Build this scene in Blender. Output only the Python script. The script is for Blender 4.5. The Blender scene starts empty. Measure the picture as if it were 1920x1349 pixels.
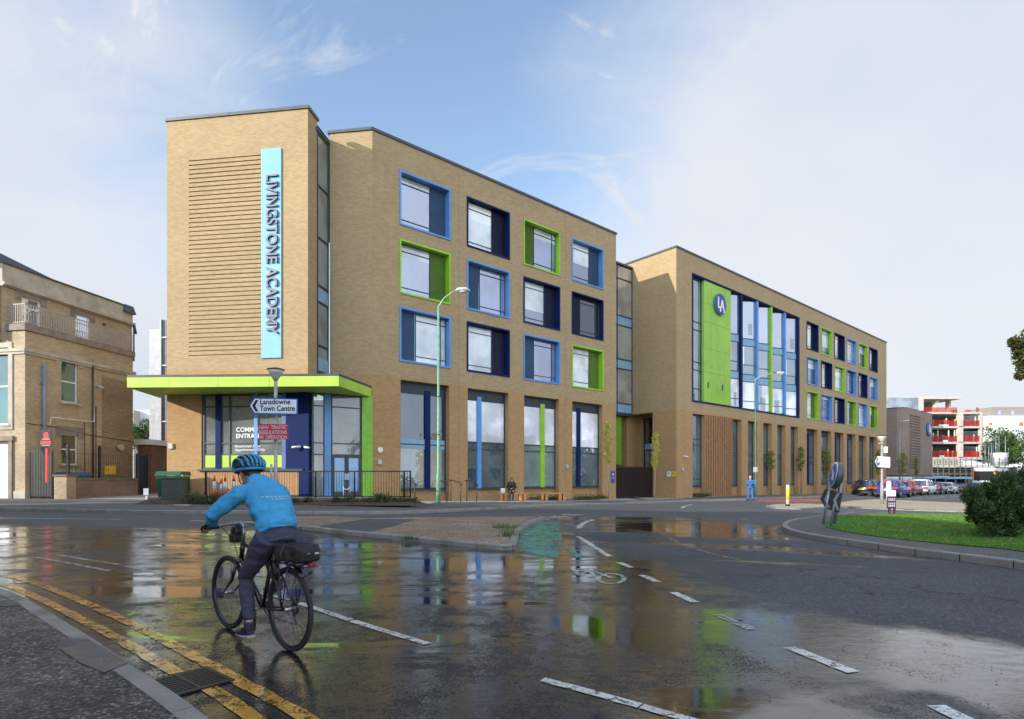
import bpy, bmesh, math, random
from mathutils import Vector, Matrix, noise
random.seed(7)
sc = bpy.context.scene
COL = sc.collection
# ---------------- camera, world, sun, exposure ----------------
EYE = 1.55; FPX = 1072.0; CX = 960.0; HY = 896.0
cam = bpy.data.cameras.new('camera'); camo = bpy.data.objects.new('camera', cam); COL.objects.link(camo)
camo.location = (0, 0, EYE); camo.rotation_euler = (math.radians(90), 0, 0)
cam.sensor_fit = 'HORIZONTAL'; cam.sensor_width = 36; cam.lens = 36*FPX/1920
cam.shift_y = (HY-674.5)/1920; cam.clip_start = 0.1; cam.clip_end = 3000
sc.camera = camo
EL = math.radians(19.5); SAZ = Vector((-0.845, -0.535, 0)).normalized()
SUN = Vector((SAZ.x*math.cos(EL), SAZ.y*math.cos(EL), math.sin(EL)))
sl = bpy.data.lights.new('sun', 'SUN'); sl.energy = 3.0; sl.angle = math.radians(0.5); sl.color = (1, .95, .86)
so = bpy.data.objects.new('sun', sl); COL.objects.link(so); so.rotation_euler = SUN.to_track_quat('Z', 'Y').to_euler(); so.location = (-40, -30, 40)
sc.view_settings.view_transform = 'Standard'; sc.view_settings.look = 'None'; sc.view_settings.gamma = 1
sc.view_settings.exposure = 0.90
w = bpy.data.worlds.new('World'); sc.world = w; w.use_nodes = True
nt = w.node_tree; nt.nodes.clear(); N = nt.nodes.new; L = nt.links.new
def wmath(op, a, b=None, c=None):
    n = N('ShaderNodeMath'); n.operation = op
    for i, v in enumerate((a, b, c)):
        if v is None: continue
        if isinstance(v, (int, float)): n.inputs[i].default_value = v
        else: L(v, n.inputs[i])
    return n.outputs[0]
def wramp(v, a, b):
    n = N('ShaderNodeMapRange'); n.interpolation_type = 'SMOOTHSTEP'; L(v, n.inputs[0]); n.inputs[1].default_value = a; n.inputs[2].default_value = b; return n.outputs[0]
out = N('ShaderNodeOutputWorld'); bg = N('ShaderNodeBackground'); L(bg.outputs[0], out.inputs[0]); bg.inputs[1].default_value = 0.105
sky = N('ShaderNodeTexSky'); sky.sky_type = 'NISHITA'; sky.sun_disc = False; sky.sun_elevation = EL; sky.sun_rotation = math.atan2(SAZ.x, SAZ.y)
sky.air_density = 1.1; sky.dust_density = 0.6; sky.ozone_density = 2.0
tc = N('ShaderNodeTexCoord'); sep = N('ShaderNodeSeparateXYZ'); L(tc.outputs['Generated'], sep.inputs[0])
X, Y, Z = sep.outputs
mp = N('ShaderNodeMapping'); L(tc.outputs['Generated'], mp.inputs[0]); mp.inputs['Scale'].default_value = (1.0, 1.0, 1.7); mp.inputs['Rotation'].default_value = (0.2, 0.5, 0.3); mp.inputs['Location'].default_value = (3.1, 1.2, 0.4)
def wnoise(scale, det, rough, dist, vec):
    n = N('ShaderNodeTexNoise'); n.inputs['Scale'].default_value = scale; n.inputs['Detail'].default_value = det; n.inputs['Roughness'].default_value = rough; n.inputs['Distortion'].default_value = dist; L(vec, n.inputs['Vector']); return n.outputs[0]
n1 = wnoise(1.5, 8, .55, .5, mp.outputs[0]); n2 = wnoise(5.0, 8, .6, .9, mp.outputs[0])
# the blue gap: a wedge around the azimuth a little left of straight ahead, wider with height
ratio = wmath('DIVIDE', X, wmath('MAXIMUM', Y, 0.05))
side = wmath('MAXIMUM', wmath('ADD', X, 0.15), wmath('MULTIPLY', wmath('ADD', X, 0.15), -0.86))
bias = wmath('SUBTRACT', wmath('MULTIPLY', side, 1.6), 0.20)
bias = wmath('SUBTRACT', bias, wmath('MULTIPLY', Z, 0.62))
cl = wmath('ADD', wmath('ADD', wmath('MULTIPLY', n1, 0.85), wmath('MULTIPLY', n2, 0.22)), bias)
cmask = wramp(cl, 0.24, 0.74)
# thin contrail-like wisps in the blue
mp2 = N('ShaderNodeMapping'); L(tc.outputs['Generated'], mp2.inputs[0]); mp2.inputs['Scale'].default_value = (1, 5, 2.2); mp2.inputs['Rotation'].default_value = (0, 0.9, 0.6); mp2.inputs['Location'].default_value = (.3, .9, 0)
w1 = wnoise(3.2, 9, .62, 1.2, mp2.outputs[0]); wisp = wmath('MULTIPLY', wramp(w1, .54, .72), .6)
mask = wmath('MINIMUM', wmath('ADD', cmask, wisp), 0.97)
shade = wnoise(1.1, 5, .5, .3, mp.outputs[0])
ccol = N('ShaderNodeMix'); ccol.data_type = 'RGBA'; L(wramp(shade, .35, .62), ccol.inputs[0]); ccol.inputs[6].default_value = (3.45, 3.8, 4.35, 1); ccol.inputs[7].default_value = (4.15, 4.3, 4.6, 1)
skym = N('ShaderNodeMix'); skym.data_type = 'RGBA'; skym.blend_type = 'MULTIPLY'; skym.inputs[0].default_value = 1
L(sky.outputs[0], skym.inputs[6]); skym.inputs[7].default_value = (1.85, 1.68, 1.58, 1)
mixc = N('ShaderNodeMix'); mixc.data_type = 'RGBA'; L(mask, mixc.inputs[0]); L(skym.outputs[2], mixc.inputs[6]); L(ccol.outputs[2], mixc.inputs[7])
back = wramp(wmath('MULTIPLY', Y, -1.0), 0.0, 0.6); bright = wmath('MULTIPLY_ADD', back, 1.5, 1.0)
mulb = N('ShaderNodeVectorMath'); mulb.operation = 'SCALE'; L(mixc.outputs[2], mulb.inputs[0]); L(bright, mulb.inputs['Scale'])   # sky behind the camera, the sun's side, brightened to fill the shaded facades
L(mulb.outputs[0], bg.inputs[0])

# ---------------- ground height and pixel helpers ----------------
def sstep(t): t = max(0, min(1, t)); return t*t*(3-2*t)
def g(x, y):
    w_ = sstep((y-6)/16.0)
    s_ = max(-1, min(1, -x/9.0))*0.2
    z = 0.1 + w_*s_
    k = sstep((x-14)/14.0)
    z -= k*0.0185*max(0, min(y, 120)-50)
    return z
def G(px, py, dz=0.0):
    Yd = 10
    for _ in range(60):
        Xd = (px-CX)/FPX*Yd
        Yd = .5*Yd+.5*min(400, max(1, (EYE-g(Xd, Yd)-dz)*FPX/max(.5, (py-HY))))
    return ((px-CX)/FPX*Yd, Yd)
def P(px, py, Yd):   # pixel at known depth
    return Vector(((px-CX)/FPX*Yd, Yd, EYE-(py-HY)/FPX*Yd))

# ---------------- materials ----------------
MATS = {}
def newmat(name):
    m = bpy.data.materials.new(name); m.use_nodes = True
    return m, m.node_tree, m.node_tree.nodes['Principled BSDF']
class NT:
    def __init__(s, m): s.m = m; s.t = m.node_tree; s.b = s.t.nodes.get('Principled BSDF')
    def n(s, ty, **kw):
        x = s.t.nodes.new('ShaderNode'+ty)
        for k, v in kw.items(): setattr(x, k, v)
        return x
    def l(s, a, b): s.t.links.new(a, b)
    def co(s, kind='Object', scale=(1, 1, 1), rot=(0, 0, 0)):
        t = s.n('TexCoord'); m = s.n('Mapping'); s.l(t.outputs[kind], m.inputs[0]); m.inputs['Scale'].default_value = scale; m.inputs['Rotation'].default_value = rot; return m.outputs[0]
    def pos(s, scale=(1, 1, 1), rot=(0, 0, 0)):
        t = s.n('NewGeometry'); m = s.n('Mapping'); s.l(t.outputs['Position'], m.inputs[0]); m.inputs['Scale'].default_value = scale; m.inputs['Rotation'].default_value = rot; return m.outputs[0]
    def noise(s, vec, scale, det=4, rough=.55, dist=0):
        x = s.n('TexNoise'); s.l(vec, x.inputs['Vector']); x.inputs['Scale'].default_value = scale; x.inputs['Detail'].default_value = det; x.inputs['Roughness'].default_value = rough; x.inputs['Distortion'].default_value = dist; return x.outputs[0]
    def rng(s, v, a, b, c=0., d=1., smooth=True):
        x = s.n('MapRange'); x.interpolation_type = 'SMOOTHSTEP' if smooth else 'LINEAR'; s.l(v, x.inputs[0])
        for i, q in enumerate((a, b, c, d)): x.inputs[i+1].default_value = q
        return x.outputs[0]
    def math(s, op, a, b=None):
        x = s.n('Math', operation=op)
        for i, v in enumerate((a, b)):
            if v is None: continue
            if isinstance(v, (int, float)): x.inputs[i].default_value = v
            else: s.l(v, x.inputs[i])
        return x.outputs[0]
    def mix(s, f, a, b, blend='MIX'):
        x = s.n('Mix', data_type='RGBA', blend_type=blend)
        for i, v in ((0, f), (6, a), (7, b)):
            if isinstance(v, (int, float)): x.inputs[i].default_value = v
            elif isinstance(v, tuple): x.inputs[i].default_value = (*v[:3], 1)
            else: s.l(v, x.inputs[i])
        return x.outputs[2]
    def bump(s, h, strength, dist, prev=None):
        x = s.n('Bump'); s.l(h, x.inputs['Height']); 
        if isinstance(strength, (int, float)): x.inputs['Strength'].default_value = strength
        else: s.l(strength, x.inputs['Strength'])
        x.inputs['Distance'].default_value = dist
        if prev is not None: s.l(prev, x.inputs['Normal'])
        return x.outputs[0]
    def set(s, k, v):
        if isinstance(v, (int, float)): s.b.inputs[k].default_value = v
        elif isinstance(v, tuple): s.b.inputs[k].default_value = (*v[:3], 1)
        else: s.l(v, s.b.inputs[k])
def M(name, col, rough=.6, metal=0., var=.12, vs=3., bump=0., coat=0., spec=.5, emit=0.):
    if name in MATS: return MATS[name]
    m, t, b = newmat(name); n = NT(m)
    v = n.noise(n.pos(), vs, 5, .6)
    lo = tuple(c*(1-var) for c in col); hi = tuple(min(1, c*(1+var)) for c in col)
    n.set('Base Color', n.mix(n.rng(v, .3, .7), lo, hi))
    n.set('Roughness', n.rng(v, .2, .8, max(0, rough-.06), min(1, rough+.06), False)); n.set('Metallic', metal); n.set('Coat Weight', coat); n.set('Specular IOR Level', spec)
    if bump: n.set('Normal', n.bump(n.noise(n.pos(), vs*12, 4), bump, .01))
    if emit: n.set('Emission Color', col); n.set('Emission Strength', emit)
    MATS[name] = m; return m
def brick_mat(name, c1, c2, mort, dirt=.25, bw=.225, rh=.075, stain=None):
    m, t, b = newmat(name); n = NT(m)
    uv = n.n('UVMap'); bt = n.n('TexBrick'); n.l(uv.outputs[0], bt.inputs['Vector'])
    bt.offset = .5; bt.inputs['Scale'].default_value = 1; bt.inputs['Brick Width'].default_value = bw; bt.inputs['Row Height'].default_value = rh
    bt.inputs['Mortar Size'].default_value = .006; bt.inputs['Mortar Smooth'].default_value = .3; bt.inputs['Bias'].default_value = -.1
    bt.inputs['Color1'].default_value = (*c1, 1); bt.inputs['Color2'].default_value = (*c2, 1); bt.inputs['Mortar'].default_value = (*mort, 1)
    big = n.noise(n.pos(scale=(1, 1, 1.6)), .35, 6, .6); c = n.mix(n.rng(big, .35, .68, 0, dirt), bt.outputs[0], tuple(x*.55 for x in c2))
    st = n.noise(n.pos(scale=(2.2, 2.2, .18)), 1.2, 5, .65); c = n.mix(n.rng(st, .58, .8, 0, .28), c, tuple(min(1, x*1.25) for x in c1))
    row = n.noise(n.pos(scale=(.15, .15, 9)), 1.6, 3, .7); c = n.mix(n.rng(row, .5, .75, 0, .08), c, tuple(x*.72 for x in c1))
    if stain: 
        s2 = n.noise(n.pos(scale=(1, 1, .5)), .5, 4, .5, .5); c = n.mix(n.rng(s2, .52, .6, 0, .6), c, stain)
    if name == 'buff_brick':   # the brick of the ground-floor storey is a redder batch
        gz_ = n.n('NewGeometry'); sz_ = n.n('SeparateXYZ'); n.l(gz_.outputs['Position'], sz_.inputs[0]); c = n.mix(n.rng(sz_.outputs[2], 6.66, 6.68, 1., 0.), c, n.mix(1., c, (1.04, .87, .72), 'MULTIPLY'))
    n.set('Base Color', c); n.set('Roughness', .86)
    n.set('Normal', n.bump(bt.outputs['Fac'], .5, -.006, n.bump(n.noise(n.pos(), 40, 3), .25, .004)))
    MATS[name] = m; return m
BR = brick_mat('buff_brick', (.425, .303, .155), (.345, .235, .112), (.35, .27, .17), .14)
BRO = brick_mat('old_brick', (.52, .41, .26), (.38, .29, .175), (.36, .31, .23), .45, .215, .072)
BRD = brick_mat('dark_red_brick', (.26, .13, .08), (.18, .09, .06), (.22, .18, .15), .5)
BRY = brick_mat('shaded_brick', (.34, .25, .14), (.24, .17, .09), (.25, .2, .14), .5)
def glass_mat(name, base, gl=.5, trans=0., rough=.01, tint=(.85, .9, 1), rise=.5):
    m = bpy.data.materials.new(name); m.use_nodes = True; t = m.node_tree; t.nodes.clear(); n = NT(m)
    o = n.n('OutputMaterial'); d = n.n('BsdfDiffuse'); gl_ = n.n('BsdfGlossy'); gl_.inputs['Roughness'].default_value = rough; gl_.inputs['Color'].default_value = (*tint, 1)
    ns = n.noise(n.pos(), .45, 3); n.l(n.mix(n.rng(ns, .35, .65), tuple(c*.7 for c in base), tuple(c*1.25 for c in base)), d.inputs['Color'])
    wav = n.bump(n.noise(n.pos(), .9, 3), .22, .05); n.l(wav, gl_.inputs['Normal'])
    a = d.outputs[0]
    if trans:
        tr = n.n('BsdfTransparent'); tr.inputs['Color'].default_value = (.86, .93, .9, 1); mx = n.n('MixShader'); mx.inputs[0].default_value = trans; n.l(a, mx.inputs[1]); n.l(tr.outputs[0], mx.inputs[2]); a = mx.outputs[0]
    lw = n.n('LayerWeight'); lw.inputs['Blend'].default_value = .35
    f = n.rng(lw.outputs['Fresnel'], 0, 1, gl, min(1, gl+rise), False)
    mx = n.n('MixShader'); n.l(f, mx.inputs[0]); n.l(a, mx.inputs[1]); n.l(gl_.outputs[0], mx.inputs[2]); n.l(mx.outputs[0], o.inputs[0])
    MATS[name] = m; return m
GL_SKY = glass_mat('window_glass', (.05, .07, .11), .40)
GL_WHITE = glass_mat('blind_glass', (.62, .67, .66), .18)
GL_TEAL = glass_mat('tinted_glass', (.07, .12, .14), .25)
GL_DARK = glass_mat('dark_glass', (.02, .025, .035), .16)
GL_CLEAR = glass_mat('clear_glass', (.38, .42, .38), .08, .55)
GL_CAR = glass_mat('car_glass', (.015, .018, .02), .18)
NAVY = M('navy_metal', (.006, .018, .085), .6, vs=.8, spec=.12); BLUE = M('blue_metal', (.10, .27, .56), .38, vs=.8); LIME = M('lime_metal', (.27, .52, .02), .42, vs=.8)
LIMEP = M('lime_fascia', (.40, .60, .06), .4, vs=.8)
SKYB = M('pale_blue_metal', (.22, .36, .48), .45); FRAME = M('grey_frame', (.035, .05, .065), .45); COPE = M('coping_metal', (.05, .06, .065), .4)
BLACK = M('black_paint', (.012, .012, .014), .4); WHITE = M('white_paint', (.74, .74, .72), .5); LGREY = M('light_grey', (.45, .46, .47), .5)
GALV = M('galvanised_steel', (.24, .28, .30), .42, .6, .2, 9); TIMBER = M('timber', (.46, .26, .12), .6, 0, .3, 5)
CONC = M('concrete', (.52, .48, .41), .9, 0, .15, 1.5, .2); STONE = M('painted_stone', (.42, .38, .30), .8, 0, .2, 1.2, .15); SLATE = M('slate', (.045, .045, .055), .7, 0, .2, 5)
RED = M('red_plastic', (.62, .03, .03), .5); ORANGE = M('red_mesh', (.75, .09, .06), .7)
SOIL = M('soil', (.075, .05, .035), .95, 0, .4, 12, .8)
DARKIN = M('dark_interior', (.03, .03, .035), .9); PALEIN = M('pale_interior', (.60, .60, .54), .9)
GREENP = M('green_pole_paint', (.16, .36, .22), .5, 0, .2, 6); SIGNRED = M('sign_red', (.42, .025, .05), .45, 0, .1); SIGNBLUE = M('sign_blue', (.02, .10, .42), .4); SIGNW = M('sign_white', (.66, .68, .72), .45, 0, .1)
PURPLE = M('sign_purple', (.08, .045, .36), .45); YEL = M('yellow_plastic', (.75, .55, .03), .45)

# ---------------- mesh builder ----------------
UP = Vector((0, 0, 1))
class MB:
    def __init__(s): s.bm = bmesh.new(); s.uv = s.bm.loops.layers.uv.new('UVMap'); s.mi = 0
    def face(s, pts, smooth=False):
        vs = [s.bm.verts.new(p) for p in pts]
        try: f = s.bm.faces.new(vs)
        except ValueError: return None
        f.material_index = s.mi; f.smooth = smooth
        return f
    def box(s, x0, x1, y0, y1, z0, z1, T=None):
        c = [Vector((x, y, z)) for z in (z0, z1) for y in (y0, y1) for x in (x0, x1)]
        if T is not None: c = [T @ p if isinstance(T, Matrix) else T(p) for p in c]
        v = [s.bm.verts.new(p) for p in c]
        for q in ((0, 2, 3, 1), (4, 5, 7, 6), (0, 1, 5, 4), (2, 6, 7, 3), (0, 4, 6, 2), (1, 3, 7, 5)):
            f = s.bm.faces.new([v[i] for i in q]); f.material_index = s.mi
    def fbox(s, F, s0, s1, d0, d1, z0, z1): s.box(s0, s1, d0, d1, z0, z1, lambda p: F.pt(p.x, p.y, p.z))
    def ring(s, c, ax, side, r1, r2, n):
        ax = ax.normalized(); a = (side-ax*side.dot(ax)).normalized(); b = ax.cross(a)
        return [s.bm.verts.new(c+a*(r1*math.cos(2*math.pi*i/n))+b*(r2*math.sin(2*math.pi*i/n))) for i in range(n)]
    def loft(s, pts, rad, n=10, side=None, cap=True):
        pts = [Vector(p) for p in pts]; rings = []
        if side is None:
            d = (pts[-1]-pts[0]); side = Vector((0, 0, 1)) if abs(d.normalized().z) < .8 else Vector((1, 0, 0))
        side = Vector(side)
        for i, p in enumerate(pts):
            ax = (pts[min(i+1, len(pts)-1)]-pts[max(i-1, 0)])
            r = rad[i] if isinstance(rad, (list, tuple)) else rad
            r1, r2 = r if isinstance(r, (list, tuple)) else (r, r)
            rings.append(s.ring(p, ax, side, r1, r2, n))
        for a, b in zip(rings, rings[1:]):
            for i in range(n):
                f = s.bm.faces.new((a[i], a[(i+1) % n], b[(i+1) % n], b[i])); f.smooth = True; f.material_index = s.mi
        if cap:
            for r, rev in ((rings[0], True), (rings[-1], False)):
                f = s.bm.faces.new(r[::-1] if rev else r); f.material_index = s.mi
    def cyl(s, a, b, r, r2=None, n=12): s.loft([a, b], [r, r if r2 is None else r2], n)
    def torus(s, c, ax, R, r, n=40, m=8, arc=(0, 2*math.pi), flat=1.):
        c = Vector(c); ax = Vector(ax).normalized(); a = ax.orthogonal().normalized() if abs(ax.z) > .9 else ax.cross(UP).normalized(); b = ax.cross(a)
        full = abs(arc[1]-arc[0]) > 6.28; rings = []
        for i in range(n if full else n+1):
            t = arc[0]+(arc[1]-arc[0])*i/n; d = a*math.cos(t)+b*math.sin(t)
            rings.append([s.bm.verts.new(c+d*(R+r*math.cos(q))+ax*(r*flat*math.sin(q))) for q in [2*math.pi*j/m for j in range(m)]])
        k = len(rings)
        for i in range(k if full else k-1):
            A, B = rings[i], rings[(i+1) % k]
            for j in range(m):
                f = s.bm.faces.new((A[j], A[(j+1) % m], B[(j+1) % m], B[j])); f.smooth = True; f.material_index = s.mi
    def ell(s, c, r, n=12, m=8, T=None):
        c = Vector(c); rows = []
        for i in range(1, m):
            th = math.pi*i/m; rows.append([s.bm.verts.new(c+Vector((r[0]*math.sin(th)*math.cos(2*math.pi*j/n), r[1]*math.sin(th)*math.sin(2*math.pi*j/n), r[2]*math.cos(th)))) for j in range(n)])
        t = s.bm.verts.new(c+Vector((0, 0, r[2]))); b = s.bm.verts.new(c-Vector((0, 0, r[2])))
        for i in range(n):
            for f in ([s.bm.faces.new((t, rows[0][i], rows[0][(i+1) % n])), s.bm.faces.new((b, rows[-1][(i+1) % n], rows[-1][i]))]): f.smooth = True; f.material_index = s.mi
        for A, B in zip(rows, rows[1:]):
            for i in range(n):
                f = s.bm.faces.new((A[i], B[i], B[(i+1) % n], A[(i+1) % n])); f.smooth = True; f.material_index = s.mi
    def prism(s, pts, ext, smooth=False):   # polygon pts extruded by vector ext
        pts = [Vector(p) for p in pts]; ext = Vector(ext); n = len(pts)
        a = [s.bm.verts.new(p) for p in pts]; b = [s.bm.verts.new(p+ext) for p in pts]
        fs = [s.bm.faces.new(a[::-1]), s.bm.faces.new(b)]+[s.bm.faces.new((a[i], a[(i+1) % n], b[(i+1) % n], b[i])) for i in range(n)]
        for f in fs: f.material_index = s.mi
    def wall(s, F, s0, s1, z0, z1, holes=(), depth=.3):
        S = sorted({s0, s1, *[h[0] for h in holes], *[h[1] for h in holes]}); Zs = sorted({z0, z1, *[h[2] for h in holes], *[h[3] for h in holes]})
        S = [q for q in S if s0 <= q <= s1]; Zs = [q for q in Zs if z0 <= q <= z1]
        for a, b in zip(S, S[1:]):
            for c, d in zip(Zs, Zs[1:]):
                m1, m2 = (a+b)/2, (c+d)/2
                if any(h[0] < m1 < h[1] and h[2] < m2 < h[3] for h in holes): continue
                s.face([F.pt(a, 0, c), F.pt(b, 0, c), F.pt(b, 0, d), F.pt(a, 0, d)])
        for h in holes:
            a, b, c, d = h[:4]; D = h[4] if len(h) > 4 else depth
            s.face([F.pt(a, 0, c), F.pt(a, 0, d), F.pt(a, -D, d), F.pt(a, -D, c)]); s.face([F.pt(b, 0, c), F.pt(b, -D, c), F.pt(b, -D, d), F.pt(b, 0, d)])
            s.face([F.pt(a, 0, d), F.pt(b, 0, d), F.pt(b, -D, d), F.pt(a, -D, d)]); s.face([F.pt(a, 0, c), F.pt(a, -D, c), F.pt(b, -D, c), F.pt(b, 0, c)])
    def build(s, name, mat, parent=None, bevel=0, world=True, label=None, normals=False, autouv=True):
        bm = s.bm
        if normals: bmesh.ops.recalc_face_normals(bm, faces=bm.faces)
        bm.normal_update()
        if autouv:
            for f in bm.faces:
                n = f.normal
                t = Vector((0, 0, 1)).cross(n)
                if t.length < .35:
                    for l in f.loops: l[s.uv].uv = (l.vert.co.x, l.vert.co.y)
                else:
                    t.normalize()
                    for l in f.loops: l[s.uv].uv = (l.vert.co.dot(t), l.vert.co.z)
        me = bpy.data.meshes.new(name)
        if world and parent is not None:
            r = parent
            while r.parent: r = r.parent
            bmesh.ops.translate(bm, verts=bm.verts, vec=-Vector(r.location))
        bm.to_mesh(me); bm.free()
        o = bpy.data.objects.new(name, me); COL.objects.link(o)
        for q in (mat if isinstance(mat, (list, tuple)) else [mat]): me.materials.append(q)
        if parent is not None: o.parent = parent
        if bevel:
            b = o.modifiers.new('bevel', 'BEVEL'); b.width = bevel; b.segments = 2; b.limit_method = 'ANGLE'; b.angle_limit = .6
        if label: o['label'] = label
        return o
def tag(o, label, cat, group=None):
    o['label'] = label; o['category'] = cat
    if group: o['group'] = group
    return o
def thing(name, label, cat, loc=(0, 0, 0), rz=0, group=None):
    o = bpy.data.objects.new(name, None); COL.objects.link(o); o.location = loc; o.rotation_euler = (0, 0, rz); o.empty_display_size = .3
    return tag(o, label, cat, group)
def struct(o, kind='structure'): o['kind'] = kind; return o
def dup(root, loc, rz, label):
    def cp(o, par):
        c = o.copy(); COL.objects.link(c); c.parent = par
        for ch in o.children: cp(ch, c)
        return c
    r = cp(root, None); r.location = loc; r.rotation_euler = (0, 0, rz); r['label'] = label
    return r
class F:
    def __init__(s, ox, oy, ux, uy, flip=False):
        l = math.hypot(ux, uy); s.o = (ox, oy); s.u = (ux/l, uy/l); s.n = (uy/l, -ux/l)   # n = to the right of u
        if flip: s.n = (-s.n[0], -s.n[1])
    def pt(s, a, d, z): return Vector((s.o[0]+s.u[0]*a+s.n[0]*d, s.o[1]+s.u[1]*a+s.n[1]*d, z))
    def S(s, px):    # distance along for a pixel column
        u = (px-CX)/FPX; return (u*s.o[1]-s.o[0])/(s.u[0]-u*s.u[1])
def text(name, body, size, mat, parent, M4, width=None, extrude=.004, offset=0., align='LEFT', sx=1.):
    cu = bpy.data.curves.new('t', 'FONT'); cu.body = body; cu.size = size; cu.extrude = extrude; cu.offset = offset; cu.align_x = align; cu.resolution_u = 3; cu.space_line = 1.0
    to = bpy.data.objects.new('t', cu); COL.objects.link(to); bpy.context.view_layer.update()
    dg = bpy.context.evaluated_depsgraph_get(); me = bpy.data.meshes.new_from_object(to.evaluated_get(dg)); bpy.data.objects.remove(to); bpy.data.curves.remove(cu)
    if width:
        xs = [v.co.x for v in me.vertices]; w_ = max(xs)-min(xs); sx = width/w_
    me.transform(Matrix.Diagonal((sx, 1, 1, 1))); me.transform(M4)
    me.name = name; me.materials.clear(); me.materials.append(mat)
    o = bpy.data.objects.new(name, me); COL.objects.link(o)
    if parent is not None:
        r = parent
        while r.parent: r = r.parent
        if r.rotation_euler.z == 0: me.transform(Matrix.Translation(-Vector(r.location)))
        o.parent = parent
    return o
def fmat(Fr, s_, d, z, roll=0):   # text plane on a wall: x along wall, y up
    u = Vector((Fr.u[0], Fr.u[1], 0)); n = Vector((Fr.n[0], Fr.n[1], 0))
    m = Matrix((( u.x, 0, n.x, 0), (u.y, 0, n.y, 0), (0, 1, 0, 0), (0, 0, 0, 1)))
    return Matrix.Translation(Fr.pt(s_, d, z)) @ m @ Matrix.Rotation(roll, 4, 'Z')
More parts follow.
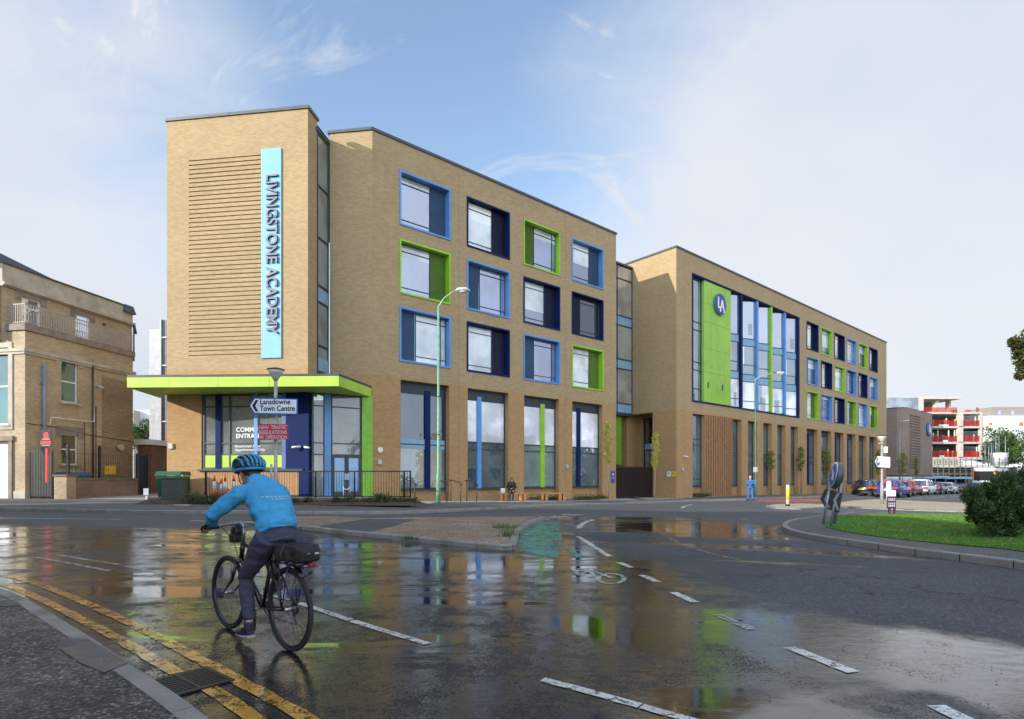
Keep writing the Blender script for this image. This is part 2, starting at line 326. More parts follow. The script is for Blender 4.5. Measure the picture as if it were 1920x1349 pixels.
# ---------------- ground materials ----------------
def road_mat():
    m, t, b = newmat('wet_asphalt'); n = NT(m); ps = n.pos()
    # large patches of wet / dry
    big = n.noise(n.pos(scale=(.75, 1.0, 1)), .16, 5, .55, .5); mid = n.noise(ps, .8, 6, .6, .7); streak = n.noise(n.pos(scale=(.35, 1.5, 1), rot=(0, 0, .55)), .75, 6, .62, .8)
    geo = n.n('NewGeometry'); sp = n.n('SeparateXYZ'); n.l(geo.outputs['Position'], sp.inputs[0]); x, y, _ = sp.outputs
    # drier towards the right of the bend and beyond the junction
    d1 = n.math('SUBTRACT', n.math('ADD', x, n.math('MULTIPLY', y, .13)), 1.9)
    dry = n.rng(n.math('ADD', d1, n.math('MULTIPLY', n.math('SUBTRACT', mid, .5), 4.2)), .3, 2.6)
    far = n.rng(n.math('ADD', y, n.math('MULTIPLY', n.math('SUBTRACT', big, .5), 6)), 14.2, 16.5)
    wet = n.math('SUBTRACT', 1., n.math('MAXIMUM', dry, far))
    # second wet patch beyond the bend, and the puddle line along the round grass island
    def blob(cx, cy, rx, ry, rot, lo=.6, hi=1.3):
        mp = n.n('Mapping'); n.l(geo.outputs['Position'], mp.inputs[0]); mp.vector_type = 'TEXTURE'; mp.inputs['Location'].default_value = (cx, cy, 0); mp.inputs['Rotation'].default_value = (0, 0, rot); mp.inputs['Scale'].default_value = (rx, ry, 1000)
        ln = n.n('VectorMath', operation='LENGTH'); n.l(mp.outputs[0], ln.inputs[0])
        r = n.math('ADD', ln.outputs['Value'], n.math('MULTIPLY', n.math('SUBTRACT', mid, .5), 1.5))
        return n.math('SUBTRACT', 1., n.rng(r, lo, hi))
    b1 = blob(5.9, 17.6, 3.7, 3.6, -.25); b2 = blob(7.0, 11.1, 4.2, .55, -.46); b3 = blob(4.6, 9.8, 1.2, .16, -.35); b4 = blob(3.2, 4.7, 3.0, 1.05, -.72)
    b5 = blob(3.9, 21.5, 5.5, .9, .25)
    wet = n.math('MAXIMUM', wet, n.math('MAXIMUM', n.math('MAXIMUM', b1, b2), n.math('MAXIMUM', n.math('MAXIMUM', b3, b4), b5)))
    wet = n.math('MINIMUM', wet, 1.)
    pud = n.math('MULTIPLY', n.rng(streak, .525, .60), wet)
    pl = blob(-3.6, 4.4, 3.0, .42, -.67, .45, .8); p2 = blob(-.6, 9.6, 2.2, 1.6, 0, .25, .8); p3 = blob(5.2, 17.2, 2.6, 2.6, -.2, .3, 1.2); p4 = blob(.75, 5.6, 1.5, .45, -.9, .4, .95)
    pud = n.math('MINIMUM', n.math('MAXIMUM', pud, n.math('MAXIMUM', n.math('MAXIMUM', pl, p4), n.math('MAXIMUM', p2, p3))), 1.)
    # aggregate
    vo = n.n('TexVoronoi'); n.l(ps, vo.inputs['Vector']); vo.inputs['Scale'].default_value = 95
    fine = n.noise(ps, 160, 3, .6)
    base = n.mix(n.rng(n.noise(ps, .35, 5), .35, .65), (.026, .028, .034), (.050, .052, .061))
    base = n.mix(n.rng(n.noise(ps, 6, 4, .7), .55, .75, 0, .5), base, (.085, .082, .08))
    vc = n.n('SeparateColor'); n.l(vo.outputs['Color'], vc.inputs[0])
    base = n.mix(n.rng(vc.outputs[0], .72, .92, 0, .5), base, (.13, .13, .13)); v2 = n.n('TexVoronoi'); n.l(ps, v2.inputs['Vector']); v2.inputs['Scale'].default_value = 38; c2_ = n.n('SeparateColor'); n.l(v2.outputs['Color'], c2_.inputs[0]); base = n.mix(n.rng(c2_.outputs[1], .8, .9, 0, .4), base, (.16, .16, .16)); base = n.mix(n.rng(c2_.outputs[2], .75, .9, 0, .6), base, (.02, .02, .02))
    # repair patches
    br = n.n('TexBrick'); n.l(n.pos(scale=(1, 1, 1), rot=(0, 0, -.62)), br.inputs['Vector']); br.inputs['Scale'].default_value = .11; br.inputs['Mortar Size'].default_value = .0; br.inputs['Color1'].default_value = (0, 0, 0, 1); br.inputs['Color2'].default_value = (1, 1, 1, 1); br.offset = .37
    base = n.mix(n.rng(br.outputs[0], .55, .6, 0, .35), base, (.028, .029, .032))
    # cracks
    nv = n.n('TexNoise'); n.l(ps, nv.inputs['Vector']); nv.inputs['Scale'].default_value = 1.3; nv.inputs['Detail'].default_value = 6
    add = n.n('VectorMath', operation='ADD'); sc_ = n.n('VectorMath', operation='SCALE'); n.l(nv.outputs['Color'], sc_.inputs[0]); sc_.inputs['Scale'].default_value = .9; n.l(n.pos(scale=(1, 1, 0)), add.inputs[0]); n.l(sc_.outputs[0], add.inputs[1])
    cr = n.n('TexVoronoi', feature='DISTANCE_TO_EDGE'); n.l(add.outputs[0], cr.inputs['Vector']); cr.inputs['Scale'].default_value = .42
    gate = n.rng(n.noise(ps, .3, 2), .47, .55); crack = n.math('MULTIPLY', n.rng(cr.outputs['Distance'], .003, .011, 1, 0), gate)
    base = n.mix(n.math('MULTIPLY', crack, .85), base, (.008, .008, .008))
    base = n.mix(n.math('MULTIPLY', far, .5), base, (.105, .105, .105))
    silt = n.math('MULTIPLY', n.rng(n.noise(n.pos(scale=(.5, 1.2, 1), rot=(0, 0, .5)), .6, 5, .6, .6), .50, .66, 0, .6), wet)
    base = n.mix(silt, base, (.12, .068, .022))
    wetb = n.mix(1., base, (.24, .225, .20), 'MULTIPLY'); col = n.mix(wet, base, wetb)
    n.set('Base Color', col)
    film = n.noise(ps, 9, 4, .62)
    gr2 = n.noise(ps, 75, 3, .7); cov = n.noise(ps, 2.2, 5, .65); stone = n.rng(n.math('ADD', gr2, n.math('MULTIPLY', n.math('SUBTRACT', n.math('SUBTRACT', cov, .5), n.math('MULTIPLY', b4, .15)), .9)), .48, .575); stone = n.math('MULTIPLY', stone, n.math('SUBTRACT', 1., pud)); rough = n.mix(wet, n.rng(fine, .3, .7, .62, .8), n.mix(stone, (.035, .035, .035), (.48, .48, .48))); rough = n.mix(pud, rough, (.025, .025, .025)); n.set('Roughness', rough)
    n.set('IOR', 1.45); n.set('Coat Weight', n.math('MULTIPLY', n.math('MULTIPLY', wet, .8), n.math('SUBTRACT', 1., stone))); n.set('Coat Roughness', n.mix(pud, (.05, .05, .05), (.02, .02, .02))); n.set('Coat IOR', 1.38)
    h = n.math('ADD', n.math('MULTIPLY', vo.outputs['Distance'], .8), fine); h = n.math('SUBTRACT', h, n.math('MULTIPLY', crack, 1.5))
    st = n.mix(wet, (.6, .6, .6), n.mix(stone, (.03, .03, .03), (.5, .5, .5))); st = n.mix(pud, st, (.008, .008, .008)); nb = n.bump(h, st, .004)
    rip = n.math('ADD', n.noise(n.pos(scale=(1, 1.5, 1), rot=(0, 0, .3)), 7, 6, .66, .5), n.math('MULTIPLY', n.noise(n.pos(scale=(1, 1.3, 1), rot=(0, 0, .8)), 34, 3, .6, .3), .12)); rs = n.mix(pud, (.28, .28, .28), (.03, .03, .03)); rs = n.mix(wet, (0, 0, 0), rs); nb2 = n.bump(rip, rs, .012, nb); n.set('Normal', nb2)
    cb = n.bump(rip, n.mix(pud, (.30, .30, .30), (.03, .03, .03)), .012); n.l(cb, n.b.inputs['Coat Normal'])
    MATS['road'] = m; return m
ROAD = road_mat()
def grit(name, c1, c2, scale=60, rough=.85, wetp=0., strength=.6, dist=.006, big=.3, pw=1.):
    m, t, b = newmat(name); n = NT(m); ps = n.pos(); vo = n.n('TexVoronoi'); n.l(ps, vo.inputs['Vector']); vo.inputs['Scale'].default_value = scale
    s_ = n.n('SeparateColor'); n.l(vo.outputs['Color'], s_.inputs[0]); c = n.mix(n.math('POWER', s_.outputs[0], pw), c1, c2)
    c = n.mix(n.rng(n.noise(ps, .7, 5, .6), .35, .7, 0, big), c, tuple(q*.5 for q in c1)); c = n.mix(n.rng(vo.outputs['Distance'], .25, .6, 0, .6), c, tuple(q*.3 for q in c1))
    pt_ = n.n('TexBrick'); n.l(n.pos(rot=(0, 0, .2)), pt_.inputs['Vector']); pt_.inputs['Scale'].default_value = .16; pt_.inputs['Mortar Size'].default_value = .002; pt_.inputs['Color1'].default_value = (0, 0, 0, 1); pt_.inputs['Color2'].default_value = (1, 1, 1, 1); pt_.inputs['Mortar'].default_value = (.5, .5, .5, 1)
    c = n.mix(n.rng(pt_.outputs[0], .5, .9, 0, .35), c, tuple(q*.55 for q in c1)); n.set('Base Color', c)
    MATS[name] = m; wv = n.math('MULTIPLY', n.rng(n.noise(ps, .9, 5, .6), .45, .6), wetp); n.set('Roughness', n.mix(wv, (rough,)*3, (.18,)*3))
    n.set('Normal', n.bump(vo.outputs['Distance'], strength, dist)); return m
PAVE = grit('pavement_asphalt', (.12, .115, .11), (.21, .20, .19), 70, .88, 0., .3)
PAVEN = grit('coarse_wet_asphalt', (.022, .022, .023), (.40, .38, .34), 46, .6, .5, 1., .012, .35, 3.5)
SANDY = grit('sandy_surface', (.30, .21, .13), (.52, .38, .25), 16, .92, 0, .9, .03, .6)
PALEPAVE = grit('pale_paving', (.44, .42, .38), (.54, .51, .47), 50, .85, 0, .2)
BEIGE = grit('beige_island_surface', (.48, .40, .26), (.58, .49, .33), 40, .9, 0, .3)
REDLANE = grit('red_lane_surface', (.48, .10, .07), (.58, .15, .10), 60, .85)
def kerbmat():
    m, t, b = newmat('kerb_stone'); n = NT(m); ps = n.pos()
    c = n.mix(n.noise(ps, 2.5, 6, .65), (.13, .12, .11), (.30, .285, .26)); c = n.mix(n.rng(n.noise(ps, 30, 4), .55, .8, 0, .5), c, (.07, .065, .06))
    c = n.mix(n.rng(n.noise(ps, 1.1, 4), .56, .68, 0, .4), c, (.06, .08, .03)); n.set('Base Color', c); n.set('Roughness', n.rng(n.noise(ps, 1.5, 3), .4, .6, .45, .85)); n.set('Normal', n.bump(n.noise(ps, 25, 5, .7), .5, .01)); return m
KERB = kerbmat()
def setts():
    m, t, b = newmat('block_paving'); n = NT(m); bt = n.n('TexBrick'); n.l(n.pos(rot=(0, 0, .35)), bt.inputs['Vector']); bt.inputs['Scale'].default_value = 1; bt.inputs['Brick Width'].default_value = .24; bt.inputs['Row Height'].default_value = .12; bt.inputs['Mortar Size'].default_value = .01
    bt.inputs['Color1'].default_value = (.085, .08, .075, 1); bt.inputs['Color2'].default_value = (.14, .13, .12, 1); bt.inputs['Mortar'].default_value = (.03, .028, .025, 1)
    n.set('Base Color', n.mix(n.rng(n.noise(n.pos(), .8, 5), .4, .65, 0, .5), bt.outputs[0], (.06, .055, .05))); n.set('Roughness', .75); n.set('Normal', n.bump(bt.outputs['Fac'], .9, -.012, n.bump(n.noise(n.pos(), 30, 4), .4, .006))); return m
SETTS = setts()
def paint(name, col, wear=.5, lo=.46, hi=.54, rough=.35, sc_=9, coat=.3):
    m, t, b = newmat(name); n = NT(m); ps = n.pos(); o = t.nodes['Material Output']
    n.set('Base Color', n.mix(n.rng(n.noise(ps, 3, 5), .3, .7), tuple(c*.72 for c in col), col)); n.set('Roughness', n.rng(n.noise(ps, 5, 3), .3, .7, rough-.1, rough+.25, False)); n.set('Coat Weight', coat); n.set('Coat Roughness', .06)
    n.set('Normal', n.bump(n.noise(ps, 90, 3), .35, .003))
    v = n.math('ADD', n.math('MULTIPLY', n.noise(ps, sc_, 8, .75), .6), n.math('MULTIPLY', n.noise(ps, 60, 4, .7), .4)); a = n.rng(v, lo, hi)
    if wear < 1: a = n.math('SUBTRACT', 1., n.math('MULTIPLY', a, wear))
    else: a = n.math('SUBTRACT', 1., a)
    tr = n.n('BsdfTransparent'); mx = n.n('MixShader'); n.l(a, mx.inputs[0]); n.l(tr.outputs[0], mx.inputs[1]); n.l(b.outputs[0], mx.inputs[2]); n.l(mx.outputs[0], o.inputs[0]); return m
PWHITE = paint('road_paint_white', (.66, .66, .62), .9, .515, .56)
PFADE = paint('faded_road_paint', (.42, .42, .40), .9, .44, .56)
PYEL = paint('road_paint_yellow', (.62, .31, .035), .9, .49, .56, .25, 7, .7)
PYELF = paint('faded_yellow_paint', (.50, .38, .06), 1., .44, .52)
PGREEN = paint('cycle_green_paint', (.09, .29, .20), 1., .462, .575, .5, 3.2, .1)
PALGAE = paint('bright_algae', (.34, .44, .03), 1., .40, .50, .5, 5, .1)

# ---------------- draped sheets ----------------
def drape(mb, poly, dz, step=1.0, skirt=0., top=None):
    bm = mb.bm; v = [bm.verts.new((p[0], p[1], 0)) for p in poly]; f = bm.faces.new(v)
    if f.normal.z < 0 or sum(poly[i][0]*poly[(i+1) % len(poly)][1]-poly[(i+1) % len(poly)][0]*poly[i][1] for i in range(len(poly))) < 0: f.normal_flip()
    f.material_index = mb.mi; verts, edges, faces = set(v), set(f.edges), {f}
    xs = [p[0] for p in poly]; ys = [p[1] for p in poly]
    geom = list(verts)+list(edges)+list(faces)
    for ax, lo, hi in ((0, min(xs), max(xs)), (1, min(ys), max(ys))):
        q = math.ceil(lo/step)*step
        while q < hi:
            co = Vector((q, 0, 0)) if ax == 0 else Vector((0, q, 0)); no = Vector((1, 0, 0)) if ax == 0 else Vector((0, 1, 0))
            r = bmesh.ops.bisect_plane(bm, geom=geom, plane_co=co, plane_no=no, dist=1e-5)
            geom = list(set([e for e in r['geom'] if e.is_valid])|set([e for e in r['geom_cut'] if e.is_valid])); q += step
    vs = {e for e in geom if isinstance(e, bmesh.types.BMVert)}; fs = [e for e in geom if isinstance(e, bmesh.types.BMFace)]
    for p in vs: p.co.z = g(p.co.x, p.co.y)+(dz(p.co.x, p.co.y) if callable(dz) else dz)
    if skirt:
        be = [e for e in {e for f in fs for e in f.edges} if len(e.link_faces) == 1]
        r = bmesh.ops.extrude_edge_only(bm, edges=be)
        for e in r['geom']:
            if isinstance(e, bmesh.types.BMVert): e.co.z -= skirt
    return mb
def sheet(name, poly, dz, mat, kind='structure', step=1.0, skirt=0.):
    mb = MB(); drape(mb, poly, dz, step, skirt); o = mb.build(name, mat); 
    if kind: struct(o, kind)
    return o
def offset_poly(pts, d):     # offset an open polyline to its left by d
    out = []
    for i, p in enumerate(pts):
        a = pts[max(0, i-1)]; b = pts[min(len(pts)-1, i+1)]; tx, ty = b[0]-a[0], b[1]-a[1]; l = math.hypot(tx, ty) or 1
        out.append((p[0]-ty/l*d, p[1]+tx/l*d))
    return out
def resample(pts, step):
    out = [pts[0]]; acc = 0
    for a, b in zip(pts, pts[1:]):
        l = math.hypot(b[0]-a[0], b[1]-a[1]); t = step-acc
        while t <= l: out.append((a[0]+(b[0]-a[0])*t/l, a[1]+(b[1]-a[1])*t/l)); t += step
        acc = (acc+l) % step
    if math.hypot(out[-1][0]-pts[-1][0], out[-1][1]-pts[-1][1]) > step*.3: out.append(pts[-1])
    return out
def smooth_line(pts, it=2):
    for _ in range(it):
        q = [pts[0]]
        for a, b in zip(pts, pts[1:]): q += [(.75*a[0]+.25*b[0], .75*a[1]+.25*b[1]), (.25*a[0]+.75*b[0], .25*a[1]+.75*b[1])]
        pts = q+[pts[-1]]
    return pts
def kerb(mb, pts, h0, h1, width=.15, length=.9, gap=.012):   # stones; top h1 above g, from h0; to the left of the line
    pts = resample(pts, length/3)
    inn = offset_poly(pts, width)
    for i in range(0, len(pts)-1, 3):
        seg = pts[i:i+4]; si = inn[i:i+4]
        if len(seg) < 2: continue
        jit = random.uniform(-.005, .005)
        for k in range(len(seg)-1):
            a, b, c, d = seg[k], seg[k+1], si[k+1], si[k]
            if k == 0: l = math.hypot(b[0]-a[0], b[1]-a[1]) or 1; e = gap/l; a = (a[0]+(b[0]-a[0])*e, a[1]+(b[1]-a[1])*e); d = (d[0]+(c[0]-d[0])*e, d[1]+(c[1]-d[1])*e)
            ch = .02
            def z(p, h): return Vector((p[0], p[1], g(*p)+h+jit))
            ai = (a[0]+(d[0]-a[0])*.13, a[1]+(d[1]-a[1])*.13); bi = (b[0]+(c[0]-b[0])*.13, b[1]+(c[1]-b[1])*.13)
            mb.face([z(a, h0), z(b, h0), z(b, h1-ch), z(a, h1-ch)]); mb.face([z(a, h1-ch), z(b, h1-ch), z(bi, h1), z(ai, h1)]); mb.face([z(ai, h1), z(bi, h1), z(c, h1), z(d, h1)]); mb.face([z(d, h1), z(c, h1), z(c, h0), z(d, h0)])
            if k == 0: mb.face([z(a, h0), z(ai, h1), z(d, h1), z(d, h0)])
            if k == len(seg)-2: mb.face([z(b, h0), z(bi, h1), z(c, h1), z(c, h0)])
def strip(name, p0, p1, wid, mat=None, dz=.006, jag=True):
    mb = MB(); pts = [p0, p1] if not isinstance(p0, list) else p0; pts = resample(pts, .12); L_ = offset_poly(pts, wid/2); R_ = offset_poly(pts, -wid/2)
    if jag: L_ = [(x+random.gauss(0, .004), y+random.gauss(0, .004)) for x, y in L_]; R_ = [(x+random.gauss(0, .004), y+random.gauss(0, .004)) for x, y in R_]
    for i in range(len(pts)-1):
        mb.face([Vector((q[0], q[1], g(*q)+dz)) for q in (R_[i], R_[i+1], L_[i+1], L_[i])])
    o = mb.build(name, mat or PWHITE); struct(o); return o

# ---- road and terrain: one draped grid reaching the horizon ----
mb = MB()
xs = [-900, -300, -120, -70, -45]+[-30+i for i in range(0, 101)]+[85, 110, 150, 300, 900]; ys = [-600, -100, -40, -20, -8]+[-2+i for i in range(0, 100)]+[110, 130, 170, 300, 1200]
vs = [[mb.bm.verts.new((x, y, g(x, y))) for x in xs] for y in ys]
for j in range(len(ys)-1):
    for i in range(len(xs)-1):
        f = mb.bm.faces.new((vs[j][i], vs[j][i+1], vs[j+1][i+1], vs[j+1][i])); f.smooth = True
struct(mb.build('road', ROAD))

# ---- near pavement, lower left corner of the view ----
nk = smooth_line([G(-260, 1068), G(-120, 1085), G(0, 1112), G(50, 1131), G(135, 1185), G(200, 1226), G(275, 1281), G(380, 1352), G(470, 1430), G(640, 1650)], 2)
nk = [(-30, 9.4), (-12, 8.6)]+nk[6:]
mb = MB(); kerb(mb, nk[::-1], -.1, .075, .14, .95); struct(mb.build('kerb', KERB))
inner = offset_poly(nk, -.139)
struct(sheet('pavement', inner+[(.5, -6), (-30, -6)], .072, PAVEN, step=1.0))
sheet('pavement_patch', [G(115, 1212), G(165, 1215), G(240, 1262), G(195, 1282), G(150, 1262), G(108, 1232)], .077, grit('dark_asphalt_patch', (.05, .055, .06), (.09, .095, .10), 70, .5, 1., .4), step=.5)
struct(sheet('pavement_patch', [G(-40, 1128), G(30, 1140), G(42, 1150), G(0, 1150), G(-40, 1150)], .077, MATS.get('x') or grit('smooth_patch', (.04, .04, .042), (.075, .075, .08), 80, .6, 1., .3), step=.5))
# ---- far pavement along the buildings ----
fk = [(-90, 15.2), (-45, 16.6)]+[G(*p) for p in ((0, 958), (100, 960), (230, 963), (400, 965), (613, 965), (700, 965), (760, 964), (812, 962), (890, 958), (972, 953.5), (1120, 948), (1274, 942), (1433, 938.5), (1597, 931.5), (1640, 928))]
fk = smooth_line(fk, 1); e0 = fk[-1]; fk += [(e0[0]+.761*k, e0[1]+.6486*k) for k in (6, 15, 30, 60, 90)]
mb = MB(); kerb(mb, fk, -.1, .12, .16, .95); struct(mb.build('kerb', KERB))
far_side = [(e0[0]+90, e0[1]+120), (-90, 120)]
def pz(x, y):   # the pavement climbs a little towards the school entrance
    return .115
struct(sheet('pavement', offset_poly(fk, .158)+far_side, pz, PAVE, step=2.0))
# pale paving strip at the foot of the long facade
FA = F(-6.916, 28.3, .761, .6486)
def fp(Fr, a, d): q = Fr.pt(a, d, 0); return (q.x, q.y)
struct(sheet('forecourt_paving', [fp(FA, .6, 2.6), fp(FA, 17, 2.3), fp(FA, 24, 2.4), fp(FA, 24, -2), fp(FA, 18.6, -.3), fp(FA, .6, -.3)], .122, PALEPAVE))
struct(sheet('side_passage', [G(110, 937), G(170, 940), G(296, 942), G(300, 934), G(310, 926), G(262, 926), G(180, 930)], .122, PALEPAVE))
sheet('pavement_patch', [G(60, 944), G(120, 942.5), G(158, 943), G(125, 947.5)], .121, PAVE)
sheet('pavement_patch', [G(320, 953), G(345, 949.5), G(365, 950), G(350, 955)], .125, PALEPAVE)
for (a, b, c, d) in ((-60, 140, 948, 943), (200, 300, 946, 943.5), (380, 640, 953, 948), (800, 1000, 951, 946), (1010, 1130, 943, 940)):
    sheet('pavement_patch', [G(a, c), G(b, c-1), G(b-10, d), G(a+15, d+.5)], .1235, grit('grey_reinstatement', (.09, .085, .085), (.14, .135, .13), 70, .9))
# ---- planted bank in front of the entrance ----
# ---- central island ----
ip = [(565, 993), (620, 1000), (686, 1007), (759, 1014), (857, 1024), (905, 1029), (950, 1032), (966, 1030), (970, 1018), (976, 1000), (996, 984), (1024, 975), (1010, 973)]
ipk = [G(*p) for p in ip]; back = [G(*p) for p in ((810, 974), (700, 976), (613, 972), (520, 973), (470, 977), (500, 984))]
mb = MB(); kerb(mb, resample(ipk, .3), -.1, .105, .15, .85)
kerb(mb, resample([ipk[-1]]+back+[ipk[0]], .3), -.1, .07, .12, .85); struct(mb.build('kerb', KERB))
isl = ipk+back
struct(sheet('traffic_island', isl, .065, SANDY, step=.6))
sheet('pavement_patch', [G(598, 991.5), G(688, 1004.5), G(748, 988), G(780, 978), G(690, 977.5)], .074, grit('dark_crossing_asphalt', (.09, .09, .092), (.14, .14, .145), 70, .85), step=.6)
# ---- round island with setts and grass, right ----
rk = [G(*p) for p in ((1600, 966), (1540, 972), (1495, 978), (1472, 984), (1464, 991), (1470, 998), (1490, 1005), (1546, 1017), (1604, 1025), (1680, 1036), (1758, 1047), (1840, 1058), (1920, 1069), (2050, 1092))]
rk = smooth_line(rk, 1); rk = rk+[(12, 6.2), (20, 4.5), (40, 3)]
mb = MB(); kerb(mb, rk, -.1, .13, .16, .9, .02); struct(mb.build('kerb', KERB))
struct(sheet('roundabout_paving', offset_poly(rk, .158)+[(40, 24), (22, 23.6), (15.3, 23.3), G(1640, 965)], .124, SETTS, step=1))
gp = smooth_line([G(*p, .12) for p in ((1545, 984), (1560, 975), (1581, 969), (1642, 964), (1720, 963.5))], 1)+[(20, 23.2), (40, 23), (40, 5.5), (20, 6.6)]+smooth_line([G(*p, .12) for p in ((2100, 1072), (1920, 1034), (1781, 1022), (1681, 1012), (1600, 1001), (1550, 990))], 1)
gp = gp[::-1]
def gz(x, y): return .14+.10*sstep((x-10.2)/3)*sstep((23-y)/3)
GR = M('grass_ground', (.075, .17, .02), .9, 0, .35, 3, .4); mb = MB(); drape(mb, gp, gz, 1.0); grass = struct(mb.build('grass_bed', GR))
# ---- second island behind with beige surface ----
b2 = [G(*p) for p in ((1560, 949), (1590, 953), (1700, 958), (1800, 961), (1900, 964), (1960, 956), (1850, 948), (1700, 941), (1640, 938.5), (1590, 942))]
mb = MB(); kerb(mb, smooth_line(b2+[b2[0]], 1), -.1, .09, .15, .9); struct(mb.build('kerb', KERB)); struct(sheet('traffic_island', b2, .088, BEIGE))
b3 = [G(*p) for p in ((1436, 951), (1450, 954.5), (1500, 956), (1560, 953), (1560, 948.5), (1500, 946.5), (1450, 948))]
mb = MB(); kerb(mb, b3+[b3[0]], -.1, .08, .12, .9); struct(mb.build('kerb', KERB)); struct(sheet('traffic_island', b3, .07, BEIGE))
sheet('red_lane', [G(1405, 939.5), G(1440, 942), G(1580, 941), G(1565, 935.5), G(1470, 936.5)], .005, REDLANE)
# ---- markings ----
def dash(a, b, wd=.1, mat=None, name='road_marking'): return strip(name, G(*a), G(*b), wd, mat)
strip('road_marking', smooth_line([G(1085, 991.5), G(1089, 985), G(1098, 979.5), G(1113, 975)], 1), None, .16)
for a, b in (((1084, 1006.5), (1143, 1044.5)), ((1160, 1055.5), (1184, 1065)), ((1203, 1079), (1235, 1093)), ((1262, 1111.5), (1304, 1130.5)), ((1480, 1215), (1600, 1262))): dash(a, b, .115)
dash((1345, 1153.5), (1412, 1181.5), .11, PFADE); dash((1755, 1324), (1880, 1385), .12)
dash((1018, 1275), (1200, 1325), .085); dash((1203, 1326), (1330, 1362), .085)
dash((560, 1131.5), (656, 1163.5), .085); dash((660, 1165), (803, 1209), .085); dash((450, 1103), (540, 1126), .07, PFADE)
dash((105, 1041), (225, 1060), .10, PFADE); dash((235, 1062), (330, 1081), .10, PFADE); dash((70, 1046), (205, 1071), .09, PFADE)
dash((-60, 971.5), (228, 974.5), .12); dash((358, 977), (400, 978), .12); dash((430, 978.5), (520, 979), .12, PFADE)
for a, b in (((1118, 973.5), (1131, 971.7)), ((1142, 970), (1156, 968)), ((1168, 966.5), (1184, 965)), ((1196, 963.5), (1216, 962.3)), ((1230, 961.3), (1252, 960.4)), ((1268, 959.6), (1292, 959)), ((1311, 958.6), (1331, 958.3)), ((1343, 958.2), (1362, 958)), ((1376, 958), (1404, 957.8)), ((1442, 957.8), (1478, 957.8))): dash(a, b, .14, PFADE)
for a, b in (((1012, 975), (1030, 974)), ((1030, 972), (1050, 971)), ((1048, 969.3), (1066, 968.4)), ((1032, 969.4), (1046, 968.2)), ((1070, 966.6), (1092, 965.6)), ((1055, 966), (1070, 965))): dash(a, b, .22, PWHITE)
for a, b in (((1585, 958.5), (1625, 959.2)), ((1640, 961), (1700, 962)), ((1700, 936), (1728, 933.3)), ((1742, 933.5), (1772, 931.4)), ((1786, 931.6), (1820, 929.8)), ((1660, 937), (1690, 936))): dash(a, b, .14)
strip('road_marking', smooth_line([G(1278, 953), G(1284, 949.5), G(1298, 946.5)], 1), None, .14)
dash((620, 967.2), (800, 968.2), .12, PFADE); dash((820, 966.5), (960, 963), .12, PFADE)
strip('road_marking', smooth_line([G(1240, 981.5), G(1227, 985), G(1226, 990), (G(1242, 1003)), G(1276, 1021), G(1334, 1039), G(1396, 1052)], 2), None, .10, PYELF)
yo = smooth_line([G(-180, 1058), G(-20, 1074), G(50, 1088), G(130, 1118), G(250, 1171), G(360, 1229), G(460, 1284), G(600, 1362), G(720, 1440), G(900, 1600)], 2)
yi = smooth_line([G(-180, 1068), G(-60, 1080), G(12, 1096), G(90, 1130), G(200, 1187), G(280, 1232), G(335, 1266)], 2)
yi2 = smooth_line([G(392, 1292), G(450, 1330), G(520, 1380), G(640, 1480)], 1)
for q in (yo, yi, yi2): strip('yellow_line', q, None, .105, PYEL, .007)
# green cycle lane and its bicycle symbol
cg = [G(*p) for p in ((973, 997), (985, 988), (1010, 977.5), (1052, 978), (1048, 994), (1056, 1014), (1046, 1046), (1010, 1044), (972, 1030))]
sheet('cycle_lane', cg, .005, PGREEN, step=.6); sheet('cycle_lane', [G(1052, 1022), G(1062, 1025), G(1093, 1043), G(1080, 1047)], .005, PGREEN, step=.6)
sheet('algae_growth', [G(330, 1120), G(352, 1122), G(395, 1132), G(400, 1150), G(345, 1150), G(300, 1142)], .005, PALGAE, step=.5)
sheet('algae_growth', [G(236, 1146), G(262, 1148), G(258, 1156), G(240, 1158)], .005, PALGAE, step=.5)
mb = MB(); 
def line_on(mb, pts, wd, dz):
    pts = resample(pts, .08); L_ = offset_poly(pts, wd/2); R_ = offset_poly(pts, -wd/2)
    for i in range(len(pts)-1): mb.face([Vector((q[0], q[1], g(*q)+dz)) for q in (R_[i], R_[i+1], L_[i+1], L_[i])])
def circ(c, rx, ry, n=28): return [G(c[0]+rx*math.cos(2*math.pi*i/n), c[1]+ry*math.sin(2*math.pi*i/n)) for i in range(n+1)]
line_on(mb, circ((1146, 1086), 24, 9.5), .07, .0065)
for a, b in (((1067, 1066), (1078, 1067)), ((1073, 1067), (1086, 1079)), ((1078, 1072), (1109, 1070)), ((1086, 1079), (1112, 1082)), ((1112, 1082), (1107, 1067)), ((1109, 1070), (1146, 1085)), ((1102, 1066), (1113, 1067)), ((1084, 1079), (1112, 1069))): line_on(mb, [G(*a), G(*b)], .07, .0085)
struct(mb.build('cycle_symbol', paint('cycle_symbol_paint', (.55, .6, .52), 1., .47, .56)))
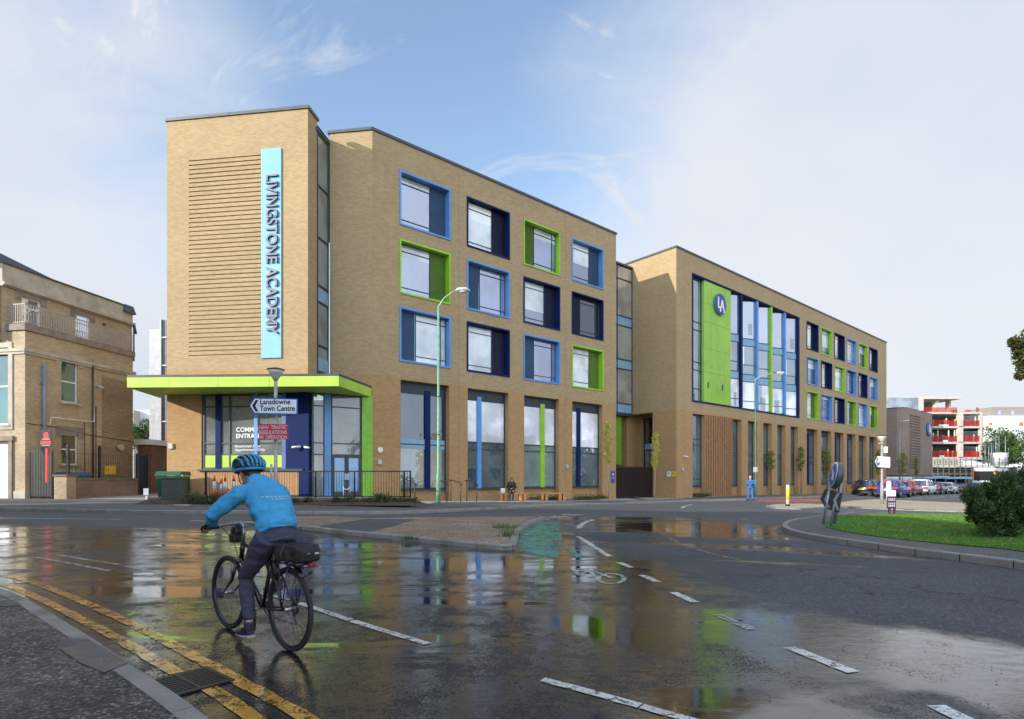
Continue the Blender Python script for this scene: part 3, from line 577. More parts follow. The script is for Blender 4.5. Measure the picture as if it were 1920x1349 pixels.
# drain grate
t = thing('drain_grate', 'cast iron road drain grate set in the gutter across the yellow line', 'drain', (*G(352, 1281), 0))
c0 = Vector((*G(352, 1281), 0)); d = Vector((*G(405, 1275), 0))-Vector((*G(303, 1277), 0)); ax = math.atan2(yo[-20][1]-yo[-28][1], yo[-20][0]-yo[-28][0])
u = Vector((math.cos(ax), math.sin(ax), 0)); v = Vector((-u.y, u.x, 0)); zc = g(c0.x, c0.y)
IRON = M('cast_iron', (.02, .02, .022), .45, .3, .3, 30)
def TT(p): q = c0+u*p.x+v*p.y; return Vector((q.x, q.y, zc+p.z))
mb = MB(); mb.box(-.21, .21, -.215, .215, -.02, .004, TT); mb.build('pit', DARKIN, t)
mb = MB()
for k in range(10): mb.box(-.20+k*.0415, -.178+k*.0415, -.2, .2, .005, .014, TT)
mb.build('bars', IRON, t)
mb = MB()
for q in ((-.225, .225, -.225, -.195), (-.225, .225, .195, .225), (-.225, -.2, -.195, .195), (.2, .225, -.195, .195), (-.2, .2, -.012, .012)): mb.box(q[0], q[1], q[2], q[3], .0045, .0165 if q[2] > -.1 and q[3] < .1 else .015, TT)
mb.build('frame', IRON, t)
# ================= the school =================
ZH = 17.2+EYE      # roof height
Fa = FA; Fb = F(12.27, 42.7, .761, .6486); Ft = F(-16.63, 27.55, .9906, -.1367)
LT = 7.22
sch = thing('school_building', 'long buff brick academy with corner tower and coloured window frames', 'school', (-6.9, 28.3, 0.2))
# --- brickwork ---
colA = [1.58+4.24*k for k in range(4)]
zrow = [EYE+a for a in (13.04, 9.52, 6.04)]; WH = 2.66
holesA = [(s, s+3.0, z, z+WH, .42) for s in colA for z in zrow]+[(s, s+3.0, -.5, 6.58, .5) for s in colA]
colB = [22.85+3.54*k for k in range(6)]; slotB = [8.08+2.78*k for k in range(5)]
holesB = [(s, s+2.7, z, z+WH, .42) for s in colB for z in zrow]+[(2.18, 20.95, EYE+5.96, EYE+15.68, 1.3)]+[(s, s+1.65, -.5, 6.5, .55) for s in slotB]+[(s, s+2.6, -.5, 6.5, .55) for s in colB]+[(2.2, 4.0, -.5, 6.5, .5)]
LA_, LB_ = 18.76, 46.7
mb = MB(); mb.wall(Fa, 0, LA_, -.5, ZH, holesA)
# return wall from the tower link, end return, back
mb.face([Fa.pt(0, 0, -.5), Fa.pt(0, 0, ZH), Vector((-9.12, 28.6, ZH)), Vector((-9.12, 28.6, -.5))])
Fe = F(*Fa.pt(LA_, 0, 0).xy, -.6486, .761)
mb.wall(Fe, 0, 14, -.5, ZH); mb.build('wall', BR, sch)
mb = MB(); mb.wall(Fb, 0, LB_, -.5, ZH, holesB); Fbe = F(12.27, 42.7, -.6486, .761, True)
mb.wall(Fbe, 0, 14, -.5, ZH, [(2.12, 4.6, -.5, 6.6, 1.6)])
mb.face([Fb.pt(LB_, 0, -1), Fb.pt(LB_, -14, -1), Fb.pt(LB_, -14, ZH), Fb.pt(LB_, 0, ZH)]); mb.build('wall', BR, sch)
Fte = F(-9.48, 26.56, .1367, .9906)    # tower side, facing right
mb = MB(); mb.wall(Ft, 0, LT, -.5, ZH-.05, [(1.16, 4.9, 7.2, 16.9, .045), (1.82, 6.75, 1.96, 5.52, .3)])
mb.wall(Fte, 0, .9, 5.4, ZH-.05)
mb.face([Ft.pt(0, 0, -.5), Ft.pt(0, 0, ZH-.05), Ft.pt(0, -12, ZH-.05), Ft.pt(0, -12, -.5)])
mb.face([Ft.pt(1.16, -.043, 7.2), Ft.pt(4.9, -.043, 7.2), Ft.pt(4.9, -.043, 16.9), Ft.pt(1.16, -.043, 16.9)])
zz = 7.2
while zz < 16.8: mb.fbox(Ft, 1.162, 4.898, -.042, .006, zz+.0, min(zz+.155, 16.895)); zz += .212
mb.build('tower_wall', BR, sch)
# ground-floor infill below the tall windows, set back
mb = MB()
for Fr, s, w_, z_ in [(Fa, s, 3., .92) for s in colA]+[(Fb, s, 1.65, .88) for s in slotB]+[(Fb, s, 2.6, .88) for s in colB]+[(Fb, 2.2, 1.8, .88)]:
    mb = MB(); mb.fbox(Fr, s+.002, s+w_-.002, -.7, -.44, -.4, z_); mb.build('plinth', BR, sch)
# roofs and copings
mb = MB()
def cope(Fr, a, b, dd=14, d0=.06):
    mb.fbox(Fr, a, b, -.35, d0, ZH, ZH+.14)
cope(Fa, -.05, LA_+.06); cope(Fb, -.06, LB_+.06); mb.fbox(Fe, .062, 14, -.3, .06, ZH, ZH+.14)
mb.fbox(F(12.27, 42.7, -.6486, .761), .38, 14, -.06, .3, ZH, ZH+.14)
mb.fbox(Ft, -.06, LT+.06, -.35, .06, ZH-.05, ZH+.09); mb.fbox(Fte, .36, 1.0, -.3, .06, ZH-.05, ZH+.09); mb.fbox(Ft, -.06, .3, -12, -.36, ZH-.05, ZH+.09)
Fr_ = F(-9.12, 28.6, .9906, -.1367); mb.fbox(Fr_, -.1, 2.2, -.35, .06, ZH, ZH+.139)
mb.build('coping', COPE, sch)
mb = MB(); ROOF = M('roof_felt', (.08, .08, .085), .9)
mb.face([Fa.pt(0, -.3, ZH-.2), Fa.pt(LA_, -.3, ZH-.2), Fa.pt(LA_, -14, ZH-.2), Fa.pt(-6, -14, ZH-.2)]); mb.face([Fb.pt(0, -.3, ZH-.2), Fb.pt(LB_, -.3, ZH-.2), Fb.pt(LB_, -14, ZH-.2), Fb.pt(0, -14, ZH-.2)])
mb.face([Ft.pt(0, -.3, ZH-.25), Ft.pt(LT, -.3, ZH-.25), Ft.pt(LT, -12, ZH-.25), Ft.pt(0, -12, ZH-.25)]); mb.build('roof', ROOF, sch)
mb = MB()
for Fr, s in ((Fa, 5.2), (Fa, 13.65), (Fb, 1.05), (Fb, 22.0), (Fb, 36.6)): mb.fbox(Fr, s, s+.014, .0005, .003, .3, ZH-.02)
mb.build('movement_joint', M('joint_sealant', (.16, .12, .08), .8), sch)
# --- framed windows ---
CM = {'b': BLUE, 'n': NAVY, 'g': LIME}
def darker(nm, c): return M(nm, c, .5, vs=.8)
LM = {'b': darker('blue_louvre', (.06, .13, .25)), 'n': darker('navy_louvre', (.012, .015, .06)), 'g': darker('lime_louvre', (.13, .24, .03))}  # frame colours darkened for the shade among the slats
GL_BLIND2 = glass_mat('cream_blind_glass', (.78, .78, .72), .12)
def framed(Fr, s, z, wd, hh, col, louv, glass):
    mb = MB(); b = .07; o = .05
    mb.fbox(Fr, s-b, s+wd+b, 0.003, o, z+hh, z+hh+b); mb.fbox(Fr, s-b, s+wd+b, 0.003, o, z-b, z); mb.fbox(Fr, s-b, s, .003, o, z, z+hh); mb.fbox(Fr, s+wd, s+wd+b, .003, o, z, z+hh)
    k = .025   # lining of the reveal
    mb.fbox(Fr, s+.002, s+k, -.40, .045, z+.002, z+hh-.002); mb.fbox(Fr, s+wd-k, s+wd-.002, -.40, .045, z+.002, z+hh-.002); mb.fbox(Fr, s+k, s+wd-k, -.40, .045, z+hh-k, z+hh-.002); mb.fbox(Fr, s+k, s+wd-k, -.40, .045, z+.002, z+k)
    f = mb.build('window', CM[col], sch)
    lw = wd*.34; a, c = (s+k, s+wd-k)
    ls, gs = ((c-lw, c), (a, c-lw)) if louv == 'R' else ((a, a+lw), (a+lw, c))
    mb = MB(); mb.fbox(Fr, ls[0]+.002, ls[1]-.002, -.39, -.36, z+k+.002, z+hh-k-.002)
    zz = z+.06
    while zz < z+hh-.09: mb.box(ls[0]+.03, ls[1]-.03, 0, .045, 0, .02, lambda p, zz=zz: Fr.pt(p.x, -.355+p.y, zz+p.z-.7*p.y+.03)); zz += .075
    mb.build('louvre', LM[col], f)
    mb = MB(); mb.face([Fr.pt(gs[0]+.02, -.33, z+k), Fr.pt(gs[1]-.02, -.33, z+k), Fr.pt(gs[1]-.02, -.33, z+hh-k), Fr.pt(gs[0]+.02, -.33, z+hh-k)]); mb.build('pane', glass, f)
    mb = MB(); q = .035
    for zz in (z+k, z+.36, z+hh-.42, z+hh-k-q): mb.fbox(Fr, gs[0]+q, gs[1]-q, -.345, -.29, zz, zz+q)
    mb.fbox(Fr, gs[0]+.001, gs[0]+q, -.345, -.288, z+k, z+hh-k); mb.fbox(Fr, gs[1]-q, gs[1]-.001, -.345, -.288, z+k, z+hh-k)
    bh_ = random.choice((0, .35, .6, .9, 1.3, 0, 1.7))
    if bh_:
        m3 = MB(); zt_ = z+hh-k-.03; m3.face([Fr.pt(gs[0]+.03, -.3275, zt_-bh_), Fr.pt(gs[1]-.03, -.3275, zt_-bh_), Fr.pt(gs[1]-.03, -.3275, zt_), Fr.pt(gs[0]+.03, -.3275, zt_)]); m3.build('blind', GL_WHITE if glass is not GL_WHITE else GL_BLIND2, f)
    if louv == 'L': mb.fbox(Fr, gs[1]-.36, gs[1]-.32, -.345, -.289, z+k, z+hh-k)
    mb.build('glazing_bars', FRAME, f)
    return f
gridA = [('bR', 'nR', 'gL', 'bR'), ('gR', 'bL', 'nR', 'nL'), ('bL', 'nR', 'bL', 'gR')]
LILAC = glass_mat('lilac_glass', (.16, .18, .32), .38)
glA = [(LILAC, GL_WHITE, LILAC, GL_SKY), (LILAC, LILAC, GL_SKY, GL_DARK), (GL_WHITE, GL_WHITE, LILAC, GL_WHITE)]
for r in range(3):
    for c in range(4): framed(Fa, colA[c], zrow[r], 3.0, WH, gridA[r][c][0], gridA[r][c][1], glA[r][c])
gridB = ['ngnbgn', 'bngbnb', 'gbngbg']; lvB = ['RLRLLR', 'LRLLRL', 'RLRRLR']
for r in range(3):
    for c in range(6): framed(Fb, colB[c], zrow[r], 2.7, WH, gridB[r][c], lvB[r][c], random.choice((GL_WHITE, GL_SKY, LILAC, GL_WHITE)))
# --- tall ground-floor windows ---
def tall(Fr, s, wd, z0, z1, mul, mcol, dep, top_dark=True, glass=GL_TEAL, glass2=None, trans=(.5,), band=None):
    mb = MB(); q = .07; d0, d1 = -dep, -dep+.1
    mb.fbox(Fr, s+.004, s+q, d0, d1, z0, z1-.003); mb.fbox(Fr, s+wd-q, s+wd-.004, d0, d1, z0, z1-.003); mb.fbox(Fr, s+q, s+wd-q, d0, d1, z1-q, z1-.003); mb.fbox(Fr, s+.004, s+wd-.004, d0-.1, d1+.06, z0-.05, z0)
    mb.fbox(Fr, s+q, s+wd-q, d0, d1-.01, z0, z0+q)
    for tz in trans: mb.fbox(Fr, s+q, s+wd-q, d0, d1-.012, z0+(z1-z0)*tz-.03, z0+(z1-z0)*tz+.03)
    f = mb.build('window', FRAME, sch)
    g0 = MB(); dg = d0+.04; zt = z1-.62 if top_dark else z1-.01; zm = z0+(z1-z0)*trans[0]
    g0.face([Fr.pt(s+.05, dg, zm), Fr.pt(s+wd-.05, dg, zm), Fr.pt(s+wd-.05, dg, zt), Fr.pt(s+.05, dg, zt)]); g0.build('pane', glass2 or glass, f)
    g0 = MB(); g0.face([Fr.pt(s+.05, dg, z0+.02), Fr.pt(s+wd-.05, dg, z0+.02), Fr.pt(s+wd-.05, dg, zm), Fr.pt(s+.05, dg, zm)]); g0.build('pane', glass, f)
    if top_dark:
        m2 = MB(); m2.fbox(Fr, s+q, s+wd-q, d0+.01, d0+.05, zt, z1-q)
        for k in range(9): m2.fbox(Fr, s+q+.01, s+wd-q-.01, d0+.052, d0+.07, zt+.03+k*.058, zt+.055+k*.058)
        m2.build('vent_panel', FRAME, f)
    if mul:
        m2 = MB(); m2.fbox(Fr, s+wd*mul[0], s+wd*mul[1], d0+.001, d1+.03, z0+.001, z1-q-.3); m2.build('mullion', CM[mcol], f)
    if band:
        m2 = MB(); m2.fbox(Fr, s+q, s+wd-q, d0+.045, d0+.075, z0+(z1-z0)*band[0], z0+(z1-z0)*band[1]); m2.build('spandrel', SKYB, f)
    return f
def curtain_mat(name, top, low):    # roller blinds: white screen inside, seen through the pane
    return glass_mat(name, top, .15)
GL_SHEET = glass_mat('white_screen_glass', (.80, .80, .82), .12)
tall(Fa, colA[0], 3.0, .94, 6.58, (.55, .66), 'n', .42, True, glass_mat('greygreen_glass', (.17, .22, .20), .2), GL_DARK, (.42,), (.38, .47))
tall(Fa, colA[1], 3.0, .94, 6.58, (.30, .40), 'b', .42, True, GL_TEAL, GL_SHEET, (.47, .40))
tall(Fa, colA[2], 3.0, .94, 6.58, (.55, .67), 'g', .42, True, glass_mat('seagreen_glass', (.16, .24, .22), .2), GL_SHEET, (.47, .40))
tall(Fa, colA[3], 3.0, .94, 6.58, (.26, .37), 'n', .42, True, GL_TEAL, GL_SHEET, (.47, .40))
for k, s in enumerate(slotB): tall(Fb, s, 1.65, .9, 6.48, None, 'n', .48, False, GL_TEAL, None, (.5, .46))
for k, s in enumerate(colB): tall(Fb, s, 2.6, .9, 6.48, ((.05, .3) if k in (1, 4) else (.42, .56)), 'g' if k in (1, 4) else 'n', .48, True, GL_TEAL, None, (.5, .40))
tall(Fb, 2.2, 1.8, .9, 6.48, None, 'n', .44, False, GL_TEAL, None, (.66, .58, .1))
mb = MB()
for k in range(12): mb.fbox(Fb, 4.1+k*.345, 4.22+k*.345, .02, .10, .1, 6.55)
mb.build('timber_slats', M('slat_timber', (.34, .17, .08), .7, 0, .25, 5), sch)
# --- sawtooth glazed bay of the far block ---
Z0, Z1 = EYE+5.96, EYE+15.68
mb = MB(); mb.fbox(Fb, 2.19, 20.94, -1.29, -1.2, Z0+.01, Z1-.01); mb.fbox(Fb, 2.19, 20.94, -1.19, -.02, Z0+.002, Z0+.05); mb.fbox(Fb, 2.19, 20.94, -1.19, -.02, Z1-.05, Z1-.002)
mb.build('bay_lining', NAVY, sch)
mb = MB(); b = .09
mb.fbox(Fb, 2.1, 21.03, .003, .07, Z1, Z1+b); mb.fbox(Fb, 2.1, 21.03, .003, .07, Z0-b, Z0); mb.fbox(Fb, 2.1, 2.19, .003, .07, Z0, Z1); mb.fbox(Fb, 20.94, 21.03, .003, .07, Z0, Z1); mb.fbox(Fb, 2.195, 2.25, -.5, .0, Z0+.05, Z1-.05)
bay = mb.build('bay_window', NAVY, sch)
fins = [(9.46, 'n'), (12.28, 'b'), (14.93, 'g'), (17.70, 'b'), (20.66, 'n')]
prev = 7.98
BAYG = glass_mat('bay_glass', (.13, .15, .20), .40); BAYM = glass_mat('bay_mid_glass', (.10, .14, .16), .24)
for i, (fs_, fc) in enumerate(fins):
    a0, a1 = prev, fs_; dA, dB = -.95, -.12
    if i == 0: dA = -.5
    def bp(t, z, off=0): return Fb.pt(a0+(a1-a0)*t, dA+(dB-dA)*t+off, z)
    bands = [(Z0+.05, EYE+8.45), (EYE+9.1, EYE+11.6), (EYE+12.25, Z1-.05)]
    for j, (za, zb) in enumerate(bands):
        mb = MB(); mb.face([bp(0, za), bp(1, za), bp(1, zb), bp(0, zb)]); mb.build('pane', (GL_SHEET, BAYM, BAYG)[j], bay)
    for za, zb in ((EYE+8.45, EYE+9.1), (EYE+11.6, EYE+12.25)):
        mb = MB(); mb.face([bp(0, za), bp(1, za), bp(1, zb), bp(0, zb)]); mb.build('spandrel', SKYB, bay)
    mb = MB()
    for zz in (Z0+.05, Z0+.75, EYE+8.42, EYE+9.08, EYE+9.9, EYE+11.57, EYE+12.22, Z1-.11):
        mb.box(0, 1, 0, .04, 0, .055, lambda p, zz=zz: bp(p.x, zz+p.z, p.y+.003))
    for tt in (.5,): mb.box(tt-.012, tt+.012, 0, .035, 0, Z1-Z0-.1, lambda p: bp(p.x, Z0+.05+p.z, p.y+.002)) if i in () else None
    mb.build('glazing_bars', FRAME, bay)
    tc_ = .3+.12*(i % 3)
    for za, zb in ((EYE+9.95, EYE+11.55), (EYE+6.75, EYE+8.40)): mb = MB(); mb.face([bp(tc_, za, .002), bp(tc_+.13, za, .002), bp(tc_+.13, zb, .002), bp(tc_, zb, .002)]); mb.build('column_behind_glass', GL_WHITE if i != 2 else BAYM, bay)
    mb = MB(); mb.face([bp(.72, EYE+12.6, .002), bp(.9, EYE+12.6, .002), bp(.9, EYE+13.6, .002), bp(.72, EYE+13.6, .002)]) if i not in (0, 2, 3) else None
    mb.face([bp(.62, EYE+6.1, .002), bp(.85, EYE+6.1, .002), bp(.85, EYE+7.3, .002), bp(.62, EYE+7.3, .002)]) if i in (0, 2, 3) else None
    mb.build('dark_opening', BAYM, bay)
    mb = MB(); mb.fbox(Fb, fs_, fs_+.30, -1.0, .10, Z0+.052, Z1-.052); mb.build('fin', CM[fc], bay)
    prev = fs_+.30
mb = MB(); mb.face([Fb.pt(2.25, -.3, Z0+.05), Fb.pt(3.85, -.3, Z0+.05), Fb.pt(3.85, -.3, Z1-.05), Fb.pt(2.25, -.3, Z1-.05)]); mb.build('pane', BAYG, bay)
mb = MB()
for zz in (Z0+.05, Z0+1.0, EYE+8.42, EYE+9.05, EYE+11.57, EYE+12.2, Z1-.1): mb.fbox(Fb, 2.26, 3.84, -.298, -.24, zz, zz+.05)
mb.fbox(Fb, 2.251, 2.30, -.3, -.239, Z0+.05, Z1-.05); mb.fbox(Fb, 3.79, 3.849, -.3, -.239, Z0+.05, Z1-.05); mb.build('glazing_bars', FRAME, bay)
mb = MB(); cols = [3.85, 4.92, 5.93, 6.95, 7.98]; rows = [Z0+.052, EYE+8.4, EYE+10.3, EYE+12.4, EYE+13.9, Z1-.052]
for a, b_ in zip(cols, cols[1:]):
    for c, d_ in zip(rows, rows[1:]): mb.fbox(Fb, a+.008, b_-.008, -.3, -.02, c+.008, d_-.008)
gp_ = mb.build('cladding', M('green_cladding', (.28, .50, .05), .42, vs=.5), sch)
mb = MB(); mb.fbox(Fb, 3.86, 7.97, -.4, -.05, Z0+.05, Z1-.05); mb.build('cladding_backing', LM['g'], gp_)
for s_, zc_ in ((4.35, 7.15), (6.55, 7.15)):
    mb = MB(); mb.fbox(Fb, s_, s_+.2, -.019, -.005, EYE+zc_, EYE+zc_+.5)
    for k in range(5): mb.fbox(Fb, s_+.02, s_+.18, -.004, .006, EYE+zc_+.04+k*.09, EYE+zc_+.09+k*.09)
    mb.build('vent', COPE, gp_)
def disc_logo(Fr, s_, z_, R, parent, dd=.1, th=.18):
    c = Fr.pt(s_, dd, z_); nrm = Vector((*Fr.n, 0))
    mb = MB(); mb.loft([Fr.pt(s_, dd, z_), Fr.pt(s_, dd+th, z_)], [R, R], 40); d1_ = mb.build('logo_disc', M('cyan_rim', (.03, .20, .35), .35), parent)
    mb = MB(); mb.loft([Fr.pt(s_, dd+th+.003, z_), Fr.pt(s_, dd+th+.02, z_)], [R*.96, R*.96], 40); mb.build('logo_face', M('logo_purple', (.05, .045, .20), .4), d1_)
    WH_ = M('logo_white', (.8, .8, .8), .5); mb = MB(); D0, D1 = dd+th+.022, dd+th+.04
    def bar(p, q, wd):
        p = Vector((*p, 0)); q = Vector((*q, 0)); dr = (q-p).normalized(); nn = Vector((-dr.y, dr.x, 0))*wd/2
        mb.prism([Fr.pt(s_+v_.x*R, D0, z_+v_.y*R) for v_ in (p-nn, q-nn, q+nn, p+nn)], nrm*(D1-D0))
    bar((-.45, .62), (-.45, -.35), .2); bar((-.545, -.33), (.05, -.33), .2); bar((-.12, -.72), (.22, .42), .19); bar((.24, .42), (.60, -.72), .19); bar((.02, -.20), (.46, -.20), .17)
    mb.build('logo_letters', WH_, d1_)
disc_logo(Fb, 6.05, EYE+14.1, .86, sch, .0, .16)
# --- glazed link between the blocks ---
Fl = F(9.6-.761*6, 45.8-.6486*6, .761, .6486)
mb = MB(); zt = EYE+16.68; zb = EYE+5.08
segs = [(zb, zb+.75), (zb+.75, EYE+8.55), (EYE+8.55, EYE+9.3), (EYE+9.3, EYE+11.95), (EYE+11.95, EYE+12.7), (EYE+12.7, EYE+15.6), (EYE+15.6, zt-.1)]
lk = MB(); 
for a, b_ in segs: lk.fbox(Fl, 0, 6, -.02, .06, a-.04, a+.04)
for s_ in (3.0, 4.1, 5.93): lk.fbox(Fl, s_, s_+.07, -.02, .063, zb, zt)
lk.fbox(Fl, 0, 6, -3, .10, zt, zt+.15); lk.fbox(Fl, 0, 6, -3, .06, zb-.18, zb-.045); lnk = lk.build('glazed_link', FRAME, sch)
for i, (a, b_) in enumerate(segs):
    mb = MB(); mb.face([Fl.pt(0, .01, a), Fl.pt(6, .01, a), Fl.pt(6, .01, b_), Fl.pt(0, .01, b_)]); mb.build('spandrel' if i in (0, 2, 4) else 'pane', SKYB if i in (0, 2, 4) else glass_mat('link_glass', (.30, .29, .25), .22) if i == 1 else MATS['link_glass'], lnk)
# porch recess below the link: green lining, inner window, gate
mb = MB(); mb.fbox(Fl, 0, 6, -3.2, -3.1, -.3, zb-.2); mb.build('porch_wall', BRD, sch)
mb = MB(); mb.fbox(Fl, 2.6, 5.2, -.5, -.4, EYE+1.05, zb-.2); mb.build('porch_cladding', M('porch_green', (.14, .34, .02), .45), sch)
mb = MB(); D = 1.5
mb.box(0, 1, 0, 1, 0, 1, lambda p: Fbe.pt(2.12+p.x*2.48, -D-.1+.08*p.y, -.3+p.z*6.9)); mb.build('porch_wall', BR, sch)
mb = MB(); a, b_, c, d_ = 2.45, 4.0, 1.25, 6.35
fb = lambda p: Fbe.pt(p.x, p.y, p.z)
for q in ((a, b_, c-.08, c), (a, b_, d_-.08, d_), (a, a+.08, c, d_-.08), (b_-.08, b_, c, d_-.08), (a+.08, b_-.08, 3.75, 3.83), (a+.08, b_-.08, 4.3, 4.38)): mb.box(q[0], q[1], -D+.003, -D+.1, q[2], q[3], fb)
pw = mb.build('window', NAVY, sch); mb = MB(); mb.box(a+.05, b_-.05, -D+.004, -D+.05, c, 3.75, fb); mb.build('pane', GL_TEAL, pw); mb = MB(); mb.box(a+.05, b_-.05, -D+.004, -D+.05, 3.83, 4.3, fb); mb.build('spandrel', SKYB, pw); mb = MB(); mb.box(a+.05, b_-.05, -D+.004, -D+.05, 4.38, d_-.06, fb); mb.build('pane', GL_DARK, pw)
# slim glazed stair strip between tower and long block
Fs = F(-9.363, 27.43, .1367*1.25, .9906); Ls = 1.15
mb = MB(); zb, zt = 5.6, EYE+16.55
for s_ in (0, Ls-.09): mb.fbox(Fs, s_, s_+.08, -.05, .03, zb, zt)
for zz in (zb, 6.6, 7.9, 10.0, 10.8, 13.1, 15.6, zt): mb.fbox(Fs, .0, Ls, -.05, .027, zz, zz+.09)
mb.fbox(Fs, -.1, Ls+.1, -2, .06, zt+.09, zt+.22); ss = mb.build('stair_glazing', FRAME, sch)
mb = MB(); mb.face([Fs.pt(0, -.02, zb), Fs.pt(Ls, -.02, zb), Fs.pt(Ls, -.02, zt), Fs.pt(0, -.02, zt)]); mb.build('pane', glass_mat('stair_glass', (.20, .24, .22), .22), ss)
for zz in (6.7, 10.05): mb = MB(); mb.fbox(Fs, .08, Ls-.09, -.018, .02, zz+.03, zz+.65); mb.build('spandrel', SKYB, ss)
# --- tower ground floor: glazed community entrance ---
e = thing  # (kept in the school root)
mb = MB(); zs, ztp = 1.96, 5.52; s0, s1 = 1.82, 6.75
mb.fbox(Ft, s0, s1, -.16, -.04, zs, zs+.08); mb.fbox(Ft, s0, s1, -.16, -.04, ztp-.09, ztp-.003); mb.fbox(Ft, s0+.002, s0+.12, -.16, -.041, zs+.08, ztp-.09); mb.fbox(Ft, 3.21, 3.27, -.16, -.042, zs+.08, ztp-.09)
for zz in (2.62, 3.16, 4.90): mb.fbox(Ft, s0+.12, s1, -.16, -.05, zz, zz+.05)
mb.fbox(Ft, s0-.15, 7.0, -.28, .12, zs-.09, zs-.003)
ew = mb.build('window', FRAME, sch)
for a, b_, cc in ((2.52, 2.80, NAVY), (4.50, 4.68, BLUE), (5.90, 6.10, M('lilac_metal', (.10, .13, .34), .4)), (6.10, 6.75, NAVY)):
    mb = MB(); mb.fbox(Ft, a, b_, -.2, -.02, zs+.01, ztp-.01); mb.build('mullion', cc, ew)
for a, b_ in ((1.94, 2.52), (2.80, 4.50), (4.68, 5.90)):
    mb = MB(); mb.face([Ft.pt(a, -.1, 2.62), Ft.pt(b_, -.1, 2.62), Ft.pt(b_, -.1, ztp), Ft.pt(a, -.1, ztp)]); mb.build('pane', GL_CLEAR, ew)
    mb = MB(); mb.fbox(Ft, a+.002, b_-.002, -.12, -.07, zs+.08, 2.62); mb.build('panel', LIMEP if a > 0 else LIME, ew)
# the turned entrance screen between tower corner and long block
Fd = F(-9.40, 26.62, 2.46, 1.56); Ld = 2.92; zf = .62
mb = MB(); mb.fbox(Ft, 6.76, 7.26, -.35, .02, zf-.3, ztp); mb.build('corner_post', NAVY, ew)
mb = MB(); mb.fbox(Fd, Ld-.48, Ld+.05, -.25, .05, zf-.3, ztp); mb.build('door_post', M('green_cladding2', (.20, .46, .03), .42), ew)
mb = MB()
for zz in (zf, 2.62, 3.16, 4.90, ztp-.06): mb.fbox(Fd, .1, Ld-.5, -.1, -.02, zz, zz+.05)
for s_ in (.12, .62, .98, Ld-.55): mb.fbox(Fd, s_, s_+.05, -.1, -.018, zf, ztp)
es = mb.build('entrance_screen', FRAME, sch)
mb = MB(); mb.fbox(Fd, .66, .96, -.12, .0, zf-.1, ztp-.01); mb.build('mullion', BLUE, es)
mb = MB(); mb.face([Fd.pt(.1, -.06, zf), Fd.pt(.66, -.06, zf), Fd.pt(.66, -.06, ztp), Fd.pt(.1, -.06, ztp)]); mb.build('pane', GL_CLEAR, es)
mb = MB(); mb.face([Fd.pt(.96, -.06, 2.62), Fd.pt(Ld-.5, -.06, 2.62), Fd.pt(Ld-.5, -.06, ztp), Fd.pt(.96, -.06, ztp)]); mb.build('pane', GL_CLEAR, es)
for k in range(2):
    a = 1.04+k*.68; mb = MB(); q = .09
    mb.fbox(Fd, a, a+.66, -.08, -.015, zf+.06, zf+.26); mb.fbox(Fd, a, a+.66, -.08, -.015, 2.5, 2.61); mb.fbox(Fd, a, a+q, -.08, -.015, zf+.26, 2.5); mb.fbox(Fd, a+.66-q, a+.66, -.08, -.015, zf+.26, 2.5)
    dr = mb.build('door', FRAME, sch)
    mb = MB(); mb.fbox(Fd, a+q, a+.66-q, -.06, -.04, zf+.26, 2.5); mb.build('pane', M('frosted_blue_glass', (.20, .38, .60), .12, coat=.6), dr)
    mb = MB(); hx = a+.60 if k == 0 else a+.04; mb.fbox(Fd, hx-.04, hx+.06, -.012, .03, 1.45, 1.75); mb.build('handle', LGREY, dr)
# entrance interior
mb = MB(); mb.face([Ft.pt(.5, -3.2, .6), Ft.pt(9.5, -3.2, .6), Ft.pt(9.5, -3.2, 5.6), Ft.pt(.5, -3.2, 5.6)]); mb.face([Ft.pt(.5, -3.2, .62), Ft.pt(9.5, -3.2, .62), Ft.pt(7, -.2, .62), Ft.pt(.5, -.32, .62)]); mb.face([Ft.pt(.5, -3.2, .62), Ft.pt(.5, -.32, .62), Ft.pt(.5, -.32, 5.6), Ft.pt(.5, -3.2, 5.6)]); mb.build('lobby_wall', M('lobby_pale', (.70, .70, .63), .9), sch)
mb = MB(); mb.fbox(Ft, 2.1, 2.7, -3.1, -3.0, 2.2, 3.6); mb.fbox(Ft, 3.4, 4.1, -3.1, -3.0, 3.7, 4.9); mb.fbox(Ft, 7.5, 8.4, -3.1, -3.0, 4.3, 4.9); mb.fbox(Ft, 4.9, 5.6, -3.1, -2.9, .7, 2.9)
for k in range(7): mb.cyl(Ft.pt(1.2+.22*k, -2.2, 1.8+.18*k), Ft.pt(1.2+.22*k, -2.2, 2.8+.18*k), .02, n=5)
mb.build('lobby_fittings', M('lobby_grey', (.13, .13, .13), .7), sch)
# canopy
cp = [(-17.0, 25.25), (-7.53, 24.85), (-6.95, 28.28), (-9.12, 28.55), (-9.52, 26.5), (-16.7, 27.52), (-17.6, 28.6)]
mb = MB(); mb.prism([Vector((x, y, 5.53)) for x, y in cp], (0, 0, .44)); can = mb.build('canopy', [LIMEP], sch, normals=True)
mb = MB(); mb.prism([Vector((x, y, 5.972)) for x, y in cp], (0, 0, .11)); mb.build('canopy_trim', COPE, can, normals=True)
mb = MB()
for k in (1.9, 4.1, 6.4): 
    t_ = k/9.48; x, y = -17.0+9.47*t_, 25.25-.4*t_; mb.box(x-.006, x+.006, y-.004, y+.001, 5.531, 5.968)
mb.build('panel_joint', LM['g'], can)
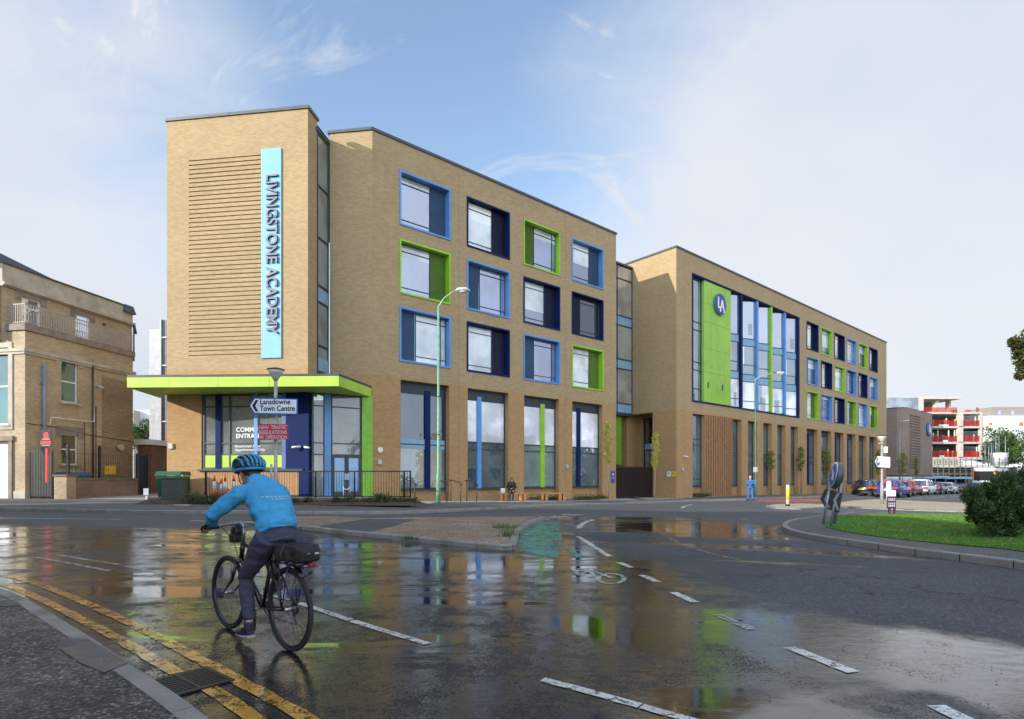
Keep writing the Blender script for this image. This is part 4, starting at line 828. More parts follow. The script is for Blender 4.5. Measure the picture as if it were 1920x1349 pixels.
# vertical name sign on the tower
mb = MB(); mb.fbox(Ft, 4.92, 5.92, .004, .07, 7.15, 16.95); sg = mb.build('name_sign', M('sign_sky_blue', (.15, .39, .54), .4, vs=.4), sch)
LETR = M('letter_grey', (.15, .16, .20), .5); LETS = M('letter_side', (.02, .03, .12), .5)
text('letter_sides', 'LIVINGSTONE ACADEMY', .80, LETS, sg, fmat(Ft, 5.22, .11, EYE+(896-331)*.0251, -math.pi/2), width=7.45, extrude=.034, offset=.016)
text('letters', 'LIVINGSTONE ACADEMY', .80, LETR, sg, fmat(Ft, 5.22, .152, EYE+(896-331)*.0251, -math.pi/2), width=7.45, extrude=.005, offset=.008)
WTX = M('window_lettering', (.85, .85, .85), .6)
text('window_lettering', 'COMMUNITY\nENTRANCE', .30, WTX, ew, fmat(Ft, 3.58, -.03, 3.72, 0), extrude=.002, offset=.003, width=1.8)
text('window_lettering', 'Restricted Area\nAppointment Only', .17, WTX, ew, fmat(Ft, 3.52, -.028, 2.98, 0), extrude=.002, width=1.55)
# wall boxes, alarms and cameras
def wallbox(Fr, px, py, wd, hh, mat, nm='wall_box', dep=.1):
    s_ = Fr.S(px); Yd = Fr.pt(s_, 0, 0).y; z_ = EYE-(py-HY)/FPX*Yd
    mb = MB(); mb.fbox(Fr, s_-wd/2, s_+wd/2, .003, dep, z_-hh/2, z_+hh/2); return mb.build(nm, mat, sch, bevel=.015)
wallbox(Ft, 322, 837, .24, .26, LGREY, 'wall_box'); wallbox(Fa, 711, 867, .22, .24, LGREY); wallbox(Fa, 1062, 875, .18, .26, LGREY); wallbox(Fb, 1279, 880, .2, .26, LGREY)
s_ = Fa.S(712); zc_ = EYE+(896-844)*28.6/FPX
mb = MB(); mb.prism([Fa.pt(s_+.15*math.cos(k*math.pi/3), .004, zc_+.15*math.sin(k*math.pi/3)) for k in range(6)], Vector((*Fa.n, 0))*.08); mb.build('alarm_box', WHITE, sch)
def cctv(Fr, px, py, sgn=1, offs=0.):
    s_ = Fr.S(px); Yd = Fr.pt(s_, 0, 0).y; z_ = EYE-(py-HY)/FPX*Yd
    mb = MB(); mb.loft([Fr.pt(s_, .0+offs, z_), Fr.pt(s_, .12+offs, z_)], [.06, .05], 10); mb.loft([Fr.pt(s_, .12+offs, z_), Fr.pt(s_+sgn*.28, .25+offs, z_-.04)], [.05, .045], 10); mb.build('security_camera', WHITE, sch)
cctv(Ft, 563, 838, -1, .02); cctv(Ft, 574, 839, 1, .03); cctv(Fa, 1133, 852, -1); cctv(Fb, 1281, 856, 1)
s_ = Fa.S(1148); Yd = Fa.pt(s_, 0, 0).y
mb = MB(); mb.fbox(Fa, s_-.17, s_+.25, .003, .03, EYE-.35, EYE+.46); ps_ = mb.build('notice_board', PURPLE, sch)
text('notice_lettering', 'Livingstone\nAcademy', .08, WHITE, ps_, fmat(Fa, s_-.13, .034, EYE+.0), width=.33, extrude=.001)
mb = MB(); mb.prism([Fa.pt(s_+.04+.07*math.cos(k*math.pi/4), .031, EYE+.24+.09*math.sin(k*math.pi/4)) for k in range(8)], Vector((*Fa.n, 0))*.004); mb.build('crest', WHITE, ps_)
for px, mt in ((1254, SIGNW), (1262.5, YEL)):
    u_ = (px-CX)/FPX; s_ = (12.27-u_*42.7)/(.6486+u_*.761); c = Fbe.pt(s_, .004, 0); z_ = EYE-(889-HY)/FPX*c.y
    mb = MB(); mb.box(s_-.17, s_+.17, .004, .02, z_-.2, z_+.2, lambda p: Fbe.pt(p.x, p.y, p.z)); nb_ = mb.build('wall_notice', mt, sch)
    mb = MB(); mb.box(s_-.05, s_+.05, .021, .024, z_-.02, z_+.12, lambda p: Fbe.pt(p.x, p.y, p.z)); mb.build('notice_mark', BLACK if mt is YEL else SIGNRED, nb_)
# airbricks on far block
mb = MB()
for s_ in (19.9, 21.6, 45.2): mb.fbox(Fb, s_, s_+.22, .002, .006, .4, .5)
mb.build('air_brick', FRAME, sch)
# porch gate
gt = thing('porch_gate', 'dark mesh gate closing the porch between the two school blocks', 'gate', (*fp(Fa, LA_, 0), 0))
ga, gb = Fa.pt(LA_+.02, -.2, 0), Fbe.pt(2.1, .06, 0); Fg = F(ga.x, ga.y, gb.x-ga.x, gb.y-ga.y); Lg = (gb-ga).length
mb = MB()
for s_ in (0, Lg*.42, Lg*.47, Lg-.08): mb.fbox(Fg, s_, s_+.08, -.04, .04, .05, 2.35)
for zz in (.12, 2.27): mb.fbox(Fg, .08, Lg-.08, -.03, .03, zz, zz+.08)
mb.build('gate_frame', BLACK, gt); mb = MB()
for k in range(int(Lg/.055)): mb.fbox(Fg, .09+k*.055, .09+k*.055+.022, -.012, .012, .2, 2.27)
mb.build('gate_mesh', M('gate_brown', (.03, .018, .014), .5), gt)
# ---- fence, bank, steps in front of the entrance ----
FF = F(-13.4, 24.95, 9.2, -.45); Lf = FF.S(770)
bank = [fp(FF, -2.6, .95), fp(FF, Lf-.2, .95), fp(FF, Lf+.7, .3), fp(FF, Lf+.5, -.05), fp(FF, -2.6, -.05)]
mb = MB(); zlow, zhi = .40, .60
mb.face([FF.pt(-2.6, .95, zlow), FF.pt(Lf-.1, .95, zlow), FF.pt(Lf+.1, .0, zhi), FF.pt(-2.6, 0, zhi)]); mb.face([FF.pt(Lf-.1, .95, zlow), FF.pt(Lf+1.1, .2, .36), FF.pt(Lf+.1, 0, zhi)]); struct(mb.build('planting_bed', SOIL))
mb = MB(); mb.fbox(FF, -2.6, Lf, -.12, -.01, .2, .68); mb.build('retaining_wall', BRD, None); tag(bpy.data.objects['retaining_wall'], 'low red brick retaining wall under the black railings', 'wall')
mb = MB(); mb.prism([FF.pt(-2.6, -.12, .2), FF.pt(Lf, -.12, .2), Fa.pt(.75, .05, .2), Fa.pt(-.2, -.4, .2), Ft.pt(-.2, -.1, .2)], (0, 0, .46)); struct(mb.build('entrance_terrace', PALEPAVE, normals=True))
fn = thing('railings', 'long black metal railings along the bed before the community entrance', 'railings', tuple(FF.pt(0, 0, .6)))
mb = MB(); zf0, zf1 = .72, 1.80
mb.fbox(FF, 0, Lf, -.075, -.045, zf1, zf1+.05); mb.fbox(FF, 0, Lf, -.075, -.045, zf0, zf0+.04); mb.build('rail', BLACK, fn)
mb = MB(); k = .06
while k < Lf: mb.cyl(FF.pt(k, -.06, zf0+.03), FF.pt(k, -.06, zf1), .009, n=6); k += .115
mb.build('bars', BLACK, fn)
for s_ in (0, FF.S(591), FF.S(664), FF.S(757), Lf-.03): mb = MB(); mb.fbox(FF, s_-.03, s_+.03, -.09, -.03, .4, zf1+.02); mb.build('post', BLACK, fn)
def handrail(px, py, Yd, label, rev=False):
    x, y = (px-CX)/FPX*Yd, Yd; z = g(x, y)+.12; t = thing('handrail', label, 'handrail', (x, y, z), 0, 'black step handrails')
    mb = MB(); a = Vector((x, y, z)); ux = Vector((Fa.n[0], Fa.n[1], 0)); b_ = a-ux*.9
    mb.cyl(a, a+UP*1.0, .022, n=8); mb.cyl(b_, b_+UP*1.15, .022, n=8); mb.build('post', BLACK, t); mb = MB(); mb.loft([a+UP*.86+ux*.12, a+UP*1.0, b_+UP*1.15, b_+UP*1.12-ux*.2], .025, 8); mb.build('rail', BLACK, t)
handrail(778, 940, 26.2, 'short black handrail at the end of the railings'); handrail(838, 940, 29.0, 'black handrail left of the second tall window'); handrail(864, 941, 29.6, 'black handrail in front of the second tall window'); handrail(894, 940, 30.3, 'black handrail left of the seated woman')
# ================= old brick building, left =================
ob = thing('old_brick_building', 'old buff brick building with balcony railing and rendered parapet at the left edge', 'building', (-26.4, 31, .42))
FL = F(-26.4, 31, .179, 1.0); FLf = F(-26.4-12, 31+2.15, 12, -2.15)
def win_hole(Fr, a, b, c, d): return (a, b, c, d, .14)
W1 = (2.07, 3.09, EYE+4.4, EYE+6.8); W2 = (2.07, 3.09, EYE+.75, EYE+2.55)
mb = MB(); mb.wall(FL, 0, 7.05, -.3, EYE+8.0, [(*W1, .14), (*W2, .14)]); Lq = 12.19
mb.wall(FLf, 0, Lq, -.3, EYE+8.0, [(Lq-2.6, Lq-1.05, EYE+2.9, EYE+7.1, .14), (Lq-2.7, Lq-1.0, -.2, EYE+1.9, .2)])
mb.face([FL.pt(7.05, 0, -.3), FL.pt(7.05, -9, -.3), FL.pt(7.05, -9, EYE+8), FL.pt(7.05, 0, EYE+8)]); mb.build('wall', BRO, ob)
mb = MB(); mb.wall(FL, 4.7, 7.05, .2, EYE+6.3, ()); o_ = mb.build('wall_shade', BRY, ob)  # darker brick sheet: paints the shade on the far end of this wall
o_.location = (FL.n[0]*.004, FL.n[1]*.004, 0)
# upper storey, set back
FU = F(-27.55, 31.2, .179, 1.0)
U1 = (.75, 1.85, EYE+8.35, EYE+10.15); U2 = (4.0, 5.0, EYE+8.4, EYE+10.1)
mb = MB(); mb.wall(FU, -.3, 8.2, EYE+7.5, EYE+10.4, [(*U1, .12), (*U2, .12)]); mb.fbox(FU, -.31, 8.21, -8, -.4, EYE+7.5, EYE+10.39); mb.build('upper_wall', BRO, ob)
mb = MB(); mb.fbox(FU, -.3, 8.2, -.3, .06, EYE+10.62, EYE+11.6); mb.fbox(FU, -.3, 8.25, -.3, .10, EYE+10.4, EYE+10.47); mb.fbox(FU, -.3, 8.3, -.3, .2, EYE+10.47, EYE+10.62); mb.build('parapet', STONE, ob)
mb = MB(); mb.fbox(FU, -.3, 8.2, -.35, .12, EYE+11.6, EYE+11.68); mb.prism([FU.pt(7.4, .22, EYE+11.2), FU.pt(8.35, .22, EYE+11.2), FU.pt(8.2, .12, EYE+11.72), FU.pt(7.5, .12, EYE+11.72)], Vector((*FU.n, 0))*-.9); mb.build('parapet_cap', COPE, ob)
mb = MB(); mb.face([FU.pt(-6, -.6, EYE+11.6), FU.pt(5.5, -.6, EYE+11.6), FU.pt(2.5, -3.5, EYE+13.4), FU.pt(-6, -3.5, EYE+14.2)]); mb.face([FU.pt(5.5, -.6, EYE+11.6), FU.pt(5.5, -8, EYE+11.6), FU.pt(2.5, -3.5, EYE+13.4)]); mb.build('roof', SLATE, ob)
mb = MB(); mb.fbox(FL, -.08, 7.15, -1.2, .09, EYE+8.0, EYE+8.36); mb.fbox(FLf, 0, Lq+.08, -1.2, .09, EYE+8.0, EYE+8.36); mb.build('balcony_edge', M('weathered_stone', (.24, .20, .16), .85, 0, .25, 2, .3), ob)
mb = MB()
for Fr, a, b_ in ((FL, -.1, 7.2), (FLf, 0, Lq+.1)): mb.fbox(Fr, a, b_, 0.004, .12, EYE+6.85, EYE+7.02); mb.fbox(Fr, a, b_, 0.004, .07, EYE+6.72, EYE+6.846)
mb.build('string_course', STONE, ob)
RAILW = M('rail_offwhite', (.38, .34, .31), .6)
mb = MB()
for Fr, a, b_ in ((FL, 0, 7.05), (FLf, 0, Lq)):
    mb.fbox(Fr, a, b_, -.06, -.02, EYE+9.42, EYE+9.47); mb.fbox(Fr, a, b_, -.06, -.02, EYE+8.44, EYE+8.48); k = a+.05
    while k < b_: mb.fbox(Fr, k, k+.03, -.05, -.03, EYE+8.48, EYE+9.42); k += .145
mb.build('balustrade', RAILW, ob)
def sash(Fr, h, name='window', dep=.14, lint=True, glass=GL_TEAL, mat=WHITE, bar=.5, lin=STONE):
    a, b_, c, d_ = h[:4]; mb = MB(); q = .07
    for z_ in ((a, b_, c, c+q), (a, b_, d_-q, d_), (a, a+q, c+q, d_-q), (b_-q, b_, c+q, d_-q), (a+q, b_-q, c+(d_-c)*bar-.04, c+(d_-c)*bar+.04)): mb.fbox(Fr, z_[0], z_[1], -dep-.02, -dep+.06, z_[2], z_[3])
    f = mb.build(name, mat, ob); mb = MB(); mb.fbox(Fr, a+q, b_-q, -dep-.01, -dep+.02, c+q, d_-q); mb.build('pane', glass, f)
    if lint: mb = MB(); mb.fbox(Fr, a-.35, b_+.35, .003, .03, d_, d_+.45); mb.fbox(Fr, a-.35, a-.0, .003, .03, d_-.25, d_); mb.fbox(Fr, b_+.0, b_+.35, .003, .03, d_-.25, d_); mb.build('lintel', lin, f)
    mb = MB(); mb.fbox(Fr, a-.15, b_+.15, -.1, .09, c-.12, c); mb.build('sill', lin, f); return f
CURT = glass_mat('curtain_glass', (.03, .16, .16), .04, rise=.12)
WST = MATS['weathered_stone']
sash(FL, W1, glass=CURT); sash(FL, W2, glass=glass_mat('sooty_glass', (.02, .025, .022), .03, rise=.1), lin=WST); sash(FU, U1, glass=GL_WHITE, lin=WST, bar=.68, dep=.12); sash(FU, U2, glass=GL_WHITE, lin=WST, bar=.7, dep=.12)
fw = sash(FLf, (Lq-2.6, Lq-1.05, EYE+2.9, EYE+7.1), lint=False, glass=CURT)
mb = MB(); a, b_, c, d_ = Lq-2.6, Lq-1.05, EYE+2.9, EYE+7.1
for z_ in ((a-.25, b_+.25, d_, d_+.28), (a-.25, a, c, d_), (b_, b_+.28, c-.28, d_), (a-.25, b_, c-.28, c)): mb.fbox(FLf, z_[0], z_[1], .004, .06, z_[2], z_[3])
mb.build('surround', STONE, fw)
a, b_, c, d_ = Lq-2.7, Lq-1.0, .38, EYE+1.9
mb = MB(); mb.fbox(FLf, a, b_, -.18, -.12, c, 2.75); mb.fbox(FLf, a, b_, -.18, -.13, 3.1, d_)
for k in range(2):
    for zz in ((.55, 1.45), (1.65, 2.6)): mb.fbox(FLf, a+.1+k*.8, a+.75+k*.8, -.12, -.10, zz[0], zz[1])
dd_ = mb.build('door', WHITE, ob); mb = MB(); mb.fbox(FLf, a, b_, -.17, -.13, 2.76, 3.09); mb.build('fanlight', GL_DARK, dd_)
mb = MB(); mb.fbox(FLf, b_, b_+.24, .003, .1, .4, d_+.1); mb.fbox(FLf, a-.2, b_+.32, .003, .14, d_+.1, d_+.36); mb.build('door_surround', WST, dd_)
mb = MB(); mb.fbox(FLf, b_+.26, Lq+.03, .003, .05, -.2, .82); mb.fbox(FL, -.05, .35, .003, .05, -.2, .82); mb.build('plinth', STONE, ob)
mb = MB(); mb.cyl(FL.pt(.93, .16, 1.9), FL.pt(.93, .16, EYE+6.3), .09, n=12); mb.cyl(FL.pt(.93, .16, .6), FL.pt(.93, .16, 1.9), .085, n=12)
for zz in (2.2, 4.5, 6.8): mb.fbox(FL, .8, 1.06, .003, .18, zz, zz+.05)
mb.build('flue_pipe', M('flue_grey', (.20, .23, .29), .45), ob)
mb = MB(); PIPE = M('brown_pipe', (.045, .03, .022), .5)
mb.cyl(FL.pt(4.02, .08, 1), FL.pt(4.02, .08, EYE+6.9), .045, n=8); mb.cyl(FL.pt(4.25, .06, 1), FL.pt(4.25, .06, EYE+4.4), .022, n=6); mb.cyl(FL.pt(3.5, .05, 1), FL.pt(3.5, .05, EYE+3.3), .02, n=6)
mb.loft([FL.pt(.0, .02, EYE+2.95), FL.pt(1.6, .02, EYE+2.9), FL.pt(3.4, .02, EYE+2.62), FL.pt(7, .02, EYE+2.4)], .018, 6); mb.build('drainpipe', PIPE, ob)
mb = MB(); mb.loft([FL.pt(3.98, .2, EYE+4.6), FL.pt(3.98, .2, EYE+3.4), FL.pt(1.35, .14, EYE+3.4), FL.pt(1.25, .14, EYE+3.0), FL.pt(1.1, .14, EYE+3.0)], .03, 8); mb.build('waste_pipe', WHITE, ob)
mb = MB(); mb.loft([FL.pt(4.3, .004, EYE+5.6), FL.pt(4.3, .2, EYE+5.65), FL.pt(4.45, .4, EYE+5.5)], [.04, .05, .1], 8); mb.build('floodlight', LGREY, ob)
mb = MB(); mb.loft([FL.pt(5.9, .0, EYE+1.95), FL.pt(5.9, .28, EYE+1.95)], [.17, .2], 14); mb.build('vent_cowl', STONE, ob)
mb = MB(); mb.fbox(FU, 5.9, 6.05, .02, .12, EYE+9.9, EYE+10.0); mb.loft([FU.pt(8.25, .1, EYE+10.5), FU.pt(8.4, .1, EYE+9.9)], .1, 8); mb.cyl(FU.pt(8.25, .1, EYE+8), FU.pt(8.25, .1, EYE+10.4), .05, n=8); mb.build('gutter_hopper', COPE, ob)
# gate, pier, low wall, fence posts
sg_ = thing('side_gate', 'dark metal bar gate between the old building and the brick pier', 'gate', (*G(55, 935), .4))
ga, gb = Vector((*G(57, 935, .12), 0)), Vector((*G(99, 936, .12), 0)); Fg = F(ga.x, ga.y, gb.x-ga.x, gb.y-ga.y); Lg = (gb-ga).length; DG = M('dark_green_paint', (.02, .032, .025), .5)
mb = MB()
for zz in (.55, 2.9): mb.fbox(Fg, .03, Lg-.03, -.02, .02, zz, zz+.05)
mb.fbox(Fg, 0, .06, -.03, .03, .4, 2.95); mb.fbox(Fg, Lg-.06, Lg, -.03, .03, .4, 2.95); mb.build('gate_frame', BLACK, sg_); mb = MB(); k = .12
while k < Lg-.1: mb.fbox(Fg, k, k+.05, -.015, .015, .6, 2.9+.15*math.sin(k*3)); k += .14
mb.build('bars', M('gate_grey_green', (.07, .085, .075), .5), sg_)
pw_ = thing('brick_pier', 'short brick pier beside the side gate', 'pier', (*G(112, 936), .4)); c = Vector((*G(113, 936, .12), 0))
mb = MB(); mb.box(c.x-.33, c.x+.33, c.y, c.y+.66, 0, 1.62); mb.build('brickwork', BRO, pw_); mb = MB(); mb.box(c.x-.38, c.x+.38, c.y-.05, c.y+.71, 1.62, 1.72); mb.build('cap', BRD, pw_)
lw = thing('low_wall', 'low stained brick wall with mossy coping beside the passage', 'wall', (*G(190, 933), .4)); A_, B_ = Vector((*G(131, 935, .12), 0)), Vector((*G(258, 929, .12), 0)); Fw = F(A_.x, A_.y, B_.x-A_.x, B_.y-A_.y); Lw = (B_-A_).length
mb = MB(); mb.fbox(Fw, 0, Lw, -.3, 0, 0, 1.42); mb.build('brickwork', brick_mat('blotchy_brick', (.30, .20, .15), (.20, .14, .10), (.25, .22, .18), .6), lw); mb = MB(); mb.fbox(Fw, -.03, Lw, -.33, .04, 1.42, 1.52); mb.build('coping', M('mossy_coping', (.17, .17, .08), .9, 0, .3, 3, .4), lw)
for i, (px, a, lab) in enumerate(((131, 834, 'tall black fence post at the left end of the low wall'), (190, 836, 'tall black fence post in the middle of the low wall'))):
    c = Vector((*G(px, 935 if i == 0 else 932, .12), 0)); zt = EYE-(a-HY)/FPX*(c.y-.15); mb = MB(); mb.box(c.x-.06, c.x+.06, c.y-.2, c.y-.08, .3, zt); tag(mb.build('fence_post', BLACK), lab, 'post', 'fence posts at the low wall')
nf = thing('mesh_fence', 'thin green wire mesh fence standing on the low wall', 'fence', (A_.x, A_.y, 1.5)); mb = MB(); k = 0
while k < Lw: mb.fbox(Fw, k, k+.008, -.16, -.15, 1.52, 2.95); k += .2
for zz in (1.6, 2.0, 2.4, 2.9): mb.fbox(Fw, 0, Lw, -.161, -.149, zz, zz+.012)
mb.build('mesh', DG, nf)
bb = thing('blue_lidded_bin', 'large grey bin with blue lid behind the low wall', 'bin', (Fw.pt(2.3, -1.2, 1).x, Fw.pt(2.3, -1.2, 1).y, .5)); mb = MB(); mb.fbox(Fw, 1.1, 2.7, -1.7, -.8, .5, 1.68); mb.build('body', M('bin_grey', (.12, .14, .15), .5), bb, bevel=.03); mb = MB(); mb.prism([Fw.pt(1.05, -.75, 1.68), Fw.pt(1.05, -1.75, 1.68), Fw.pt(1.05, -1.6, 1.86), Fw.pt(1.05, -.85, 1.86)], Vector((Fw.u[0], Fw.u[1], 0))*1.7); mb.build('lid', M('bin_blue', (.02, .11, .25), .4), bb, normals=True)
c = Vector((*G(190, 905), 0)); mb = MB(); mb.fbox(FL, 4.9, 5.7, .02, .05, 1.75, 2.3); o_ = mb.build('warning_sign', YEL, ob)
sg2 = thing('passage_gate', 'tall black metal gate across the passage beside the tower', 'gate', (*G(262, 928), .4)); A_, B_ = Vector((*G(256, 929, .12), 0)), Vector((*G(277, 927, .12), 0)); Fp = F(A_.x, A_.y, B_.x-A_.x, B_.y-A_.y); Lp = (B_-A_).length
mb = MB(); mb.fbox(Fp, 0, .25, -.06, .06, .3, 3.1); mb.fbox(Fp, Lp-.2, Lp, -.06, .06, .3, 3.1); mb.fbox(Fp, .25, Lp-.2, -.03, .03, 3.0, 3.07); mb.build('gate_frame', BLACK, sg2); mb = MB(); k = .26
while k < Lp-.2: mb.fbox(Fp, k, k+.03, -.015, .015, .35, 3.0); k += .09
mb.build('bars', BLACK, sg2)
rp = thing('timber_screen', 'dark reddish board screen closing the passage left of the tower', 'fence', (*G(290, 926), .4)); A_, B_ = Vector((*G(276, 926, .12), 0)), Vector((*G(312, 924, .12), 0)); Fp = F(A_.x, A_.y, B_.x-A_.x, B_.y-A_.y); mb = MB()
for k in range(14): mb.fbox(Fp, k*.12, k*.12+.11, -.03, .0+.01*(k % 2), .3, 3.35)
mb.build('boards', M('red_boards', (.07, .022, .018), .7, 0, .3, 6), rp); mb = MB(); mb.fbox(Fp, 0, 1.7, -.05, .05, 3.36, 3.46); mb.build('rail', M('red_boards_top', (.12, .05, .04), .7), rp)
# estate agent board
fsb = thing('estate_agent_board', 'black and red letting board on a red post at the side gate', 'sign', (*G(86, 936), .4)); Yb = 28.4
def Pm(px, py, dy=0): return P(px, py, Yb+dy)
mb = MB(); p0, p1 = Pm(77, 839), Pm(96, 806); mb.box(p0.x, p1.x, Yb, Yb+.03, p0.z, p1.z); mb.build('board', BLACK, fsb); mb = MB(); p0, p1 = Pm(76, 833.5), Pm(96, 827); mb.box(p0.x, p1.x, Yb-.012, Yb-.002, p0.z, p1.z); mb.build('red_strip', M('sign_bright_red', (.75, .03, .03), .5), fsb)
mb = MB(); c = Pm(86.5, 818); mb.prism([c+Vector((-.13, -.01, -.16)), c+Vector((.13, -.01, -.16)), c+Vector((.13, -.01, .1)), c+Vector((.07, -.01, .19)), c+Vector((-.07, -.01, .19)), c+Vector((-.13, -.01, .1))], (0, .008, 0)); mb.build('emblem', MATS['sign_bright_red'], fsb)
mb = MB(); p0, p1 = Pm(84, 905), Pm(88, 841); mb.box(p0.x, p1.x, Yb+.03, Yb+.1, p0.z, p1.z); mb.build('post', MATS['sign_bright_red'], fsb)
mb = MB()
for y_ in (824.5, 836): 
    for k in range(5): p0 = Pm(79+k*3.2, y_); mb.box(p0.x, p0.x+.06, Yb-.014, Yb-.003, p0.z, p0.z+.03)
mb.build('lettering', WHITE, fsb)
# small white marker post, bins, cabinet
wm = thing('marker_post', 'small leaning white marker sign on the pale passage paving', 'marker', (*G(276, 938), .4)); c = Vector((*G(275, 939, .12), g(*G(275, 939))+.12))
mb = MB(); mb.box(c.x-.05, c.x+.05, c.y-.02, c.y+.02, c.z-.1, c.z+.3); mb.build('post', LGREY, wm); mb = MB(); mb.box(c.x-.13, c.x+.13, c.y-.06, c.y-.03, c.z+.27, c.z+.6); mb.build('plate', LGREY, wm, bevel=.01)
c = Vector((*G(352, 940, .12), g(*G(352, 940))+.12)); Yc = c.y
gb_ = thing('green_wheelie_bin', 'large green wheeled bin with closed lid beside the tower', 'bin', ((325-CX)/FPX*26.2, 26.2, c.z)); BG = M('bin_green', (.010, .07, .03), .4, 0, .15, 4)
x0, x1 = (295-CX)/FPX*26.2, (341-CX)/FPX*26.2; z0 = .50; BY = .55
mb = MB(); mb.prism([Vector((x0+.06, 25.6+BY, z0+.1)), Vector((x1-.06, 25.6+BY, z0+.1)), Vector((x1, 25.5+BY, z0+1.12)), Vector((x0, 25.5+BY, z0+1.12))], (0, .85, 0)); mb.build('body', BG, gb_, bevel=.03)
mb = MB(); mb.prism([Vector((x0-.03, 25.42+BY, z0+1.14)), Vector((x0-.03, 26.4+BY, z0+1.14)), Vector((x0-.03, 26.3+BY, z0+1.34)), Vector((x0-.03, 25.6+BY, z0+1.34))], (x1-x0+.06, 0, 0)); mb.build('lid', M('bin_green_lid', (.015, .10, .05), .35), gb_, bevel=.03, normals=True)
mb = MB()
for x in (x0+.12, x1-.12):
    for y in (25.7+BY, 26.2+BY): mb.loft([Vector((x-.03, y, z0+.05)), Vector((x+.03, y, z0+.05))], [.08, .08], 12, side=UP)
mb.build('wheels', BLACK, gb_); mb = MB(); p0 = P(327, 893.5, 25.95); mb.box(p0.x, p0.x+.32, 26.05, 26.065, p0.z, p0.z+.07); mb.build('label_plate', LGREY, gb_)
cb = thing('street_cabinet', 'scuffed grey green street cabinet in front of the green bin', 'cabinet', (*G(323, 943, .1), .4)); cx, cy = (323-CX)/FPX*24.9, 24.9; zc_ = g(cx, cy)+.11
CAB = grit('cabinet_grey_green', (.06, .075, .07), (.10, .12, .11), 30, .55, 0, .1); mb = MB(); mb.box(cx-.50, cx+.42, cy, cy+.45, zc_, zc_+.08); mb.build('base', CONC, cb); mb = MB(); mb.box(cx-.48, cx+.40, cy+.02, cy+.43, zc_+.08, zc_+1.08); mb.build('body', CAB, cb, bevel=.015); mb = MB(); mb.box(cx-.51, cx+.43, cy-.01, cy+.46, zc_+1.083, zc_+1.15); mb.build('lid', CAB, cb, bevel=.015)
# cones behind the railings
CONR = M('cone_red', (.75, .06, .03), .5); cone0 = None
for i, (px, hh, lab) in enumerate(((402, 1.0, 'tallest red and white cone at the left end behind the railings'), (413, .85, 'shorter cone second from left behind the railings'), (422, 1.0, 'red and white cone third from left behind the railings'), (436, 1.0, 'red and white cone just left of the cyclist behind the railings'))):
    Yd = 25.5; loc = ((px-CX)/FPX*Yd, Yd+.1*(i % 2), .665)
    if cone0 is None:
        cone0 = thing('traffic_cone', lab, 'cone', loc, 0, 'cones behind the railings'); X0 = Vector(loc)
        mb = MB(); mb.box(X0.x-.18, X0.x+.18, X0.y-.18, X0.y+.18, X0.z, X0.z+.04); mb.build('base', CONR, cone0, bevel=.01); mb = MB(); mb.loft([X0+UP*.04, X0+UP*.3], [.13, .10], 12); mb.loft([X0+UP*.72, X0+UP*1.0], [.062, .03], 12); mb.build('body', CONR, cone0); mb = MB(); mb.loft([X0+UP*.3, X0+UP*.72], [.10, .062], 12); mb.build('reflective_sleeve', WHITE, cone0)
    else: c_ = dup(cone0, loc, 0, lab); c_.scale = (1, 1, hh)
bh = thing('bike_stand', 'small steel hoop stand beside the entrance doors', 'stand', (*P(652, 930, 26).xy, .66)); mb = MB(); c = P(650, 920, 26.2); mb.torus((c.x, c.y, 1.15), (0, 1, 0), .14, .022, 16, 8, (0, math.pi)); mb.cyl((c.x-.14, c.y, .66), (c.x-.14, c.y, 1.15), .022, n=8); mb.cyl((c.x+.14, c.y, .66), (c.x+.14, c.y, 1.15), .022, n=8); mb.build('hoop', LGREY, bh)
# ================= behind the tower, left gap =================
ss_ = thing('parking_block', 'tall grey mesh clad block seen behind the tower', 'building', (-27, 46, 0))
mb = MB(); Q0, Q1 = P(300, 896, 48), P(345, 896, 44); mb.box((303-CX)/FPX*47, -20, 47, 56, -.3, EYE+(896-600)*47/FPX); mb.build('wall', M('mesh_cladding', (.17, .175, .17), .6, .2, .15, 2), ss_)
mb = MB(); x0 = (303-CX)/FPX*47
for k in range(6): zz = 1.5+k*2.3; mb.box(x0-.03, -20, 46.9, 46.99, zz, zz+.12)
mb.box(x0-.06, x0+.05, 46.85, 46.98, 0, EYE+13); mb.box(x0-1.0, x0-.04, 46.99, 55, 0, EYE+12.2); mb.build('cladding_rails', LGREY, ss_)
fb_ = thing('far_pale_block', 'pale rendered apartment block far behind the passage', 'building', (-60, 92, 0)); mb = MB(); Yd = 92; mb.box((250-CX)/FPX*Yd, (310-CX)/FPX*Yd, Yd, Yd+12, -1, EYE+(896-769)*Yd/FPX); mb.build('wall', M('pale_render', (.62, .62, .60), .8), fb_)
mb = MB(); mb.box((240-CX)/FPX*Yd, (262-CX)/FPX*Yd, Yd-1.5, Yd-.01, -1, EYE+(896-771)*Yd/FPX); mb.build('wing', M('pale_stone_render', (.50, .44, .36), .8), fb_)
for k in range(3): mb = MB(); z_ = EYE+(896-777-14*k)*Yd/FPX; mb.box((256.5-CX)/FPX*Yd, (261-CX)/FPX*Yd, Yd-1.54, Yd-1.505, z_-.75, z_); mb.build('window', GL_DARK, fb_)
sh = thing('flat_roof_shed', 'white fascia of a flat roofed shed beyond the passage gate', 'shed', P(268, 900, 40)); mb = MB(); p0, p1 = P(252, 834, 40), P(283, 824, 40); mb.box(p0.x, p1.x, 40, 43, p0.z, p1.z); mb.build('fascia', WHITE, sh); mb = MB(); mb.box(p0.x+.1, p1.x-.1, 40.2, 43, 0, p0.z); mb.build('wall', BRD, sh)
